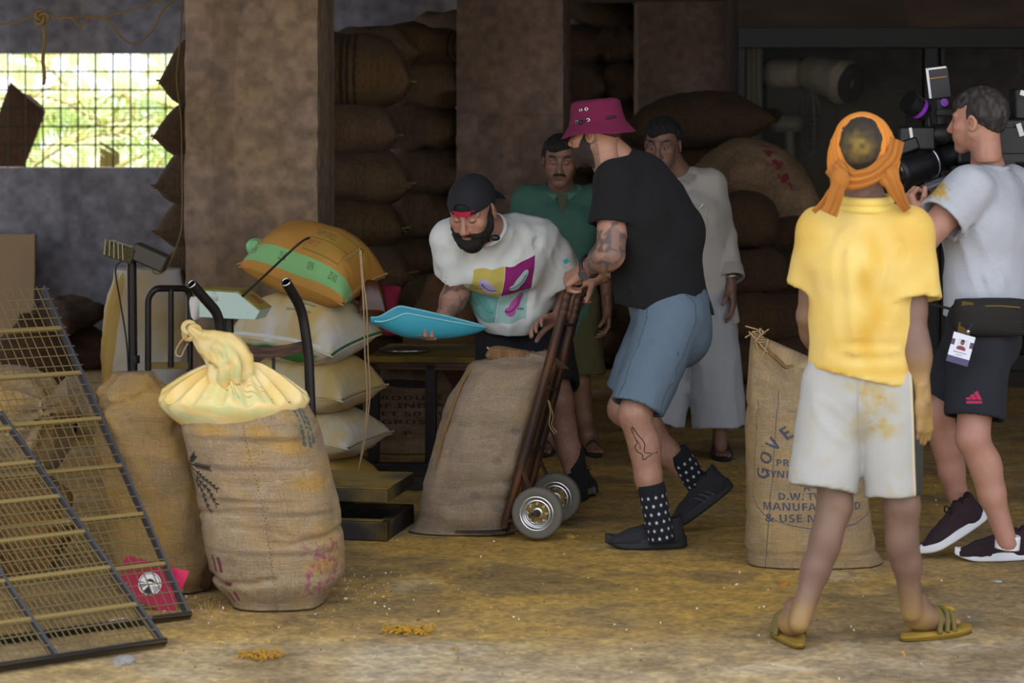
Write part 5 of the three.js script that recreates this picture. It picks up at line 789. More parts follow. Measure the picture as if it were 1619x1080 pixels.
// ---------------------------------------------------------------- bodies: distance fields meshed by surface nets
function sdfMesh(f, lo, hi, h) {
  const nx = Math.ceil((hi[0] - lo[0]) / h) + 2, ny = Math.ceil((hi[1] - lo[1]) / h) + 2, nz = Math.ceil((hi[2] - lo[2]) / h) + 2, val = new Float32Array(nx * ny * nz), B = 6, at_ = (i, j, k) => (k * ny + j) * nx + i;
  for (let k0 = 0; k0 < nz; k0 += B) for (let j0 = 0; j0 < ny; j0 += B) for (let i0 = 0; i0 < nx; i0 += B) {
    const c = f(lo[0] + (i0 + B / 2) * h, lo[1] + (j0 + B / 2) * h, lo[2] + (k0 + B / 2) * h), skip = abs(c) > B * h * 1.5;
    for (let k = k0; k < min(nz, k0 + B); k++) for (let j = j0; j < min(ny, j0 + B); j++) for (let i = i0; i < min(nx, i0 + B); i++) val[at_(i, j, k)] = skip ? c : f(lo[0] + i * h, lo[1] + j * h, lo[2] + k * h);
  }
  const id = new Int32Array(nx * ny * nz).fill(-1), pos = [], idx = [];
  for (let k = 0; k < nz - 1; k++) for (let j = 0; j < ny - 1; j++) for (let i = 0; i < nx - 1; i++) {
    let m = 0; const v = [];
    for (let c = 0; c < 8; c++) { const q = val[at_(i + (c & 1), j + ((c >> 1) & 1), k + (c >> 2))]; v.push(q); if (q < 0) m |= 1 << c; }
    if (m === 0 || m === 255) continue;
    let x = 0, y = 0, z = 0, n = 0;
    for (let a = 0; a < 8; a++) for (const bit of [1, 2, 4]) { const b = a | bit; if (b === a || (v[a] < 0) === (v[b] < 0)) continue; const t = v[a] / (v[a] - v[b]); x += (a & 1) + (bit === 1 ? t : 0); y += ((a >> 1) & 1) + (bit === 2 ? t : 0); z += (a >> 2) + (bit === 4 ? t : 0); n++; }
    id[at_(i, j, k)] = pos.length / 3; pos.push(lo[0] + (i + x / n) * h, lo[1] + (j + y / n) * h, lo[2] + (k + z / n) * h);
  }
  const quad = (a, b, c, d, flip) => { if (a < 0 || b < 0 || c < 0 || d < 0) return; flip ? idx.push(a, c, b, a, d, c) : idx.push(a, b, c, a, c, d); };
  for (let k = 1; k < nz - 1; k++) for (let j = 1; j < ny - 1; j++) for (let i = 1; i < nx - 1; i++) {
    const s = val[at_(i, j, k)] < 0;
    if (s !== val[at_(i + 1, j, k)] < 0) quad(id[at_(i, j - 1, k - 1)], id[at_(i, j, k - 1)], id[at_(i, j, k)], id[at_(i, j - 1, k)], !s);
    if (s !== val[at_(i, j + 1, k)] < 0) quad(id[at_(i - 1, j, k - 1)], id[at_(i - 1, j, k)], id[at_(i, j, k)], id[at_(i, j, k - 1)], !s);
    if (s !== val[at_(i, j, k + 1)] < 0) quad(id[at_(i - 1, j - 1, k)], id[at_(i, j - 1, k)], id[at_(i, j, k)], id[at_(i - 1, j, k)], !s);
  }
  const g = new THREE.BufferGeometry(); g.setAttribute('position', new THREE.Float32BufferAttribute(pos, 3)); g.setIndex(idx); g.computeVertexNormals(); return g;
}
// shapes: {f(x, y, z), c: centre, r: reach}
function rc(a, b, ra, rb, flatEnd) { // tapered limb; flatEnd cuts it square at b
  const ax = a.x, ay = a.y, az = a.z, dx = b.x - ax, dy = b.y - ay, dz = b.z - az, L2 = dx * dx + dy * dy + dz * dz, L = sqrt(L2);
  return { c: a.clone().lerp(b, 0.5), r: L / 2 + max(ra, rb), f: (x, y, z) => { const px = x - ax, py = y - ay, pz = z - az, u = (px * dx + py * dy + pz * dz) / L2, t = u < 0 ? 0 : u > 1 ? 1 : u, qx = px - dx * t, qy = py - dy * t, qz = pz - dz * t; if (flatEnd && u > 0) { const qq = u, q2x = px - dx * qq, q2y = py - dy * qq, q2z = pz - dz * qq, d = sqrt(q2x * q2x + q2y * q2y + q2z * q2z) - (ra + (rb - ra) * qq); return max(d, (u - 1) * L); } return sqrt(qx * qx + qy * qy + qz * qz) - (ra + (rb - ra) * t); } };
}
function el(a, b, side, wa, da, wb, db, flatEnd) { // limb of elliptic section: half width along side, half depth across it
  const d = b.clone().sub(a), L = d.length(), u = d.clone().normalize(), s = side.clone().addScaledVector(u, -side.dot(u)).normalize(), n = s.clone().cross(u);
  return { c: a.clone().lerp(b, 0.5), r: L / 2 + max(wa, da, wb, db) + 0.02, f: (x, y, z) => { const px = x - a.x, py = y - a.y, pz = z - a.z, h = px * u.x + py * u.y + pz * u.z, t = h < 0 ? 0 : h > L ? 1 : h / L, w = wa + (wb - wa) * t, e = da + (db - da) * t, m = min(w, e), c = flatEnd && h > 0 ? 0 : h - t * L, S = (px * s.x + py * s.y + pz * s.z) / w, N = (px * n.x + py * n.y + pz * n.z) / e, C = c / m, k0 = sqrt(S * S + N * N + C * C), k1 = sqrt(S * S / (w * w) + N * N / (e * e) + C * C / (m * m)); const q = k1 < 1e-6 ? -m : k0 * (k0 - 1) / k1; return flatEnd ? max(q, h - L) : q; } };
}
function eb(c, rx, ry, rz, X, Y, Z) { // ellipsoid
  const m = max(rx, ry, rz);
  return { c, r: m, f: (x, y, z) => { let px = x - c.x, py = y - c.y, pz = z - c.z; if (X) { const a = px * X.x + py * X.y + pz * X.z, b = px * Y.x + py * Y.y + pz * Y.z; pz = px * Z.x + py * Z.y + pz * Z.z; px = a; py = b; } const a = px / rx, b = py / ry, d = pz / rz, k0 = sqrt(a * a + b * b + d * d), k1 = sqrt(a * a / (rx * rx) + b * b / (ry * ry) + d * d / (rz * rz)); return k1 < 1e-6 ? -min(rx, ry, rz) : k0 * (k0 - 1) / k1; } };
}
function union(list, k) { // smooth minimum
  return (x, y, z) => { let d = 1e3; for (let i = 0; i < list.length; i++) { const p = list[i], c = p.c, q = sqrt((x - c.x) ** 2 + (y - c.y) ** 2 + (z - c.z) ** 2) - p.r; if (q > d + k) continue; const e = p.f(x, y, z), kk = p.k ?? k, h = max(kk - abs(d - e), 0) / kk; d = min(d, e) - h * h * kk * 0.25; } return d; };
}
function bounds(list, m = 0.03) { const lo = [1e9, 1e9, 1e9], hi = [-1e9, -1e9, -1e9]; for (const p of list) ['x', 'y', 'z'].forEach((k, i) => { lo[i] = min(lo[i], p.c[k] - p.r - m); hi[i] = max(hi[i], p.c[k] + p.r + m); }); return [lo, hi]; }
const carve = (p, hole, wr) => ({ ...p, f: (x, y, z) => { const d = p.f(x, y, z); return d > 0.06 ? d : max(d, -hole.f(x, y, z) - (wr ? 2 * wr(x, y, z) : 0)); } });
function paint(g, fn) { const p = g.attributes.position, n = g.attributes.normal, c = new Float32Array(p.count * 3); for (let i = 0; i < p.count; i++) { const q = fn(p.getX(i), p.getY(i), p.getZ(i), n.getX(i), n.getY(i), n.getZ(i)); c[i * 3] = q[0]; c[i * 3 + 1] = q[1]; c[i * 3 + 2] = q[2]; } g.setAttribute('color', new THREE.BufferAttribute(c, 3)); return g; }
// a garment: shapes joined, wrinkled, opened at the hems
function garment({ list, k = 0.05, wr, cuts = [], holes = [], inner, h = 0.0085 }) {
  const u = union(list, k), hole = holes.length ? union(holes, 0.01) : null, iu = inner && union(inner.list, k), ip = inner?.p, im = inner?.n;
  const f = (x, y, z) => { let d = u(x, y, z); const w = d < 0.08 && wr ? wr(x, y, z) : 0; d += w; for (const [p, n] of cuts) d = max(d, (x - p.x) * n.x + (y - p.y) * n.y + (z - p.z) * n.z); if (hole && d > -0.2) d = max(d, -hole(x, y, z) - w); if (iu) d = max(d, min((x - ip.x) * im.x + (y - ip.y) * im.y + (z - ip.z) * im.z, -iu(x, y, z) - w)); return d; };
  return sdfMesh(f, ...bounds(list), h);
}
const folds = (amp, s, dir = V(0, 1, 0), fr = 9) => (x, y, z) => { const a = x * dir.x + y * dir.y + z * dir.z, wx = x + 0.05 * noise3(x * 5, y * 5, z * 5 + s), n1 = noise3((wx - a * dir.x * 0.7) * fr + s, (y - a * dir.y * 0.7) * fr, (z - a * dir.z * 0.7) * fr); return amp * (1.1 * fbm3(x * 6 + s, y * 6, z * 6, 2) + 0.9 * (abs(n1) - 0.3) + 0.35 * noise3(x * 26, y * 22 + s, z * 26)); };
const both = (...w) => (x, y, z) => w.reduce((s, q) => s + q(x, y, z), 0);
const crease = (a, b, amp, n, r) => { const d = b.clone().sub(a), L = d.length(); d.normalize(); return (x, y, z) => { const p = V(x, y, z).sub(a), t = clamp(p.dot(d), 0, L), q = p.addScaledVector(d, -t).length(); return q > r ? 0 : -amp * cos(q / r * n * PI) * (1 - q / r) * (1 - 0.5 * t / L); }; };

// ---- head, in its own axes: x to the person's left, y up, z forward; the origin between the ears
function headShapes(o = {}) {
  const w = o.w ?? 1, L = [];
  L.push(eb(V(0, 0.036, -0.014), 0.075 * w, 0.084, 0.096), eb(V(0, -0.018, 0.030), 0.060 * w, 0.086, 0.060));
  L.push(rc(V(0.050 * w, -0.045, 0.004), V(0.014, -0.094, 0.066), 0.022, 0.018), rc(V(-0.050 * w, -0.045, 0.004), V(-0.014, -0.094, 0.066), 0.022, 0.018), eb(V(0, -0.092, 0.070), 0.02, 0.016, 0.018));
  for (const s of [-1, 1]) L.push(eb(V(s * 0.046 * w, -0.018, 0.056), 0.022, 0.020, 0.024), { ...rc(V(s * 0.012, 0.029, 0.083), V(s * 0.048, 0.027, 0.066), 0.011, 0.009), k: 0.012 }, eb(V(s * 0.03, -0.055, 0.062), 0.022, 0.022, 0.024));
  L.push({ ...rc(V(0, 0.018, 0.086), V(0, -0.026, 0.109), 0.008, 0.0125), k: 0.012 }, { ...eb(V(0, -0.032, 0.107), 0.013, 0.010, 0.012), k: 0.01 });
  for (const s of [-1, 1]) L.push({ ...eb(V(s * 0.013, -0.034, 0.097), 0.009, 0.008, 0.011), k: 0.008 });
  L.push({ ...eb(V(0, -0.054, 0.087), 0.025, 0.006, 0.011), k: 0.006 }, { ...eb(V(0, -0.066, 0.085), 0.021, 0.007, 0.011), k: 0.006 });
  if (!o.noEars) for (const s of [-1, 1]) { const X = V(cos(0.35), 0, -s * sin(0.35)), Z = V(s * sin(0.35), 0, cos(0.35)); L.push({ ...eb(V(s * 0.079 * w, -0.004, -0.010), 0.009, 0.032, 0.019, X, V(0, 1, 0), Z), k: 0.008 }); }
  L.push(rc(V(0, -0.02, -0.022), V(0, -0.125, -0.03), 0.056, 0.054));
  return L;
}
function headGeo(M4, color, o = {}) {
  const L = headShapes(o), u = union(L, 0.024);
  const f = (x, y, z) => { let d = u(x, y, z); for (const s of [-1, 1]) { const q = sqrt((x - s * 0.031) ** 2 + ((y - 0.008) * 1.25) ** 2 + (z - 0.097) ** 2) - 0.0165; const h = max(0.012 - abs(d + q), 0) / 0.012; d = max(d, -q) + h * h * 0.003; const e = sqrt((x - s * 0.031) ** 2 + (y - 0.007) ** 2 + (z - 0.0745) ** 2) - 0.0135; d = min(d, e); const c = sqrt(((x - s * 0.085) * 1.1) ** 2 + ((y + 0.004) * 0.6) ** 2 + ((z + 0.006)) ** 2) - 0.011; d = max(d, -c); } return d; };
  const g = sdfMesh(f, [-0.11, -0.15, -0.13], [0.11, 0.14, 0.14], 0.0034);
  paint(g, color); return g.applyMatrix4(M4);
}
const scaleM = (m, k) => m.multiply(new THREE.Matrix4().makeScale(k, k, k));
const sideburns = (x, y, z, lo = -0.044) => { const ax = abs(x), lim = lo + (ax > 0.035 ? clamp((0.052 - z) * 1.6, 0, 0.085) : clamp((ax - 0.02) * 0.2, 0, 0.01)), m = z > 0.06 ? (sqrt((x / 0.021) ** 2 + ((y + 0.061) / 0.007) ** 2) - 1) * 0.008 : 1; return min(lim - y, z + 0.004, y + 0.132, m); };
const frameM = (c, fwd, up) => { const z = fwd.clone().normalize(), x = up.clone().cross(z).normalize(), y = z.clone().cross(x); return new THREE.Matrix4().makeBasis(x, y, z).setPosition(c); };
function faceColor(skin, { lip = 0.75, brow = [0.02, 0.015, 0.012], eye = 'open', stub = 0, stubC = [0.05, 0.04, 0.035], hairline, hairC } = {}) {
  return (x, y, z, nx, ny, nz) => {
    const n = fbm3(x * 60, y * 60, z * 60, 3); let c = skin.map((v, i) => v * (1 + 0.12 * n + (i === 0 ? 0.03 : 0)));
    const ax = abs(x); c = mix3(c, [c[0] * 1.08, c[1] * 0.82, c[2] * 0.78], clamp(exp(-((ax - 0.045) ** 2 + (y + 0.02) ** 2) / 0.0006) * 0.6 + exp(-(x * x + (y + 0.03) ** 2) / 0.0003) * 0.5) * (z > 0.04 ? 1 : 0));
    if (z > 0.05) { const by = 0.029 + 0.010 * sin(clamp((ax - 0.012) / 0.04) * 2.4); const b = exp(-((y - by) ** 2) / 0.00003) * sstep(0.008, 0.014, ax) * (1 - sstep(0.046, 0.054, ax)); c = mix3(c, brow, clamp(b * 1.3)); }
    if (z > 0.06) { const ex = ax - 0.031, ey = y - 0.007;
      if (eye === 'open') { const op = (ex / 0.012) ** 2 + (ey / 0.0042) ** 2; if (op < 1) c = ex * ex + ey * ey < 0.00004 ? [0.015, 0.01, 0.008] : [0.30, 0.26, 0.23]; else if (op < 1.8) c = mix3(c, [0.03, 0.02, 0.018], 0.75); }
      else { const lash = exp(-((ey + 0.004 - ex * ex * 12) ** 2) / 0.000005) * (abs(ex) < 0.0145 ? 1 : 0); c = mix3(c, [0.03, 0.02, 0.018], lash * 0.9); }
      const m = exp(-((y + 0.0605) ** 2) / 0.00008) * (ax < 0.026 ? 1 : 0); c = mix3(c, [c[0] * 0.85, c[1] * 0.62, c[2] * 0.6], m * lip); if (abs(y + 0.0605) < 0.0016 && ax < 0.024) c = c.map((v) => v * 0.35);
      if ((ax - 0.007) ** 2 + ((y + 0.0385) * 1.4) ** 2 < 0.00002 && ny < 0) c = c.map((v) => v * 0.25); }
    if (stub) { const s = sstep(-0.035, -0.055, y - max(0, 0.05 - z) * 0.35) * (z > -0.03 ? 1 : 0) + (ax < 0.03 && z > 0.07 ? exp(-((y + 0.045) ** 2) / 0.00005) : 0); c = mix3(c, stubC, clamp(s * stub * (0.8 + 0.5 * noise3(x * 400, y * 400, z * 400)))); }
    if (hairline && hairline(x, y, z) > 0) c = mix3(c, hairC, 0.9);
    return c;
  };
}
// hair or beard: a layer round the head kept where keep(x, y, z) > 0
function layerGeo(M4, o, off, keep, h = 0.004, rough = 0.004, fr = 90) {
  const u = union(headShapes({ ...o, noEars: true }), 0.03), f = (x, y, z) => { const kp = keep(x, y, z); let d = u(x, y, z) - off * clamp(kp * 40, 0, 1) - rough * fbm3(x * fr, y * fr * 0.6, z * fr, 2); return max(d, -kp); };
  return sdfMesh(f, [-0.13, -0.19, -0.15], [0.13, 0.16, 0.17], h).applyMatrix4(M4);
}
// ---- hand: wrist, direction of the fingers, way the palm faces, 'L' or 'R'
function handGeo({ wrist, dir, palm, side, curl = [0.5, 0.6, 0.4], spread = 0.03, thumb = [0.5, 0.5], size = 1, color, arm }) {
  const d = dir.clone().normalize(), n = palm.clone().addScaledVector(d, -palm.dot(d)).normalize(), x = d.clone().cross(n).multiplyScalar(side === 'R' ? 1 : -1), S = size, L = [];
  const P = (a, b, c) => wrist.clone().addScaledVector(x, a * S).addScaledVector(d, b * S).addScaledVector(n, c * S);
  const kn = [[0.030, 0.092], [0.010, 0.097], [-0.010, 0.093], [-0.028, 0.084]], len = [0.074, 0.084, 0.077, 0.06];
  kn.forEach(([kx, ky], i) => {
    L.push({ ...rc(P(kx * 0.55, 0.012, 0), P(kx, ky, -0.002), 0.0155 * S, 0.0115 * S), k: 0.014 });
    let p = P(kx, ky, -0.002), a = 0, sp = (1.5 - i) * spread; const fr = [0.47, 0.30, 0.23], rad = [0.0098, 0.0088, 0.0078, 0.0066].map((r) => r * S * (i === 3 ? 0.86 : 1));
    for (let j = 0; j < 3; j++) { const cu = Array.isArray(curl[0]) ? curl[i] : curl; a += cu[j]; const q = p.clone().addScaledVector(d, cos(a) * len[i] * fr[j] * S).addScaledVector(n, sin(a) * len[i] * fr[j] * S).addScaledVector(x, sp * len[i] * fr[j] * S); L.push({ ...rc(p, q, rad[j], rad[j + 1]), k: 0.0035 }); p = q; }
  });
  L.push({ ...rc(P(0.014, 0.022, 0.008), P(0.036, 0.046, 0.014), 0.017 * S, 0.0135 * S), k: 0.014 });
  { const [t1, t2] = thumb; let p = P(0.036, 0.046, 0.014); const q = p.clone().addScaledVector(x, 0.030 * cos(t1) * S).addScaledVector(d, 0.026 * S).addScaledVector(n, 0.030 * sin(t1) * S), r = q.clone().addScaledVector(x, 0.012 * cos(t1 + t2) * S).addScaledVector(d, 0.024 * S).addScaledVector(n, 0.022 * sin(t1 + t2) * S); L.push({ ...rc(p, q, 0.0125 * S, 0.0105 * S), k: 0.006 }, { ...rc(q, r, 0.0105 * S, 0.0085 * S), k: 0.004 }); }
  L.push({ ...el(P(0, -0.05, 0), P(0, 0.03, 0), x, 0.027 * S, 0.02 * S, 0.034 * S, 0.016 * S), k: 0.016 });
  const g = sdfMesh(union(L, 0.008), ...bounds(L, 0.012), 0.0034);
  return paint(g, color);
}
// ---- bare foot in a sandal: heel on the ground at heel, pointing along dir
function footShapes(heel, dir, size = 1) {
  const d = dir.clone().normalize(), x = V(0, 1, 0).cross(d).normalize(), u = d.clone().cross(x), P = (a, b, c) => heel.clone().addScaledVector(x, a * size).addScaledVector(u, b * size).addScaledVector(d, c * size), L = [];
  L.push(rc(P(0, 0.034, 0.03), P(0.004, 0.03, 0.10), 0.032, 0.034), rc(P(0.004, 0.032, 0.08), P(0.0, 0.018, 0.175), 0.034, 0.018), { ...rc(P(-0.014, 0.020, 0.1), P(-0.030, 0.012, 0.19), 0.022, 0.010), k: 0.01 }, { ...rc(P(0.0, 0.018, 0.1), P(-0.014, 0.012, 0.205), 0.02, 0.009), k: 0.008 }, { ...rc(P(0.005, 0.018, 0.1), P(0.004, 0.012, 0.212), 0.02, 0.009), k: 0.008 }, { ...rc(P(0.014, 0.020, 0.1), P(0.027, 0.013, 0.212), 0.022, 0.013), k: 0.008 }, rc(P(0, 0.05, 0.06), P(0, 0.085, 0.045), 0.036, 0.036));
  return { L, P, x, u, d };
}
function shoe(parent, { heel, dir, up = V(0, 1, 0), len = 0.3, upper, sole, soleH = 0.03, stripe, laceM, side = 1, name = 'shoe', label }) {
  const d = dir.clone().normalize(), x = up.clone().cross(d).normalize(), u = d.clone().cross(x), k = len / 0.3;
  const M4 = new THREE.Matrix4().makeBasis(x, u, d).setPosition(heel);
  const prof = (z) => { const t = z / len; return 0.032 + 0.017 * sin(clamp(t) * PI * 0.9 + 0.35) + (t > 0.75 ? -0.022 * pow((t - 0.75) / 0.25, 2) : 0) - (t < 0.1 ? 0.010 * pow((0.1 - t) / 0.1, 2) : 0); };
  const L = [rc(V(0, 0.045, 0.045 * k), V(0, 0.05, 0.10 * k), 0.036, 0.038), rc(V(0, 0.045, 0.08 * k), V(0, 0.036, 0.20 * k), 0.04, 0.036), rc(V(side * 0.004, 0.034, 0.18 * k), V(side * 0.006, 0.028, 0.262 * k), 0.038, 0.026), rc(V(0, 0.055, 0.06 * k), V(0, 0.105, 0.05 * k), 0.038, 0.037), rc(V(0, 0.08, 0.085 * k), V(0, 0.062, 0.15 * k), 0.030, 0.024)];
  const un = union(L, 0.03), hol = rc(V(0, 0.075, 0.055 * k), V(0, 0.2, 0.05 * k), 0.033, 0.034);
  const gU = sdfMesh((X, Y, Z) => max(max(un(X, Y, Z) + 0.0012 * noise3(X * 60, Y * 60, Z * 60), soleH * 0.6 - Y), -hol.f(X, Y, Z)), [-0.075, 0, -0.02], [0.075, 0.16, len + 0.02], 0.005);
  const o = part(parent, name, uvMetres(gU).applyMatrix4(M4), upper, label);
  const R = []; for (let i = 0; i <= 5; i++) { const y = [0, 0.004, 0.012, 0.02, soleH - 0.003, soleH][i], inset = [0.006, 0.001, 0, 0.002, 0.001, 0.006][i], ring = []; for (let j = 0; j < 64; j++) { const a = 2 * PI * j / 64, z = len / 2 * (1 - cos(a)), s = sin(a), w = prof(z) * pow(abs(s), 0.45) * Math.sign(s), toe = 0.022 * pow(clamp((z / len - 0.72) / 0.28), 2), hl = 0.004 * pow(clamp((0.12 - z / len) / 0.12), 2); ring.push(V(w - Math.sign(w) * inset, y + toe + hl + (y > 0.02 ? 0.006 * (1 - z / len) : 0), lerp(z, len / 2, inset * 4)).applyMatrix4(M4)); } R.push(ring); }
  part(o, 'sole', loft(R.map((r) => r.reverse())), sole);
  if (laceM) { const tb = []; for (let i = 0; i < 5; i++) { const z = (0.115 + i * 0.022) * k, y = 0.094 - i * 0.0085; tb.push(tube([V(-0.026, y - 0.008, z), V(0, y + 0.004, z + 0.004), V(0.026, y - 0.008, z + 0.008)], 0.0032, 8, 5)); } tb.push(tube([V(0, 0.1, 0.11 * k), V(0.02, 0.115, 0.12 * k), V(0.035, 0.1, 0.13 * k), V(0.01, 0.098, 0.115 * k)], 0.0026, 14, 5), tube([V(0, 0.1, 0.11 * k), V(-0.02, 0.118, 0.12 * k), V(-0.035, 0.095, 0.13 * k), V(-0.01, 0.098, 0.115 * k)], 0.0026, 14, 5)); part(o, 'laces', merge(tb).applyMatrix4(M4), laceM); }
  if (stripe) part(o, 'stripes', merge([0, 1, 2].flatMap((i) => [-1, 1].map((s) => tube([V(s * 0.0455, 0.028, (0.085 + i * 0.022) * k), V(s * 0.0465, 0.05, (0.096 + i * 0.022) * k), V(s * 0.0365, 0.072 - i * 0.004, (0.112 + i * 0.02) * k)], 0.003, 10, 5)))).applyMatrix4(M4), stripe);
  return o;
}
function sock(parent, a, b, ra, rb, m, label) { // from the ankle a up to b
  const d = b.clone().sub(a), s = V(1, 0, 0).addScaledVector(d.clone().normalize(), -d.clone().normalize().x).normalize(), u = s.clone().cross(d.clone().normalize()), R = [];
  for (let i = 0; i <= 14; i++) { const t = i / 14, r = lerp(ra, rb, pow(t, 1.3)) * (i === 14 ? 0.93 : 1) + 0.0012 * sin(t * 40), ring = []; for (let k = 0; k < 40; k++) { const th = k / 40 * 2 * PI; ring.push(a.clone().addScaledVector(d, t).addScaledVector(s, cos(th) * r).addScaledVector(u, -sin(th) * r * 1.05)); } R.push(ring); }
  return part(parent, 'sock', loft(R), m, label);
}
// ---- a body from joints: legs, arms, torso and neck in one surface; head and hands meshed finer and joined on
function body(J, S, color, extra = []) {
  const b = S.build ?? 1, L = [], side = J.shL.clone().sub(J.shR).normalize(), hs = J.hipL.clone().sub(J.hipR).normalize();
  const pel = J.hipL.clone().add(J.hipR).multiplyScalar(0.5), up = J.neck.clone().sub(pel), wa = J.waist ?? pel.clone().addScaledVector(up, 0.34), ch = J.chest ?? pel.clone().addScaledVector(up, 0.72), top = J.shL.clone().add(J.shR).multiplyScalar(0.5).addScaledVector(up.clone().normalize(), -0.03);
  L.push(el(pel, wa, hs, 0.15 * b, 0.11 * b, 0.13 * b, 0.10 * b), el(wa, ch, side, 0.13 * b, 0.10 * b, 0.155 * b, 0.11 * b), el(ch, top, side, 0.155 * b, 0.11 * b, 0.14 * b, 0.075 * b), rc(J.shL, J.shR, 0.052, 0.052), rc(top, J.neck, 0.075, 0.058), rc(J.neck, J.headBase, 0.057 * (S.neck ?? 1), 0.053 * (S.neck ?? 1)));
  for (const s of ['L', 'R']) {
    const hip = J['hip' + s], kn = J['knee' + s], an = J['ankle' + s], sh = J['sh' + s], eb_ = J['elbow' + s], wr = J['wrist' + s], m = S.leg ?? 1, a = S.arm ?? 1;
    if (kn) { const cd = kn.clone().sub(an).normalize(), fw = J['toe' + s].clone(); fw.addScaledVector(cd, -fw.dot(cd)).normalize(); const calf = an.clone().lerp(kn, 0.70).addScaledVector(fw, -0.022); L.push(rc(hip, kn, 0.085 * m, 0.054 * m), rc(kn, an.clone().lerp(kn, 0.45), 0.053 * m, 0.043 * m), rc(an.clone().lerp(kn, 0.45), an, 0.043 * m, 0.034 * m), { ...rc(an.clone().lerp(kn, 0.86).addScaledVector(fw, -0.012), an.clone().lerp(kn, 0.5).addScaledVector(fw, -0.016), 0.043 * m, 0.036 * m), k: 0.02 }, { ...eb(calf, 0.044 * m, 0.065 * m, 0.044 * m), k: 0.03 }, { ...eb(kn.clone().addScaledVector(fw, 0.020), 0.036 * m, 0.042 * m, 0.034 * m), k: 0.02 }); }
    if (eb_) { L.push(rc(sh, eb_, 0.050 * a, 0.039 * a), rc(eb_, wr, 0.040 * a, 0.0275 * a), { ...eb(eb_.clone().lerp(wr, 0.28), 0.043 * a, 0.043 * a, 0.043 * a), k: 0.04 }, { ...rc(sh.clone().lerp(eb_, 0.3), sh.clone().lerp(eb_, 0.75), 0.048 * a, 0.044 * a), k: 0.02 }); }
  }
  L.push(...extra);
  const g = paint(sdfMesh(union(L, 0.03), ...bounds(L), S.cell ?? 0.0105), color);
  return { geo: g, L, pel, wa, ch, top, side, hs, up: up.normalize() };
}
const skinM = mat({ vertexColors: true, roughness: 0.55, side: THREE.FrontSide });
const skinMat = (r) => mat({ vertexColors: true, roughness: r, side: THREE.FrontSide });
function person(label, base) { const o = thing('person', label, 'person', base.clone().setY(0)); o.userData.label = label; return o; }
// geometry made in world places, brought into the person's own axes
const into = (o, g) => g.translate(-o.position.x, -o.position.y, -o.position.z);
function rebase(o) { for (const c of o.children) { c.position.sub(o.position); } return o; }
const torsoCloth = (B, b, off, extra = 0) => [el(B.pel.clone().addScaledVector(B.up, -extra), B.wa, B.hs, 0.15 * b + off + 0.016, 0.115 * b + off + 0.014, 0.135 * b + off * 1.2, 0.105 * b + off), el(B.wa, B.ch, B.side, 0.135 * b + off * 1.2, 0.105 * b + off, 0.158 * b + off, 0.112 * b + off), el(B.ch, B.top, B.side, 0.158 * b + off, 0.112 * b + off, 0.142 * b + off * 0.6, 0.078 * b + off * 0.6)];
const clothUV = (g, k = 1) => uvMetres(g, k);
const clothM = (c, o = {}) => mat({ color: c, roughness: 1, bumpMap: rep(fineH, 6), bumpScale: 0.0012, ...o });

// ---------------------------------------------------------------- garments on a body
const PRINT = { x: 0.455, y: 0.44, s: 178, rot: 0.04 };                // place of the print on the shirt
function tee(B, J, b, o) {
  const off = o.off ?? 0.02, drop = (o.drop ?? 0.1) + 0.12, ex = o.extra ?? (() => []), list = torsoCloth(B, b, off, drop).concat(ex(0)), holes = [], sl = o.sleeve ?? 0.6, [r0, r1] = o.sr ?? [0.074, 0.084], TH = 0.016;
  list.push(rc(J.shL, J.shR, 0.058 + off * 0.5, 0.058 + off * 0.5), rc(B.top, J.neck.clone().addScaledVector(J.headBase.clone().sub(J.neck).normalize(), o.collar ?? 0.0), 0.09, 0.066, true));
  for (const s of ['L', 'R']) { const a = J['sh' + s], e = J['elbow' + s], w = J['wrist' + s], lim = (t) => t <= 1 ? a.clone().lerp(e, t) : e.clone().lerp(w, t - 1);
    if (sl <= 1) { const m = (r1 - r0) / sl; list.push({ ...carve(rc(a, lim(sl), r0, r1, true), rc(lim(sl - 0.08), lim(sl + 0.2), r1 - 0.08 * m - TH, r1 + 0.2 * m - TH), o.wr), k: 0.03 }); }
    else { list.push({ ...rc(a, e, r0, r0 * 0.9), k: 0.03 }, { ...carve(rc(e, lim(sl), r0 * 0.88, r1, true), rc(lim(sl - 0.12), lim(sl + 0.12), r1 - TH, r1 - TH), o.wr), k: 0.02 }); } }
  const hemN = (o.hemN ?? B.up.clone().negate()).normalize(), hem = o.hem ?? B.pel.clone().addScaledVector(B.up, -(o.drop ?? 0.1));
  return garment({ list, k: 0.045, wr: o.wr, cuts: [[hem, hemN]], holes, inner: { list: torsoCloth(B, b, off - TH, drop + 0.1).concat(ex(TH)), p: hem.clone().addScaledVector(hemN, -0.06), n: hemN }, h: o.h ?? 0.0085 });
}
function ring(c, axis, r, t, side) { const a = axis.clone().normalize(), s = side.clone().addScaledVector(a, -side.dot(a)).normalize(), n = a.clone().cross(s), p = []; for (let i = 0; i < 36; i++) { const q = i / 36 * 2 * PI; p.push(c.clone().addScaledVector(s, cos(q) * r).addScaledVector(n, sin(q) * r)); } return tube(p, t, 72, 8, true); }
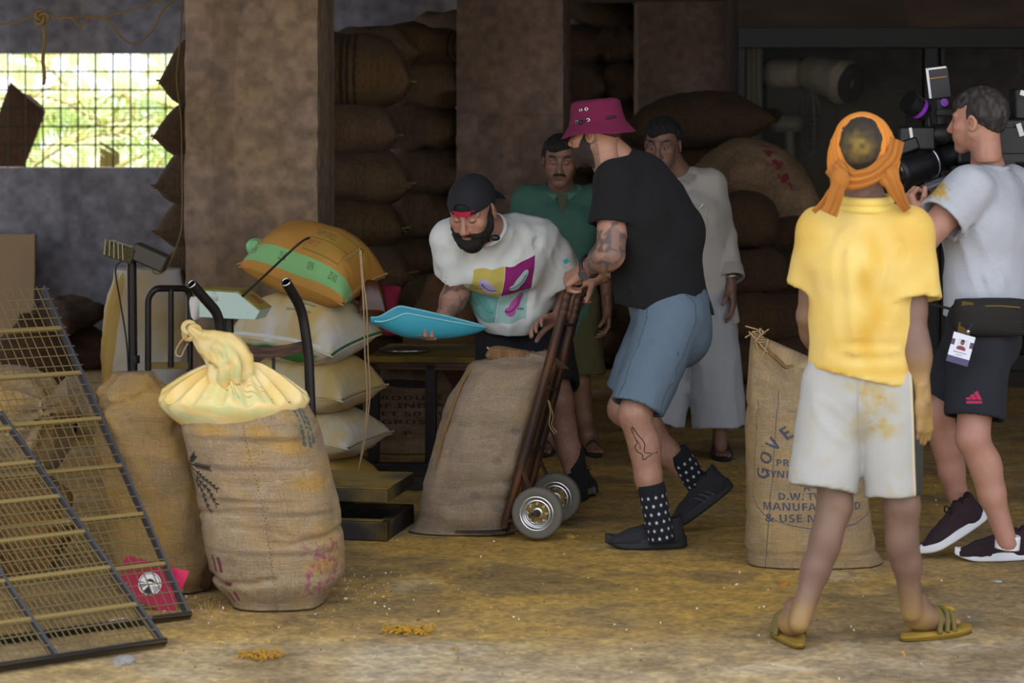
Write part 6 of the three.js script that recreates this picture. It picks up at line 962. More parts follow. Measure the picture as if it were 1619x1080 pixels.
function shorts(B, J, b, o) {
  const list = [el(B.pel.clone().addScaledVector(B.up, 0.1), B.pel.clone().addScaledVector(B.up, -0.04), B.hs, 0.148 * b + 0.016, 0.113 * b + 0.014, 0.156 * b + 0.012, 0.122 * b + 0.012)], holes = [], TH = o.th ?? 0.018;
  for (const s of ['L', 'R']) { const a = J['hip' + s], kn = J['knee' + s], n = o.len[s] ?? o.len, e = n <= 1.15 ? a.clone().lerp(kn, n) : kn.clone().lerp(J['ankle' + s], n - 1), R = o.r[s] ?? o.r, fr = o.flat?.[s], far = a.clone().lerp(e, 1.25), r0 = 0.112 * b, ex = (r) => r0 + (r - r0) * 1.25 - TH, mid = a.clone().lerp(e, 0.84), md = (r) => r0 + (r - r0) * 0.84 - TH;
    list.push(fr ? carve(el(a, e, B.hs, r0, 0.118 * b, fr[0], fr[1], true), el(mid, far, B.hs, md(fr[0]), md(fr[1]), ex(fr[0]), ex(fr[1])), o.wr) : carve(rc(a, e, r0, R, true), rc(mid, far, md(R), ex(R)), o.wr)); }
  return garment({ list: list.concat(o.extra ?? []), k: o.k ?? 0.05, wr: o.wr, cuts: o.cuts ?? [], holes, h: o.h ?? 0.0085 });
}
const tattoo = (c, x, y, z, amt, f = 26) => { const n = abs(noise3(x * f, y * f, z * f)), m = noise3(x * f * 0.5 + 9, y * f * 0.5, z * f * 0.5); return mix3(c, [0.045, 0.045, 0.05], amt * clamp((n < 0.13 ? 0.85 : 0) + (m > 0.28 ? 0.55 : 0))); };
const skinTone = (base, dustAmt = 0) => (x, y, z) => { const n = fbm3(x * 30, y * 30, z * 30, 3), d = clamp(dustAmt * (0.5 + 1.3 * fbm3(x * 9, y * 7, z * 9, 3))); return mix3(base.map((v) => v * (1 + 0.14 * n)), [0.42, 0.27, 0.06], d); };
const seg = (p, a, b) => { const d = b.clone().sub(a), t = clamp(p.clone().sub(a).dot(d) / d.lengthSq()); return [t, p.distanceTo(a.clone().addScaledVector(d, t))]; };

// ================================================================ the bearded man in the white T-shirt
const personA = (() => {
  const P = at, J = {
    hipL: P(853, 492, 10.08), hipR: P(797, 492, 10.1), waist: P(815, 452, 10.0), chest: P(797, 408, 9.82), neck: P(776, 362, 9.66), headBase: P(760, 345, 9.6), shL: P(852, 376, 9.8), shR: P(716, 378, 9.72),
    elbowL: P(908, 466, 9.95), wristL: P(883, 502, 9.82), elbowR: P(726, 455, 9.84), wristR: P(692, 520, 9.66), kneeL: P(884, 632, 9.86), ankleL: P(913, 778, 9.93), kneeR: P(788, 632, 9.85), ankleR: P(776, 776, 10.0), toeL: V(0.35, 0, 0.94), toeR: V(-0.2, 0, 0.98),
  };
  const o = person('bearded man in a white T-shirt and backward black cap, stooping with a blue scoop', J.ankleL.clone().lerp(J.ankleR, 0.5)), skin = [0.335, 0.18, 0.125];
  const tone = skinTone(skin), col = (x, y, z) => { const p = V(x, y, z); let c = tone(x, y, z); const [t, d] = seg(p, J.elbowR, J.wristR); if (d < 0.08 && t < 0.72) c = tattoo(c, x, y, z, 0.85); const [, d2] = seg(p, J.shL, J.elbowL); if (d2 < 0.08) c = tattoo(c, x, y, z, 0.8); return y < 0.9 && y > 0.2 ? mix3(c, [0.10, 0.06, 0.05], 0.3 + 0.3 * noise3(x * 300, y * 90, z * 300)) : c; };
  const B = body(J, { build: 1.12, arm: 1.2, leg: 1.05 }, col);
  const M4 = scaleM(frameM(P(747, 334, 9.56), V(-0.34, -0.48, 0.82), V(-0.16, 0.85, 0.45)), 1.07), HO = { w: 1.04 };
  const head = headGeo(M4, faceColor(skin.map((v) => v * 1.05), { eye: 'down', brow: [0.03, 0.02, 0.016] }), HO);
  const hR = handGeo({ wrist: J.wristR, dir: V(-0.42, -0.22, 0.86), palm: V(0.05, 0.95, 0.25), side: 'R', curl: [0.55, 0.85, 0.4], thumb: [0.2, 0.2], color: tone, size: 1.06 });
  const hL = handGeo({ wrist: J.wristL, dir: V(-0.72, -0.1, 0.62), palm: V(0.35, -0.62, 0.3), side: 'L', curl: [0.35, 0.5, 0.3], thumb: [0.5, 0.4], color: tone, size: 1.05 });
  part(o, 'body', merge([B.geo, head, hR, hL]), skinM);
  const beard = layerGeo(M4, HO, 0.012, (x, y, z) => sideburns(x, y, z), 0.0038, 0.006);
  const chin = sdfMesh(union([eb(V(0, -0.110, 0.056), 0.040, 0.034, 0.034), eb(V(0, -0.088, 0.064), 0.042, 0.028, 0.03)], 0.03), [-0.06, -0.17, 0], [0.06, -0.03, 0.12], 0.004).applyMatrix4(M4);
  part(o, 'beard', merge([beard, chin]), mat({ color: 0x130e0c, roughness: 0.9, side: THREE.FrontSide }));
  part(o, 'hair', layerGeo(M4, HO, 0.006, (x, y, z) => min(y - 0.035 + max(0, -z) * 0.9, 0.11 - z), 0.0045), mat({ color: 0x120e0c, roughness: 0.8 }));
  { // backward cap
    const capM = mat({ color: 0x191a21, roughness: 0.9, bumpMap: rep(fineH, 4), bumpScale: 0.001 }), dome = eb(V(0, 0.038, -0.012), 0.088, 0.098, 0.111), front = eb(V(0, 0.052, 0.105), 0.036, 0.030, 0.05);
    const g = sdfMesh((x, y, z) => max(dome.f(x, y, z) + 0.0015 * noise3(x * 30, y * 30, z * 30), 0.046 - 0.06 * z - 0.004 - y - max(0, -z) * 0.3, -front.f(x, y, z), -(dome.f(x, y, z) + 0.007)), [-0.11, -0.05, -0.14], [0.11, 0.15, 0.12], 0.0035).applyMatrix4(M4);
    const cap = part(o, 'cap', g, capM);
    part(cap, 'strap', grid(20, 3, (u, v) => { const a = lerp(-0.55, 0.55, u); return V(0.0885 * sin(a), 0.032 + v * 0.022, -0.012 + 0.1115 * cos(a) * 0.985); }).applyMatrix4(M4), mat({ color: 0xb0183f, roughness: 0.7 }), 'magenta strap across the forehead');
    part(cap, 'peak', grid(20, 8, (u, v) => { const a = lerp(-0.75, 0.75, u); return V((0.088 + 0.03 * v) * sin(a), 0.022 - 0.035 * v - 0.02 * abs(a), -0.012 - (0.105 + 0.07 * v) * cos(a)); }).applyMatrix4(M4), capM);
    part(cap, 'button', new THREE.SphereGeometry(0.007, 10, 8).translate(0, 0.137, -0.012).applyMatrix4(M4), capM);
  }
  // T-shirt with a four-square print
  const nrm = B.side.clone().cross(B.up).normalize();
  const wr = both(folds(0.015, 3, V(0.3, 1, 0), 12), crease(J.shL.clone().add(V(-0.02, -0.02, 0.08)), P(830, 470, 9.8), 0.009, 3, 0.07), crease(J.shR.clone().add(V(0.03, -0.06, 0.1)), P(750, 470, 9.7), 0.008, 3, 0.06), crease(J.shL.clone().add(V(0.03, -0.03, 0.05)), P(895, 430, 9.8), 0.006, 3, 0.05));
  const g = tee(B, J, 1.1, { off: 0.028, drop: 0.07, sleeve: 0.66, sr: [0.085, 0.098], wr, hem: P(815, 518, 10.05), hemN: V(-0.05, -1, -0.1), extra: (t) => [eb(P(806, 470, 9.9), 0.165 - t, 0.17 - t, 0.11 - t)] });
  const gi = g.toNonIndexed(), p = gi.attributes.position, n = gi.attributes.normal, uv = new Float32Array(p.count * 2), C = B.ch, sx = B.side, sy = B.up, q = V(0, 0, 0);
  for (let i = 0; i < p.count; i += 3) { const back = V(n.getX(i), n.getY(i), n.getZ(i)).dot(nrm) < 0.0; for (let k = i; k < i + 3; k++) { q.set(p.getX(k), p.getY(k), p.getZ(k)).sub(C); uv[k * 2] = back ? 0.02 : q.dot(sx) / 0.7 + 0.5; uv[k * 2 + 1] = back ? 0.02 : q.dot(sy) / 0.9 + 0.6; } }
  gi.setAttribute('uv', new THREE.BufferAttribute(uv, 2));
  const print = canvasTex(1024, 1024, (c, w, h) => {
    c.fillStyle = '#d6d9d6'; c.fillRect(0, 0, w, h); speckle(c, w, h, ['#c9c4b0', '#bfae88'], 160, 30, 5, 0.05);
    
    c.translate(w * PRINT.x, h * PRINT.y); c.rotate(PRINT.rot); const S = PRINT.s, sq = [['#bfae58', -1, -1], ['#8c1f6c', 0, -1], ['#74a8a0', -1, 0], ['#9cc0ba', 0, 0]];
    for (const [f, x, y] of sq) { c.fillStyle = f; c.fillRect(x * S, y * S * 0.82, S - 3, S * 0.82 - 3); }
    // loose brush figures, one per square
    const fig = (x, y, body_, line, k) => { c.save(); c.translate(x, y); c.scale(k, 0.85); c.fillStyle = body_; c.beginPath(); c.ellipse(0.04 * S, -0.02 * S, S * 0.30, S * 0.17, -0.75, 0, 7); c.fill(); c.beginPath(); c.ellipse(-S * 0.12, S * 0.16, S * 0.19, S * 0.12, 0.3, 0, 7); c.fill(); c.strokeStyle = line; c.lineCap = 'round'; c.lineWidth = S * 0.03; c.beginPath(); c.moveTo(-S * 0.28, S * 0.14); c.quadraticCurveTo(-S * 0.02, S * 0.22, S * 0.2, -S * 0.1); c.stroke(); c.fillStyle = line; for (let i = 0; i < 3; i++) { c.beginPath(); c.ellipse(S * (0.3 - 0.07 * i), S * (0.22 - 0.03 * i), S * 0.022, S * 0.03, 0.4, 0, 7); c.fill(); } c.restore(); };
    fig(-S * 0.5, -S * 0.40, '#aea2cb', '#2c2350', -1); fig(S * 0.5, -S * 0.42, '#aecdc7', '#2a2a5c', 1); fig(S * 0.55, S * 0.40, '#b6559a', '#3a1a50', 1); fig(-S * 0.4, S * 0.40, '#5f9c94', '#4f857e', -1);
    c.setTransform(1, 0, 0, 1, 0, 0);
  });
  const shirt = part(o, 'tshirt', gi, mat({ map: print, roughness: 0.95, bumpMap: rep(fineH, 9), bumpScale: 0.0008 }), 'white T-shirt with a four-colour square print');
  part(shirt, 'collar', ring(J.neck.clone().add(V(-0.004, -0.004, 0.01)), J.headBase.clone().sub(J.neck), 0.071, 0.009, B.side), mat({ color: 0xcfd2cf, roughness: 1 }));
  part(shirt, 'sleeve_tag', box(0.02, 0.018, 0.004).rotateZ(0.5).translate(...P(895, 413, 9.69).toArray()), mat({ color: 0x2a98b0 }));
  part(o, 'clip_microphone', new THREE.SphereGeometry(0.013, 16, 12).scale(1.5, 1, 1).translate(...P(783, 376, 9.5).toArray()), M.black);
  part(o, 'shorts', clothUV(shorts(B, J, 1.1, { len: { L: 0.88, R: 0.86 }, r: 0.098, wr: folds(0.006, 8) })), clothM(0x15151a));
  sock(o, P(914, 790, 9.93), P(905, 708, 9.91), 0.044, 0.05, mat({ color: 0x1a1a1e, roughness: 1, bumpMap: rep(stripesH, 1, 2), bumpScale: 0.003 })); sock(o, P(776, 790, 10.0), P(779, 715, 9.98), 0.044, 0.05, mat({ color: 0x1a1a1e, roughness: 1 }));
  const up = mat({ color: 0x221f1e, roughness: 0.9, bumpMap: rep(fineH, 8), bumpScale: 0.002 }), so = mat({ color: 0x6e675c, roughness: 0.9 });
  shoe(o, { heel: onFloor(909, 772).setY(0.002), dir: V(0.24, 0, 0.97), len: 0.31, upper: up, sole: so, laceM: M.black, side: 1 });
  shoe(o, { heel: P(776, 780, 10.05).setY(0.002), dir: V(-0.2, 0, 0.98), len: 0.31, upper: up, sole: so, laceM: M.black, side: -1 });
  return rebase(o);
})();

// ================================================================ the man in the maroon hat
const personB = (() => {
  const P = at, J = {
    hipL: P(1062, 500, 9.2), hipR: P(1050, 500, 9.45), waist: P(1042, 432, 9.3), chest: P(1012, 335, 9.26), neck: P(978, 252, 9.24), headBase: P(955, 222, 9.22), shL: P(972, 288, 9.12), shR: P(1000, 285, 9.42),
    elbowL: P(966, 402, 9.06), wristL: P(928, 424, 9.2), elbowR: P(985, 405, 9.66), wristR: P(952, 436, 9.68), kneeL: P(1004, 655, 9.08), ankleL: P(1042, 838, 9.1), kneeR: P(986, 646, 9.48), ankleR: P(1112, 775, 9.52), toeL: V(-0.98, 0, 0.12), toeR: V(-0.8, -0.5, 0.1),
  };
  const o = person('man in a maroon bucket hat, black T-shirt and blue-grey shorts pulling the hand truck', J.ankleL.clone().lerp(J.ankleR, 0.5)), skin = [0.37, 0.19, 0.125];
  const tone = skinTone(skin), col = (x, y, z) => { const p = V(x, y, z); let c = tone(x, y, z); const [t, d] = seg(p, J.elbowL, J.wristL), [t2, d2] = seg(p, J.shL, J.elbowL); if ((d < 0.07 && t < 0.8) || (d2 < 0.075 && t2 > 0.3)) c = tattoo(c, x, y, z, 0.85); if (y < 0.95) { c = mix3(c, [0.12, 0.07, 0.05], 0.2 + 0.25 * noise3(x * 300, y * 90, z * 300)); } return c; };
  const B = body(J, { build: 1.1, arm: 1.22, leg: 1.1 }, col);
  const M4 = frameM(P(943, 212, 9.21), V(-0.86, -0.09, -0.44), V(-0.03, 1, 0.02)), HO = { w: 1 };
  const head = headGeo(M4, faceColor(skin, { stub: 0.6 }), HO);
  const hL = handGeo({ wrist: J.wristL, dir: V(-0.62, -0.42, -0.35), palm: V(0.45, -0.75, -0.5), side: 'L', curl: [1.1, 1.0, 0.5], thumb: [1.1, 0.4], color: tone, size: 1.08 });
  const hR = handGeo({ wrist: J.wristR, dir: V(-0.8, -0.45, 0), palm: V(0.4, -0.8, 0.2), side: 'R', curl: [1.1, 1.0, 0.5], thumb: [1.1, 0.4], color: tone, size: 1.08 });
  part(o, 'body', merge([B.geo, head, hL, hR]), skinM);
  { const u = union(B.L, 0.03), hit = (x, y) => { const t = P(x, y, 1), e0 = V(0, EYE, 0), d = t.sub(e0).normalize(); let l = 8.2; for (let i = 0; i < 60; i++) { const p = e0.clone().addScaledVector(d, l), q = u(p.x, p.y, p.z); if (q < 0.0006) break; l += q * 0.8; } return e0.addScaledVector(d, l); };
    const line = [[195, 530], [215, 560], [235, 582], [243, 602], [240, 626], [262, 632], [293, 628], [262, 641], [238, 658], [232, 636], [214, 626], [204, 606], [213, 592], [199, 560], [192, 540], [195, 530]].map(([x, y]) => hit(1000 + (x - 195) / 2.45, 675 + (y - 530) / 2.45));
    part(o, 'leg_tattoo', [tube(line, 0.0016, 90, 4), tube([[205, 575], [222, 596], [226, 618]].map(([x, y]) => hit(1000 + (x - 195) / 2.45, 675 + (y - 530) / 2.45)), 0.0012, 20, 4)], mat({ color: 0x241d1c, roughness: 0.8 })); }
  part(o, 'beard', layerGeo(M4, HO, 0.007, (x, y, z) => sideburns(x, y, z), 0.0038, 0.004), mat({ color: 0x2c231e, roughness: 0.95, side: THREE.FrontSide }));
  part(o, 'hair', layerGeo(M4, HO, 0.0025, (x, y, z) => min(y - 0.012 + 0.5 * max(0, -z - 0.02), 0.02 - z), 0.0045), mat({ color: 0x3a2a22, roughness: 0.9 }));
  { const hm = mat({ color: 0x701440, roughness: 0.95, bumpMap: rep(fineH, 10), bumpScale: 0.001 }), R = [], prof = [[0.002, 0.128], [0.06, 0.129], [0.082, 0.124], [0.090, 0.112], [0.096, 0.07], [0.101, 0.046], [0.104, 0.038], [0.119, 0.020], [0.134, 0.000], [0.137, -0.005], [0.134, -0.004], [0.117, 0.014], [0.1, 0.032], [0.095, 0.044]];
    for (const [r, y] of prof) { const ringP = []; for (let k = 0; k < 96; k++) { const a = -k / 96 * 2 * PI, w = r > 0.11 ? 0.008 * fbm3(cos(a) * 1.5, sin(a) * 1.5, 3) + 0.006 * cos(2 * a) : 0.002 * noise3(cos(a) * 4, y * 20, sin(a) * 4); ringP.push(V(r * 0.95 * cos(a) , y + w + 0.004, r * 1.09 * sin(a) - 0.008).applyMatrix4(M4)); } R.push(ringP); }
    const hat = part(o, 'bucket_hat', loft(R.reverse()), hm, 'maroon bucket hat');
    const on = (az, y, r) => V(0.95 * r * cos(az), y, 1.09 * r * sin(az) - 0.008).applyMatrix4(M4);
    for (const [az, y] of [[0.22, 0.096], [-0.02, 0.098], [0.42, 0.054], [-0.06, 0.056]]) part(hat, 'eyelet', new THREE.TorusGeometry(0.0055, 0.0026, 8, 16).lookAt(on(az, y, 1).sub(on(az, y, 0))).translate(...on(az, y, 0.0995 - (y - 0.05) * 0.1).toArray()), M.chrome);
    part(hat, 'cord', tube([on(0.42, 0.054, 0.1025), on(0.26, 0.051, 0.105), on(0.1, 0.052, 0.105), on(-0.06, 0.056, 0.1025)], 0.003, 24, 6), M.black); part(hat, 'cord', tube([on(-0.7, 0.055, 0.102), on(-0.9, 0.058, 0.103), on(-1.1, 0.058, 0.102)], 0.005, 12, 6), M.black); part(hat, 'cord', tube([on(1.2, 0.044, 0.105), on(1.35, 0.044, 0.105)], 0.005, 8, 6), M.black); part(hat, 'toggle', new THREE.SphereGeometry(0.009, 12, 10).translate(...on(0.19, 0.050, 0.107).toArray()), M.black); }
  const wr = both(folds(0.007, 13, V(0.35, 1, 0)), crease(P(985, 340, 9.1), P(1040, 440, 9.15), 0.008, 3, 0.07), crease(P(965, 450, 9.15), P(1075, 470, 9.15), 0.006, 2, 0.05));
  const shirt = part(o, 'tshirt', clothUV(tee(B, J, 1.14, { off: 0.030, drop: -0.01, sleeve: 0.60, sr: [0.084, 0.094], wr, hem: P(1050, 489, 9.3), hemN: V(-0.12, -0.98, 0.0), extra: (t) => [rc(P(1005, 300, 9.25), P(1048, 370, 9.3), 0.15 - t, 0.165 - t), rc(P(1030, 400, 9.3), P(1046, 500, 9.3), 0.165 - t, 0.172 - t)] })), clothM(0x121215, { bumpScale: 0.0008 }), 'plain black T-shirt');
  part(shirt, 'collar', ring(J.neck.clone().add(V(0, -0.005, 0)), J.headBase.clone().sub(J.neck), 0.070, 0.008, B.side), clothM(0x17171a));
  part(o, 'shorts', clothUV(shorts(B, J, 1.1, { len: { L: 0.94, R: 0.86 }, r: { L: 0.105, R: 0.1 }, wr: both(folds(0.007, 23, V(0, 1, 0)), crease(P(1000, 520, 9.05), P(1070, 560, 9.05), 0.006, 2, 0.05)), extra: [rc(P(1075, 480, 9.28), P(1075, 530, 9.28), 0.115, 0.12)] })), clothM(0x5c6d7c, { bumpScale: 0.0016 }), 'blue-grey shorts');
  { const w = P(928, 424, 9.2).lerp(J.elbowL, 0.12), d = J.elbowL.clone().sub(J.wristL).normalize(), t = part(o, 'wristwatch', ring(w, d, 0.040, 0.008, V(0, 0, 1)), M.black); const n = V(0.1, -0.1, 1).addScaledVector(d, -V(0.1, -0.1, 1).dot(d)).normalize(); part(t, 'watch_case', new THREE.CylinderGeometry(0.024, 0.026, 0.014, 8).rotateX(PI / 2).translate(...w.clone().addScaledVector(n, 0.042).toArray()), M.black); part(t, 'red_detail', new THREE.TorusGeometry(0.018, 0.0025, 6, 20, 2.2).translate(...w.clone().addScaledVector(n, 0.051).toArray()), mat({ color: 0xb3242e })); }
  { const w = J.wristR.clone().lerp(J.elbowR, 0.1); part(o, 'bracelet', ring(w, J.elbowR.clone().sub(J.wristR), 0.037, 0.007, V(0, 0, 1)), mat({ color: 0x8a6a3a })); }
  const stars = canvasTex(512, 256, (c, w, h) => { c.fillStyle = '#14161d'; c.fillRect(0, 0, w, h); c.fillStyle = '#c7ccd4'; for (let r = 0; r < 7; r++) for (let i = 0; i < 11; i++) { const x = (i + (r % 2) * 0.5) * w / 11, y = 22 + r * 36; if (y > h * 0.93) continue; c.beginPath(); for (let k = 0; k < 10; k++) { const a = k * PI / 5 - PI / 2, q = k % 2 ? 5.5 : 14; c.lineTo(x + q * cos(a), h - y + q * sin(a) * 0.8); } c.fill(); } c.fillStyle = '#14161d'; c.fillRect(0, 0, w, h * 0.16); });
  const sm = mat({ map: stars, roughness: 1, bumpMap: rep(stripesH, 2, 2), bumpScale: 0.0015 });
  sock(o, P(1046, 856, 9.08), P(1029, 765, 9.08), 0.050, 0.053, sm, 'black sock with white stars'); sock(o, P(1118, 786, 9.52), P(1068, 715, 9.5), 0.046, 0.054, sm, 'black sock with white stars');
  const up = mat({ color: 0x25252a, roughness: 0.85, bumpMap: rep(fineH, 10), bumpScale: 0.002 }), so = mat({ color: 0x1c1c20, roughness: 0.7 }), st = mat({ color: 0x4c4c52, roughness: 0.7 });
  shoe(o, { heel: onFloor(1086, 866).setY(0.002), dir: V(-0.985, 0, 0.10), len: 0.315, upper: up, sole: so, laceM: M.black, stripe: st, soleH: 0.036, side: 1 });
  { const toe = onFloor(1064, 843), d = V(-0.80, -0.58, 0.12).normalize(); shoe(o, { heel: toe.clone().addScaledVector(d, -0.30).add(V(0.005, 0.004, 0)), dir: d, up: V(-0.58, 0.80, 0), len: 0.315, upper: up, sole: so, laceM: M.black, stripe: st, soleH: 0.036, side: -1 }); }
  return rebase(o);
})();

// ================================================================ the man in the green shirt, in the shade
const personC = (() => {
  const P = at, J = { hipL: P(912, 482, 11.7), hipR: P(862, 482, 11.7), waist: P(886, 430, 11.68), chest: P(887, 360, 11.66), neck: P(887, 300, 11.66), headBase: P(887, 270, 11.62), shL: P(944, 318, 11.7), shR: P(834, 318, 11.68), elbowL: P(957, 408, 11.72), wristL: P(960, 486, 11.62), elbowR: P(822, 410, 11.75), wristR: P(826, 486, 11.7), kneeL: P(916, 600, 11.66), ankleL: P(930, 712, 11.7), kneeR: P(866, 600, 11.66), ankleR: P(868, 712, 11.7), toeL: V(0.15, 0, 1), toeR: V(-0.15, 0, 1) };
  const o = person('man with a moustache in a green polo shirt watching from the shade', J.ankleL.clone().lerp(J.ankleR, 0.5)), skin = [0.19, 0.095, 0.058], tone = skinTone(skin);
  const fL = footShapes(J.ankleL.clone().setY(0.012).add(V(0, 0, -0.06)), J.toeL), fR = footShapes(J.ankleR.clone().setY(0.012).add(V(0, 0, -0.06)), J.toeR);
  const B = body(J, { build: 0.98, arm: 0.98, leg: 0.92 }, tone, [...fL.L, ...fR.L]);
  const M4 = frameM(P(886, 256, 11.58), V(-0.06, -0.16, 1), V(0.02, 1, 0.1)), hair = (x, y, z) => min(max(y - 0.066 + 0.01 * noise3(x * 50, 1, z * 50), (y + 0.02) - (z + 0.01) * 2.2, 0), 1);
  const head = headGeo(M4, faceColor(skin, { stub: 0.35, eye: 'down' }));
  const hd = (s, w) => handGeo({ wrist: w, dir: V(0, -1, 0.15), palm: V(s === 'L' ? -1 : 1, 0, 0.1), side: s, color: tone, size: 1 });
  part(o, 'body', merge([B.geo, head, hd('L', J.wristL), hd('R', J.wristR)]), skinM);
  const hm = mat({ color: 0x0c0a09, roughness: 0.75, side: THREE.FrontSide });
  part(o, 'hair', layerGeo(M4, {}, 0.017, (x, y, z) => max(y - 0.064 - 0.008 * sin(x * 40), min(y + 0.015, 0.026 - z - max(0, 0.05 - y) * 0.6)), 0.004, 0.006), hm);
  part(o, 'moustache', merge([-1, 1].map((s) => tube([V(0, -0.044, 0.102), V(s * 0.018, -0.046, 0.097), V(s * 0.034, -0.056, 0.080)], 0.0055, 12, 6))).applyMatrix4(M4), hm);
  const gm = mat({ color: 0x3a5f52, roughness: 1, bumpMap: rep(fineH, 6), bumpScale: 0.001 });
  const sh = part(o, 'polo_shirt', clothUV(tee(B, J, 1.0, { off: 0.03, drop: 0.12, sleeve: 0.72, sr: [0.078, 0.088], wr: folds(0.008, 33), collar: 0.0 })), gm, 'green polo shirt');
  for (const s of [-1, 1]) part(sh, 'collar_wing', grid(8, 4, (u, v) => J.neck.clone().add(V(s * (0.015 + 0.065 * (1 - u) + 0.022 * v), 0.028 - 0.055 * u - 0.02 * v, 0.085 - 0.09 * (1 - u) + 0.02 * v))), mat({ color: 0x567a68, roughness: 1 }));
  part(sh, 'placket', grid(3, 8, (u, v) => J.neck.clone().add(V((u - 0.5) * 0.05 * (1 - v) + 0.004, -0.02 - 0.11 * v, 0.094 + 0.05 * v))), mat({ color: 0x4a4a34, roughness: 1 }));
  part(o, 'loose_shorts', clothUV(shorts(B, J, 1.0, { len: 0.95, r: 0.13, wr: folds(0.01, 43) })), clothM(0x4a4528));
  const sl = mat({ color: 0x2a2320, roughness: 0.9 }); for (const f of [fL, fR]) { const s = part(o, 'sandal', loft([0, 0.014].map((y) => { const r = []; for (let k = 0; k < 40; k++) { const a = k / 40 * 2 * PI; r.push(f.P(0.046 * cos(a), y - 0.01, 0.115 - 0.135 * sin(a))); } return r; })), sl); part(s, 'strap', tube([f.P(-0.04, 0.01, 0.13), f.P(0, 0.058, 0.14), f.P(0.042, 0.01, 0.13)], 0.008, 12, 6), sl); }
  return rebase(o);
})();

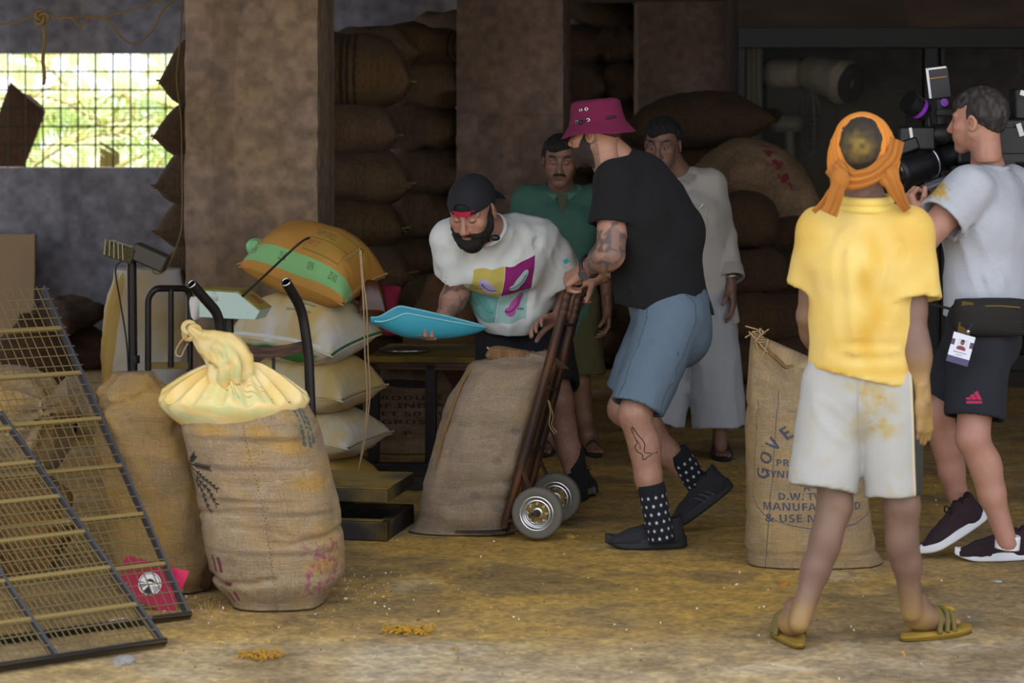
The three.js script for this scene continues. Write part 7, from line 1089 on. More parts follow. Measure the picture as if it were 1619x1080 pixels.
// ================================================================ the man in the white shirt and white cloth
const personD = (() => {
  const P = at, J = { hipL: P(1124, 470, 11.3), hipR: P(1074, 470, 11.36), waist: P(1094, 420, 11.32), chest: P(1084, 345, 11.3), neck: P(1072, 276, 11.3), headBase: P(1060, 250, 11.26), shL: P(1124, 292, 11.3), shR: P(1022, 290, 11.36), elbowL: P(1143, 376, 11.34), wristL: P(1156, 448, 11.22), elbowR: P(1006, 385, 11.4), wristR: P(1000, 455, 11.3), kneeL: P(1132, 590, 11.26), ankleL: P(1140, 706, 11.3), kneeR: P(1057, 590, 11.32), ankleR: P(1046, 704, 11.36), toeL: V(0.02, 0, 1), toeR: V(-0.2, 0, 1) };
  const o = person('man in a long-sleeved white shirt and wide white cloth trousers standing behind the hatted man', J.ankleL.clone().lerp(J.ankleR, 0.5)), skin = [0.16, 0.082, 0.055], tone = skinTone(skin);
  const fL = footShapes(onFloor(1138, 722).add(V(0, 0.014, -0.06)), J.toeL), fR = footShapes(J.ankleR.clone().setY(0.014).add(V(0, 0, -0.06)), J.toeR);
  const B = body(J, { build: 0.98, arm: 0.98, leg: 0.9 }, tone, [...fL.L, ...fR.L]);
  const M4 = frameM(P(1048, 230, 11.22), V(-0.30, -0.22, 0.92), V(-0.06, 1, 0.15));
  const head = headGeo(M4, faceColor(skin, { stub: 0.35, stubC: [0.14, 0.12, 0.11] }));
  const hL = handGeo({ wrist: J.wristL, dir: V(0.08, -1, 0.2), palm: V(-1, 0, -0.25), side: 'L', curl: [0.25, 0.35, 0.2], thumb: [0.3, 0.3], color: tone, size: 1.05 }), hR = handGeo({ wrist: J.wristR, dir: V(0, -1, 0.2), palm: V(1, 0, 0), side: 'R', color: tone });
  part(o, 'body', merge([B.geo, head, hL, hR]), skinM);
  part(o, 'hair', layerGeo(M4, {}, 0.016, (x, y, z) => max(y - 0.060 - 0.008 * sin(x * 50), min(y + 0.015, 0.024 - z - max(0, 0.05 - y) * 0.6)), 0.004, 0.008), mat({ color: 0x100d0c, roughness: 0.85, side: THREE.FrontSide }));
  const wm = mat({ color: 0xa39e97, roughness: 1, bumpMap: rep(fineH, 6), bumpScale: 0.001 });
  const sh = part(o, 'shirt', clothUV(tee(B, J, 1.0, { off: 0.032, drop: 0.14, sleeve: 1.74, sr: [0.072, 0.062], wr: folds(0.009, 53) })), wm, 'long-sleeved off-white shirt');
  for (const s of [-1, 1]) part(sh, 'collar_wing', grid(8, 4, (u, v) => J.neck.clone().add(V(s * (0.012 + 0.062 * (1 - u) + 0.03 * v), 0.040 - 0.06 * u - 0.022 * v, 0.105 - 0.095 * (1 - u) + 0.022 * v))), wm);
  const dC = J.wristL.clone().sub(J.elbowL).normalize(), cu = J.elbowL.clone().lerp(J.wristL, 0.66); part(sh, 'rolled_cuff', loft([[0, 0.062], [0.0, 0.068], [0.055, 0.07], [0.06, 0.064], [0.055, 0.058], [0.01, 0.056]].map(([t, r]) => { const q = []; const s = V(0, 0, 1).cross(dC).normalize(), u = dC.clone().cross(s); for (let k = 0; k < 36; k++) { const a = k / 36 * 2 * PI; q.push(cu.clone().addScaledVector(dC, t).addScaledVector(s, cos(a) * r).addScaledVector(u, sin(a) * r)); } return q; }), false, false), wm);
  part(sh, 'breast_pocket', box(0.095, 0.12, 0.006, 0.003).rotateY(0.15).rotateZ(-0.06).translate(...P(1103, 345, 11.145).toArray()), mat({ color: 0x9d9891, roughness: 1 })); part(sh, 'pen', [tube([P(1090, 336, 11.13), P(1094, 318, 11.13)], 0.0045, 4, 6), tube([P(1106, 330, 11.13), P(1112, 322, 11.13)], 0.003, 4, 6)], M.chrome);
  part(o, 'bracelet', ring(J.wristL.clone().add(V(0.004, 0.02, 0)), dC, 0.032, 0.004, V(1, 0, 0)), M.chrome);
  part(o, 'cloth_trousers', clothUV(shorts(B, J, 1.0, { len: { L: 1.72, R: 1.70 }, r: 0.15, th: 0.026, k: 0.02, flat: { L: [0.125, 0.10], R: [0.095, 0.09] }, wr: both(folds(0.012, 63, V(0, 1, 0), 11), crease(P(1110, 500, 11.15), P(1130, 660, 11.1), 0.012, 3, 0.14)) })), mat({ color: 0x97999e, roughness: 1, bumpMap: rep(fineH, 6), bumpScale: 0.001 }), 'wide white cloth trousers');
  const sl = mat({ color: 0x1d1917, roughness: 0.9 }); for (const f of [fL, fR]) { const s = part(o, 'sandal', loft([0, 0.016].map((y) => { const r = []; for (let k = 0; k < 40; k++) { const a = k / 40 * 2 * PI; r.push(f.P(0.05 * cos(a), y - 0.013, 0.115 - 0.135 * sin(a))); } return r; })), sl); for (const z of [0.11, 0.15]) part(s, 'strap', tube([f.P(-0.046, 0.005, z), f.P(-0.02, 0.056, z), f.P(0.02, 0.058, z), f.P(0.046, 0.005, z)], 0.011, 16, 6), sl); }
  return rebase(o);
})();

// ================================================================ the man in yellow, seen from behind
const personE = (() => {
  const P = at, J = { hipL: P(1322, 610, 7.52), hipR: P(1408, 612, 7.48), waist: P(1366, 500, 7.5), chest: P(1370, 425, 7.5), neck: P(1369, 322, 7.52), headBase: P(1366, 285, 7.54), shL: P(1300, 368, 7.54), shR: P(1436, 366, 7.48), elbowL: P(1281, 500, 7.6), wristL: P(1305, 592, 7.74), elbowR: P(1446, 535, 7.42), wristR: P(1459, 634, 7.40), kneeL: P(1320, 800, 7.46), ankleL: P(1264, 985, 7.40), kneeR: P(1426, 800, 7.45), ankleR: P(1441, 968, 7.50), toeL: V(-0.12, 0, -0.99), toeR: V(0.84, 0, -0.54) };
  const o = person('man in a yellow polo shirt, grey shorts and orange headcloth walking, seen from behind', J.ankleL.clone().lerp(J.ankleR, 0.5)), skin = [0.17, 0.09, 0.062], t0 = skinTone(skin.map((v, i) => v * [0.88, 0.92, 1.0][i]), 0.10), t1 = skinTone(skin, 0.8);
  const tone = (x, y, z) => mix3(t0(x, y, z), t1(x, y, z), clamp(sstep(0.22, 0.05, y) + (x > J.elbowR.x - 0.06 && y < 0.95 && y > 0.6 ? sstep(0.95, 0.75, y) : 0)));
  const fL = footShapes(onFloor(1262, 1024).add(V(0, 0.03, 0.01)), J.toeL, 1.0), fR = footShapes(P(1434, 0, 7.52).setY(0.03), J.toeR, 1.02);
  const B = body(J, { build: 0.94, arm: 0.98, leg: 0.95 }, tone, [...fL.L, ...fR.L]);
  const M4 = frameM(P(1365, 248, 7.55), V(0.25, -0.05, -0.97), V(0.0, 1, 0));
  const dusty = faceColor(skin), head = headGeo(M4, dusty);
  const hR = handGeo({ wrist: J.wristR, dir: V(0.05, -1, -0.12), palm: V(-0.72, 0, -0.7), side: 'R', curl: [0.3, 0.55, 0.4], thumb: [0.7, 0.6], color: tone, size: 1.0 }), hL = handGeo({ wrist: J.wristL, dir: V(0.1, -0.7, -0.7), palm: V(1, 0, 0), side: 'L', color: tone });
  part(o, 'body', merge([B.geo, head, hR, hL]), skinM);
  const hair = layerGeo(M4, {}, 0.010, (x, y, z) => max(y - 0.05, min(y + 0.05, -z)), 0.0042, 0.004); paint(hair, (x, y, z) => { const q = P(1358, 232, 7.45), d = hypot(x - q.x, y - q.y); return mix3([0.025, 0.018, 0.015], [0.20, 0.14, 0.03], clamp(exp(-d * d / 0.0018) * (0.7 + 0.6 * noise3(x * 60, y * 60, z * 60)))); });
  part(o, 'hair', hair, mat({ vertexColors: true, roughness: 0.95, side: THREE.FrontSide }));
  { // headcloth wound round the head, knotted low on the left, its ends hanging
    const om = mat({ color: 0xc47c30, roughness: 1, bumpMap: rep(fineH, 6), bumpScale: 0.0015 }), ax = V(-0.02, 0.20, -0.97).normalize(), e2 = V(0, 1, 0).addScaledVector(ax, -ax.y).normalize(), e1 = e2.clone().cross(ax);
    const u = union(headShapes({}), 0.05), f = (x, y, z) => { const l = hypot(x, y - 0.02, z + 0.01) || 1, X = x / l, Y = (y - 0.02) / l, Z = (z + 0.01) / l, ang = Math.acos(clamp(X * ax.x + Y * ax.y + Z * ax.z, -1, 1)), p1 = X * e1.x + Y * e1.y + Z * e1.z, p2 = X * e2.x + Y * e2.y + Z * e2.z, pl = hypot(p1, p2) || 1, rel = ang * sqrt((p1 / pl / 0.70) ** 2 + (p2 / pl / 0.92) ** 2) + 0.06 * noise3(x * 14, y * 14, z * 14), fold = 0.004 * sin(rel * 22 + 3 * noise3(x * 9, y * 9, z * 9)) + 0.004 * fbm3(x * 25, y * 25, z * 25), th = 0.013 + 0.006 * sstep(1, 1.7, rel) + fold; let d = u(x, y, z) - max(0.003, th); return max(d, (1 - rel) * 0.06, -(y + 0.075 - 0.2 * max(0, z)), z > 0.03 ? 0.03 - y : -1); };
    const cl = part(o, 'headcloth', sdfMesh(f, [-0.15, -0.13, -0.16], [0.15, 0.17, 0.16], 0.0045).applyMatrix4(M4), om, 'orange headcloth');
    const strip = (pts, w, th, s) => { const c = new THREE.CatmullRomCurve3(pts), R = []; for (let i = 0; i <= 40; i++) { const t = i / 40, p = c.getPoint(t), tan = c.getTangent(t), sd = V(0, 0, 1).cross(tan).normalize(), q = []; for (let k = 0; k < 28; k++) { const a = k / 28 * 2 * PI, W_ = w[0] + (w[1] - w[0]) * t; q.push(p.clone().addScaledVector(sd, cos(a) * W_ * (1 + 0.1 * noise3(t * 6, s, 2))).add(V(0, 0, sin(a) * th * (1 + 0.5 * sin(cos(a) * 9 + s + t * 2))))); } R.push(q); } return loft(R); };
    part(cl, 'wrap_fold', strip([P(1316, 262, 7.46), P(1340, 284, 7.42), P(1376, 278, 7.42), P(1408, 250, 7.46), P(1416, 220, 7.5)], [0.030, 0.028], 0.022, 1), om);
    part(cl, 'knot', new THREE.IcosahedronGeometry(0.034, 4).scale(0.9, 1.1, 0.8).translate(...P(1328, 284, 7.40).toArray()), om);
    part(cl, 'hanging_end', strip([P(1328, 282, 7.40), P(1322, 305, 7.38), P(1316, 325, 7.38), P(1310, 338, 7.38)], [0.022, 0.026], 0.012, 3), om);
    part(cl, 'hanging_end', strip([P(1326, 288, 7.40), P(1312, 306, 7.39), P(1298, 324, 7.39), P(1286, 335, 7.39)], [0.012, 0.008], 0.006, 5), om);
    part(cl, 'hanging_end', strip([P(1398, 268, 7.43), P(1412, 292, 7.41), P(1422, 312, 7.41), P(1434, 332, 7.41)], [0.036, 0.014], 0.012, 7), om);
  }
  const dirt = canvasTex(1024, 1024, (c, w, h) => { c.fillStyle = '#d9bd6c'; c.fillRect(0, 0, w, h); speckle(c, w, h, ['#c99f3c', '#c4963a', '#e3d08c'], 150, 90, 44, 0.16); for (let i = 0; i < 14; i++) blot(c, w * 0.5 + 40 * sin(i), h * (0.25 + i * 0.045), 70, 90, '#c08a18', 0.22, 0.1); for (let i = 0; i < 10; i++) blot(c, w * (0.2 + i * 0.06), h * 0.9, 90, 36, '#c08a18', 0.2); c.globalAlpha = 1; });
  const planar = (g, a, b, c) => { g = g.toNonIndexed(); const p = g.attributes.position, uv = new Float32Array(p.count * 2); for (let i = 0; i < p.count; i++) { uv[i * 2] = (p.getX(i) - a.x) / b + 0.5; uv[i * 2 + 1] = (p.getY(i) - a.y) / c + 0.5; } g.setAttribute('uv', new THREE.BufferAttribute(uv, 2)); return g; };
  const wr = both(folds(0.007, 73, V(0, 1, 0), 8), crease(P(1290, 556, 7.38), P(1430, 556, 7.36), 0.009, 2, 0.05), crease(P(1340, 380, 7.38), P(1350, 560, 7.36), 0.006, 3, 0.09), crease(P(1420, 390, 7.38), P(1400, 500, 7.38), 0.006, 3, 0.06));
  const sh = part(o, 'polo_shirt', planar(tee(B, J, 0.98, { off: 0.026, drop: 0.03, sleeve: 0.64, sr: [0.080, 0.092], wr, hem: P(1366, 598, 7.45), hemN: V(-0.2, -0.98, 0), collar: 0.0 }), P(1366, 455, 7.5), 0.56, 0.62), mat({ map: dirt, roughness: 1, bumpMap: rep(fineH, 7), bumpScale: 0.001 }), 'yellow polo shirt with dust marks');
  part(sh, 'collar', [ring(J.neck.clone().add(V(0, 0.012, 0.0)), V(0, 1, 0.1), 0.074, 0.016, V(1, 0, 0)), ring(J.neck.clone().add(V(0, -0.01, 0.0)), V(0, 1, 0.1), 0.080, 0.014, V(1, 0, 0))], mat({ color: 0xdcc368, roughness: 1 }));
  const sd = canvasTex(512, 512, (c, w, h) => { c.fillStyle = '#a9a8a3'; c.fillRect(0, 0, w, h); reseed(8); for (let i = 0; i < 60; i++) blot(c, w * (0.58 + rr(-0.16, 0.16)), h * (0.36 + rr(-0.2, 0.2)), rr(12, 50), rr(10, 36), '#a8842a', 0.14, rr(0, 3)); for (let i = 0; i < 46; i++) blot(c, w * rnd(), h * rnd(), rr(12, 50), rr(8, 30), '#9c8450', 0.12, rr(0, 3)); for (let i = 0; i < 16; i++) blot(c, w * (0.58 + rr(-0.1, 0.1)), h * (0.34 + rr(-0.12, 0.14)), rr(6, 20), rr(5, 14), '#a87a14', 0.3, rr(0, 3)); c.globalAlpha = 1; c.fillStyle = '#35332e'; c.beginPath(); c.moveTo(w * 0.835, h * 0.1); c.lineTo(w * 0.865, h); c.lineTo(w, h); c.lineTo(w, h * 0.1); c.fill(); c.strokeStyle = '#c8b898'; c.lineWidth = 9; c.beginPath(); c.moveTo(w * 0.825, h * 0.1); c.lineTo(w * 0.855, h); c.stroke(); c.globalAlpha = 0.5; c.strokeStyle = '#8f8d88'; c.lineWidth = 4; c.beginPath(); c.moveTo(w * 0.47, h * 0.16); c.quadraticCurveTo(w * 0.45, h * 0.4, w * 0.52, h * 0.7); c.stroke(); c.globalAlpha = 1; });
  const JS = { ...J, kneeL: P(1296, 800, 7.46), kneeR: P(1414, 800, 7.45) };
  part(o, 'shorts', planar(shorts(B, JS, 0.98, { len: { L: 0.86, R: 0.92 }, k: 0.022, r: 0.115, flat: { L: [0.108, 0.115], R: [0.088, 0.100] }, wr: both(folds(0.007, 83, V(0, 1, 0), 7), crease(P(1364, 600, 7.36), P(1352, 700, 7.36), 0.010, 2, 0.05), crease(P(1290, 640, 7.38), P(1345, 690, 7.36), 0.009, 3, 0.06)) }), P(1354, 675, 7.5), 0.46, 0.46), mat({ map: sd, roughness: 1, bumpMap: rep(fineH, 6), bumpScale: 0.001 }), 'grey shorts stained yellow');
  const sm = mat({ color: 0x9a7c26, roughness: 0.9, bumpMap: grainH, bumpScale: 0.004 }), stm = mat({ color: 0x6a5c2c, roughness: 0.9 });
  for (const f of [fL, fR]) { const s = part(o, 'sandal', loft([[-0.004, 0.03], [0.012, 0.03], [0.018, 0.028]].map(([y, e]) => { const r = []; for (let k = 0; k < 48; k++) { const a = k / 48 * 2 * PI, z = 0.118 - 0.142 * sin(a); r.push(f.P((0.036 + 0.018 * sstep(0, 0.2, z)) * cos(a), y - 0.024, z)); } return r; })), sm, 'dusty yellow sandal'); for (const [z0, z1, h] of [[0.09, 0.11, 0.062], [0.12, 0.14, 0.056], [0.15, 0.16, 0.048]]) part(s, 'strap', tube([f.P(-0.05, -0.008, z0), f.P(-0.026, h * 0.8, z1), f.P(0.004, h, z1), f.P(0.03, h * 0.8, z1), f.P(0.052, -0.008, z0)], 0.009, 20, 6), stm); part(s, 'toe_bow', new THREE.IcosahedronGeometry(0.016, 3).scale(1.6, 0.8, 0.9).translate(...f.P(0.0, 0.05, 0.165).toArray()), sm); }
  return rebase(o);
})();

// ================================================================ the cameraman
const personF = (() => {
  const P = at, J = { hipL: P(1552, 520, 8.76), hipR: P(1556, 520, 9.0), waist: P(1560, 450, 8.88), chest: P(1560, 360, 8.88), neck: P(1562, 268, 8.9), headBase: P(1556, 232, 8.9), shL: P(1532, 300, 8.72), shR: P(1598, 298, 9.06), elbowL: P(1462, 378, 8.62), wristL: P(1452, 350, 8.76), elbowR: P(1560, 380, 9.2), wristR: P(1490, 330, 9.2), kneeL: P(1538, 692, 8.68), ankleL: P(1593, 858, 8.7), kneeR: P(1480, 655, 8.98), ankleR: P(1524, 818, 9.02), toeL: V(-0.98, 0, 0.1), toeR: V(-0.82, -0.5, 0.1) };
  const o = person('cameraman in a light grey T-shirt and dark shorts carrying a video camera on his shoulder', J.ankleL.clone().lerp(J.ankleR, 0.5)), skin = [0.40, 0.20, 0.14], tone = skinTone(skin);
  const B = body(J, { build: 1.05, arm: 1.12, leg: 1.05 }, tone);
  const M4 = frameM(P(1546, 192, 8.86), V(-0.80, -0.03, -0.52), V(-0.05, 1, 0)), hairC = (x, y, z) => max(y - 0.060 + 0.25 * max(0, z), min(y - 0.002 + 0.75 * max(0, -z - 0.015), 0.018 - z));
  const head = headGeo(M4, faceColor(skin, { stub: 0.2 }));
  const hL = handGeo({ wrist: J.wristL, dir: V(-0.35, 0.8, -0.1), palm: V(0.8, 0.35, -0.5), side: 'L', curl: [1.2, 1.1, 0.6], thumb: [0.2, 0.2], color: tone, size: 1.04 }), hR = handGeo({ wrist: J.wristR, dir: V(-0.9, 0.3, 0), palm: V(0, 0, 1), side: 'R', curl: [1, 0.9, 0.5], color: tone });
  part(o, 'body', merge([B.geo, head, hL, hR]), skinM);
  const hair = layerGeo(M4, {}, 0.011, hairC, 0.004, 0.009, 60); paint(hair, (x, y, z) => { const n = noise3(x * 90, y * 40, z * 90); return mix3([0.016, 0.012, 0.011], [0.10, 0.085, 0.085], clamp(0.45 * n + 0.1)); });
  part(o, 'hair', hair, mat({ vertexColors: true, roughness: 0.8, side: THREE.FrontSide }));
  const tex = canvasTex(512, 512, (c, w, h) => { c.fillStyle = '#b9bdc6'; c.fillRect(0, 0, w, h); reseed(3); for (let i = 0; i < 5000; i++) { c.globalAlpha = 0.12; c.fillStyle = rnd() < 0.5 ? '#8e939e' : '#d8dbe2'; c.fillRect(rnd() * w, rnd() * h, 6, 1.5); } c.globalAlpha = 0.5; c.strokeStyle = '#c79a3c'; c.lineWidth = 5; reseed(15); for (let i = 0; i < 16; i++) { c.beginPath(); c.moveTo(w * rr(0.12, 0.26), h * rr(0.19, 0.29)); c.quadraticCurveTo(w * rr(0.12, 0.26), h * rr(0.19, 0.29), w * rr(0.14, 0.28), h * rr(0.18, 0.27)); c.stroke(); } c.globalAlpha = 1; });
  const g = tee(B, J, 1.08, { off: 0.030, drop: 0.02, sleeve: 0.62, sr: [0.086, 0.098], wr: both(folds(0.009, 93, V(0, 1, 0)), crease(P(1520, 360, 8.66), P(1580, 480, 8.7), 0.009, 3, 0.08)), hem: P(1555, 503, 8.88), hemN: V(-0.05, -1, 0) }).toNonIndexed(), p = g.attributes.position, uv = new Float32Array(p.count * 2), a = P(1470, 230, 8.7), b2 = P(1640, 510, 8.7);
  for (let i = 0; i < p.count; i++) { uv[i * 2] = (p.getX(i) - a.x + 0.1) / 0.6; uv[i * 2 + 1] = 1 - (a.y - p.getY(i)) / 0.75 - 0.02; } g.setAttribute('uv', new THREE.BufferAttribute(uv, 2));
  const sh = part(o, 'tshirt', g, mat({ map: tex, roughness: 1, bumpMap: rep(fineH, 7), bumpScale: 0.0012 }), 'light grey T-shirt with yellow dust on the sleeve');
  part(sh, 'collar', ring(J.neck.clone().add(V(0, -0.006, 0)), J.headBase.clone().sub(J.neck), 0.071, 0.009, B.side), mat({ color: 0xb4b8c0, roughness: 1 }));
  const so = part(o, 'shorts', clothUV(shorts(B, J, 1.08, { len: { L: 0.82, R: 0.86 }, r: { L: 0.11, R: 0.105 }, wr: folds(0.007, 103) })), clothM(0x23252c, { bumpScale: 0.0006 }));
  { const c = P(1540, 632, 8.52), pk = (n, gg) => part(so, n, gg, mat({ color: 0xa81e4c, roughness: 0.8 })); const bars = []; for (const [x0, x1, h] of [[-0.026, -0.010, 0.010], [-0.007, 0.009, 0.021], [0.012, 0.028, 0.032]]) { const s = new THREE.Shape(), k = 0.5; s.moveTo(x0, 0); s.lineTo(x1, 0); s.lineTo(x1 - k * h, h); s.lineTo(x0 - k * h * 0.72, h * 0.72); s.closePath(); bars.push(new THREE.ExtrudeGeometry(s, { depth: 0.002, bevelEnabled: false })); } bars.push(boxAt(0.056, 0.010, 0.002, 0, -0.009, 0.001, 0.0008)); pk('emblem', merge(bars).rotateX(-0.12).translate(c.x, c.y, c.z)); }
  const wm = mat({ color: 0xe4e6ea, roughness: 1 });
  sock(o, P(1592, 868, 8.72), P(1594, 846, 8.72), 0.044, 0.045, wm, 'short white sock'); sock(o, P(1526, 826, 9.02), P(1521, 808, 9.02), 0.044, 0.045, wm, 'short white sock');
  const um = mat({ color: 0x2c1c24, roughness: 0.9, bumpMap: rep(fineH, 9), bumpScale: 0.002 }), sm = mat({ color: 0xd4d6da, roughness: 0.7 });
  shoe(o, { heel: onFloor(1632, 884).setY(0.002), dir: V(-0.985, 0, 0.16), len: 0.3, upper: um, sole: sm, laceM: M.black, side: 1 });
  { const toe = onFloor(1462, 884), d = V(-0.83, -0.50, 0.12).normalize(); shoe(o, { heel: toe.clone().addScaledVector(d, -0.285).add(V(0.004, 0.004, 0)), dir: d, up: V(-0.5, 0.85, 0), len: 0.295, upper: um, sole: sm, laceM: M.black, side: -1 }); }
  return rebase(o);
})();

// ---------------------------------------------------------------- what the cameraman carries
{
  const D = 9.12, q = (x, y, d = D) => at(x, y, d), o = thing('video_camera', 'black shoulder video camera with a large lens, top monitor and purple-ringed lamp', 'camera', q(1500, 230)), l = (x, y, d = D) => q(x, y, d).sub(o.position);
  const bk = mat({ color: 0x0a0b0d, roughness: 0.5, bumpMap: grainH, bumpScale: 0.0005 }), dk = mat({ color: 0x111216, roughness: 0.55 }), gl = mat({ color: 0xb8c0cc, roughness: 0.25, metalness: 0.8 }), wh = mat({ color: 0xd6d8dc, roughness: 0.5 });
  const bx = (n, x0, y0, x1, y1, t, m, d = D, r = 0.01) => { const a = l(x0, y0, d), b = l(x1, y1, d); return part(o, n, box(abs(b.x - a.x), abs(a.y - b.y), t, r).translate((a.x + b.x) / 2, (a.y + b.y) / 2, a.z), m); };
  const body_ = bx('camera_body', 1508, 186, 1650, 262, 0.13, bk, D, 0.02); bx('battery', 1600, 140, 1660, 250, 0.11, dk, D + 0.02, 0.012);
  part(body_, 'side_panel', box(0.16, 0.1, 0.01, 0.004).translate(l(1590, 0).x, l(0, 222).y, 0.07), dk); part(body_, 'painted_reflection', [box(0.02, 0.05, 0.004).rotateZ(0.3).translate(l(1606, 0).x, l(0, 205).y, 0.078), box(0.03, 0.02, 0.004).rotateZ(-0.3).translate(l(1612, 0).x, l(0, 148).y, 0.078)], wh);  // small white slips on the body stand in for bright reflections
  // lens: stacked rings along its axis
  const A = l(1512, 240), Z = l(1416, 276, 9.0), dir = Z.clone().sub(A), L = dir.length(), prof = [[0, 0.001], [0.0, 0.044], [0.03, 0.046], [0.035, 0.052], [0.075, 0.052], [0.08, 0.048], [0.10, 0.048], [0.105, 0.056], [0.15, 0.057], [0.155, 0.061], [L - 0.03, 0.064], [L - 0.025, 0.070], [L, 0.072], [L, 0.060], [L - 0.012, 0.056], [L - 0.02, 0.001]].map(([y, x]) => new THREE.Vector2(x, y));
  const turn = new THREE.Quaternion().setFromUnitVectors(V(0, 1, 0), dir.clone().normalize()), put = (g) => g.applyQuaternion(turn).translate(A.x, A.y, A.z);
  const lens = part(o, 'lens', put(new THREE.LatheGeometry(prof, 48)), bk);
  for (let k = 0; k < 44; k++) { const a = k / 44 * 2 * PI; if (k % 2) part(lens, 'grip_rib', put(plainBox(0.003, 0.05, 0.004).translate(0, 0.18, 0.0625).rotateY(a)), dk); }
  part(lens, 'focus_ring', put(new THREE.TorusGeometry(0.0575, 0.004, 8, 48).rotateX(PI / 2).translate(0, 0.125, 0)), gl); part(lens, 'glass', put(new THREE.SphereGeometry(0.075, 32, 12, 0, 2 * PI, 0, 0.8).translate(0, L - 0.075, 0)), new THREE.MeshPhysicalMaterial({ color: 0x10141c, roughness: 0.05, clearcoat: 1 }));
  // viewfinder, its label, lamp with a purple ring, monitor on top, rods
  const vf = bx('viewfinder', 1420, 200, 1478, 238, 0.07, bk, 9.05, 0.012); part(vf, 'label_plate', box(0.012, 0.045, 0.004).rotateZ(0.15).translate(l(1438, 0, 9.05).x, l(0, 211, 9.05).y, l(0, 0, 9.05).z + 0.037), wh); part(vf, 'eyecup', new THREE.CylinderGeometry(0.034, 0.04, 0.05, 24).rotateZ(PI / 2).translate(l(1484, 0, 9.05).x, l(0, 212, 9.05).y, l(0, 0, 9.05).z), dk); part(vf, 'sunshade', box(0.1, 0.05, 0.08, 0.01).rotateZ(0.35).translate(l(1430, 0, 9.04).x, l(0, 232, 9.04).y, l(0, 0, 9.04).z), bk);
  const c0 = l(1437, 160, 9.0), c1 = l(1467, 182, 9.04), lq = new THREE.Quaternion().setFromUnitVectors(V(0, 1, 0), c1.clone().sub(c0).normalize()), lp = (g, t) => g.applyQuaternion(lq).translate(lerp(c0.x, c1.x, t), lerp(c0.y, c1.y, t), lerp(c0.z, c1.z, t));
  const lamp = part(o, 'lamp', lp(new THREE.CylinderGeometry(0.036, 0.044, 0.09, 28), 0.4), bk); part(lamp, 'purple_ring', lp(new THREE.CylinderGeometry(0.0405, 0.0425, 0.018, 28, 1, true), 0.52), mat({ color: 0x8a36b8, roughness: 0.4 })); part(lamp, 'arm', pipe([c1, l(1470, 200, 9.04), l(1474, 215, 9.05)], 0.009), dk); part(lamp, 'knob', new THREE.CylinderGeometry(0.015, 0.015, 0.03, 16).rotateX(PI / 2).translate(l(1492, 0, 9.05).x, l(0, 162, 9.05).y, l(0, 0, 9.05).z), mat({ color: 0x70309a, roughness: 0.4 })); part(lamp, 'bracket', [bar(l(1484, 150, 9.06), l(1486, 205, 9.06), 0.02, 0.02), box(0.06, 0.025, 0.04).translate(l(1492, 0, 9.05).x, l(0, 178, 9.05).y, l(0, 0, 9.05).z)], dk);
  const mo = part(o, 'monitor', box(0.085, 0.12, 0.03, 0.005).rotateZ(0.12).translate(l(1483, 0, 9.05).x, l(0, 131, 9.05).y, l(0, 0, 9.05).z), bk); part(mo, 'silver_edge', [box(0.01, 0.115, 0.004).rotateZ(0.12).translate(l(1467, 0, 9.05).x, l(0, 132, 9.05).y, l(0, 0, 9.05).z + 0.018), box(0.075, 0.008, 0.004).rotateZ(0.12).translate(l(1479, 0, 9.05).x, l(0, 108, 9.05).y, l(0, 0, 9.05).z + 0.018)], wh); part(mo, 'orange_line', box(0.07, 0.003, 0.003).rotateZ(0.12).translate(l(1481, 0, 9.05).x, l(0, 123, 9.05).y, l(0, 0, 9.05).z + 0.018), mat({ color: 0xc98a4a }));
  part(o, 'rod', pipe([l(1452, 303, 8.84), l(1530, 272, 8.98)], 0.0085, 12), gl); part(o, 'rod', pipe([l(1456, 297, 8.98), l(1530, 268, 9.1)], 0.0085, 12), gl); part(o, 'base_plate', bar(l(1500, 268, 9.08), l(1600, 258, 9.1), 0.09, 0.025), dk); part(o, 'top_handle', pipe([l(1512, 190), l(1516, 168), l(1580, 160), l(1590, 188)], 0.012, 10), bk);
}
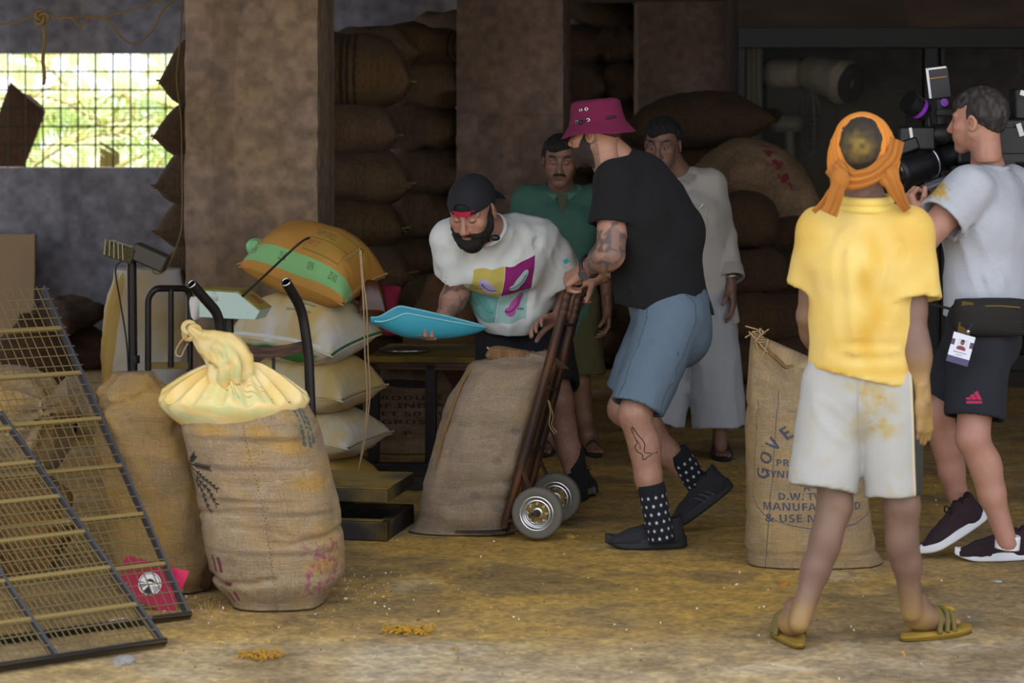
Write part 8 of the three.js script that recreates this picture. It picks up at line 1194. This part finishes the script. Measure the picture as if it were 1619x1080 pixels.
{
  const D = 8.64, q = (x, y, d = D) => at(x, y, d), o = thing('waist_pack', 'dark waist pack dusted yellow worn on the hip of the cameraman', 'waist pack', q(1566, 502)), m = mat({ color: 0x1f1c18, roughness: 0.8, bumpMap: rep(fineH, 8), bumpScale: 0.002 });
  const g = pillow(0.25, 0.14, 0.09, 7, { ear: -0.1, amp: 0.01, box: 2.6, sag: 0.5 }).rotateX(PI / 2).translate(0, 0, -0.04); part(o, 'pouch', g, m); part(o, 'front_pocket', pillow(0.17, 0.09, 0.04, 9, { ear: -0.1, amp: 0.008 }).rotateX(PI / 2).translate(0.02, -0.012, 0.005), m);
  part(o, 'zip', tube([V(-0.1, 0.035, 0.032), V(0, 0.045, 0.042), V(0.1, 0.038, 0.03)], 0.003, 20, 5), mat({ color: 0x6d5a2a })); part(o, 'dusty_flap', box(0.045, 0.12, 0.01, 0.005).rotateY(-0.3).rotateZ(-0.15).translate(-0.095, 0.0, 0.03), mat({ color: 0x5a4a22, roughness: 1, bumpMap: grainH, bumpScale: 0.004 })); part(o, 'strap', [bar(V(-0.12, 0.025, -0.01), V(-0.2, 0.04, -0.1), 0.03, 0.005), bar(V(0.12, 0.02, 0), V(0.22, 0.03, -0.1), 0.03, 0.005)], m);
  const tex = canvasTex(256, 352, (g, w, h) => { g.fillStyle = '#dfe4f0'; g.fillRect(0, 0, w, h); g.fillStyle = '#4a4570'; g.fillRect(0, h * 0.78, w, h * 0.22); g.fillStyle = '#5a3a5c'; g.fillRect(0, h * 0.22, w * 0.16, h * 0.2); g.fillRect(w * 0.84, h * 0.2, w * 0.16, h * 0.2); g.fillStyle = '#cfd6e4'; g.fillRect(w * 0.28, h * 0.16, w * 0.46, h * 0.38); g.fillStyle = '#7a4a3a'; g.beginPath(); g.ellipse(w * 0.5, h * 0.28, w * 0.09, h * 0.085, 0, 0, 7); g.fill(); g.fillStyle = '#2c2024'; g.beginPath(); g.ellipse(w * 0.5, h * 0.22, w * 0.095, h * 0.04, 0, 0, 7); g.fill(); g.fillStyle = '#8a2c3a'; g.beginPath(); g.ellipse(w * 0.5, h * 0.47, w * 0.2, h * 0.075, 0, PI, 0); g.fill(); g.fillRect(w * 0.3, h * 0.46, w * 0.4, h * 0.07); g.fillStyle = '#9aa2b8'; g.fillRect(w * 0.2, h * 0.6, w * 0.6, h * 0.04); g.fillRect(w * 0.34, h * 0.69, w * 0.3, h * 0.03); });
  const b = thing('id_badge', 'white identity badge with a portrait photo clipped below the waist pack', 'badge', q(1519, 552, 8.56)), gg = new THREE.BoxGeometry(0.078, 0.108, 0.003);
  part(b, 'card', gg, mat({ map: tex, roughness: 0.3 })); part(b, 'clip', new THREE.SphereGeometry(0.008, 14, 10).translate(0.008, 0.068, 0.003), M.chrome); part(b, 'lanyard', tube([V(0.006, 0.056, 0), V(0.008, 0.07, 0), V(0.014, 0.1, -0.01)], 0.003, 10, 5), mat({ color: 0x2a2a44 })); b.rotation.z = -0.27; b.rotation.y = -0.15;
}

scene.traverse((o) => { if (o.isMesh) { o.castShadow = true; o.receiveShadow = true; } });
renderer.render(scene, camera);
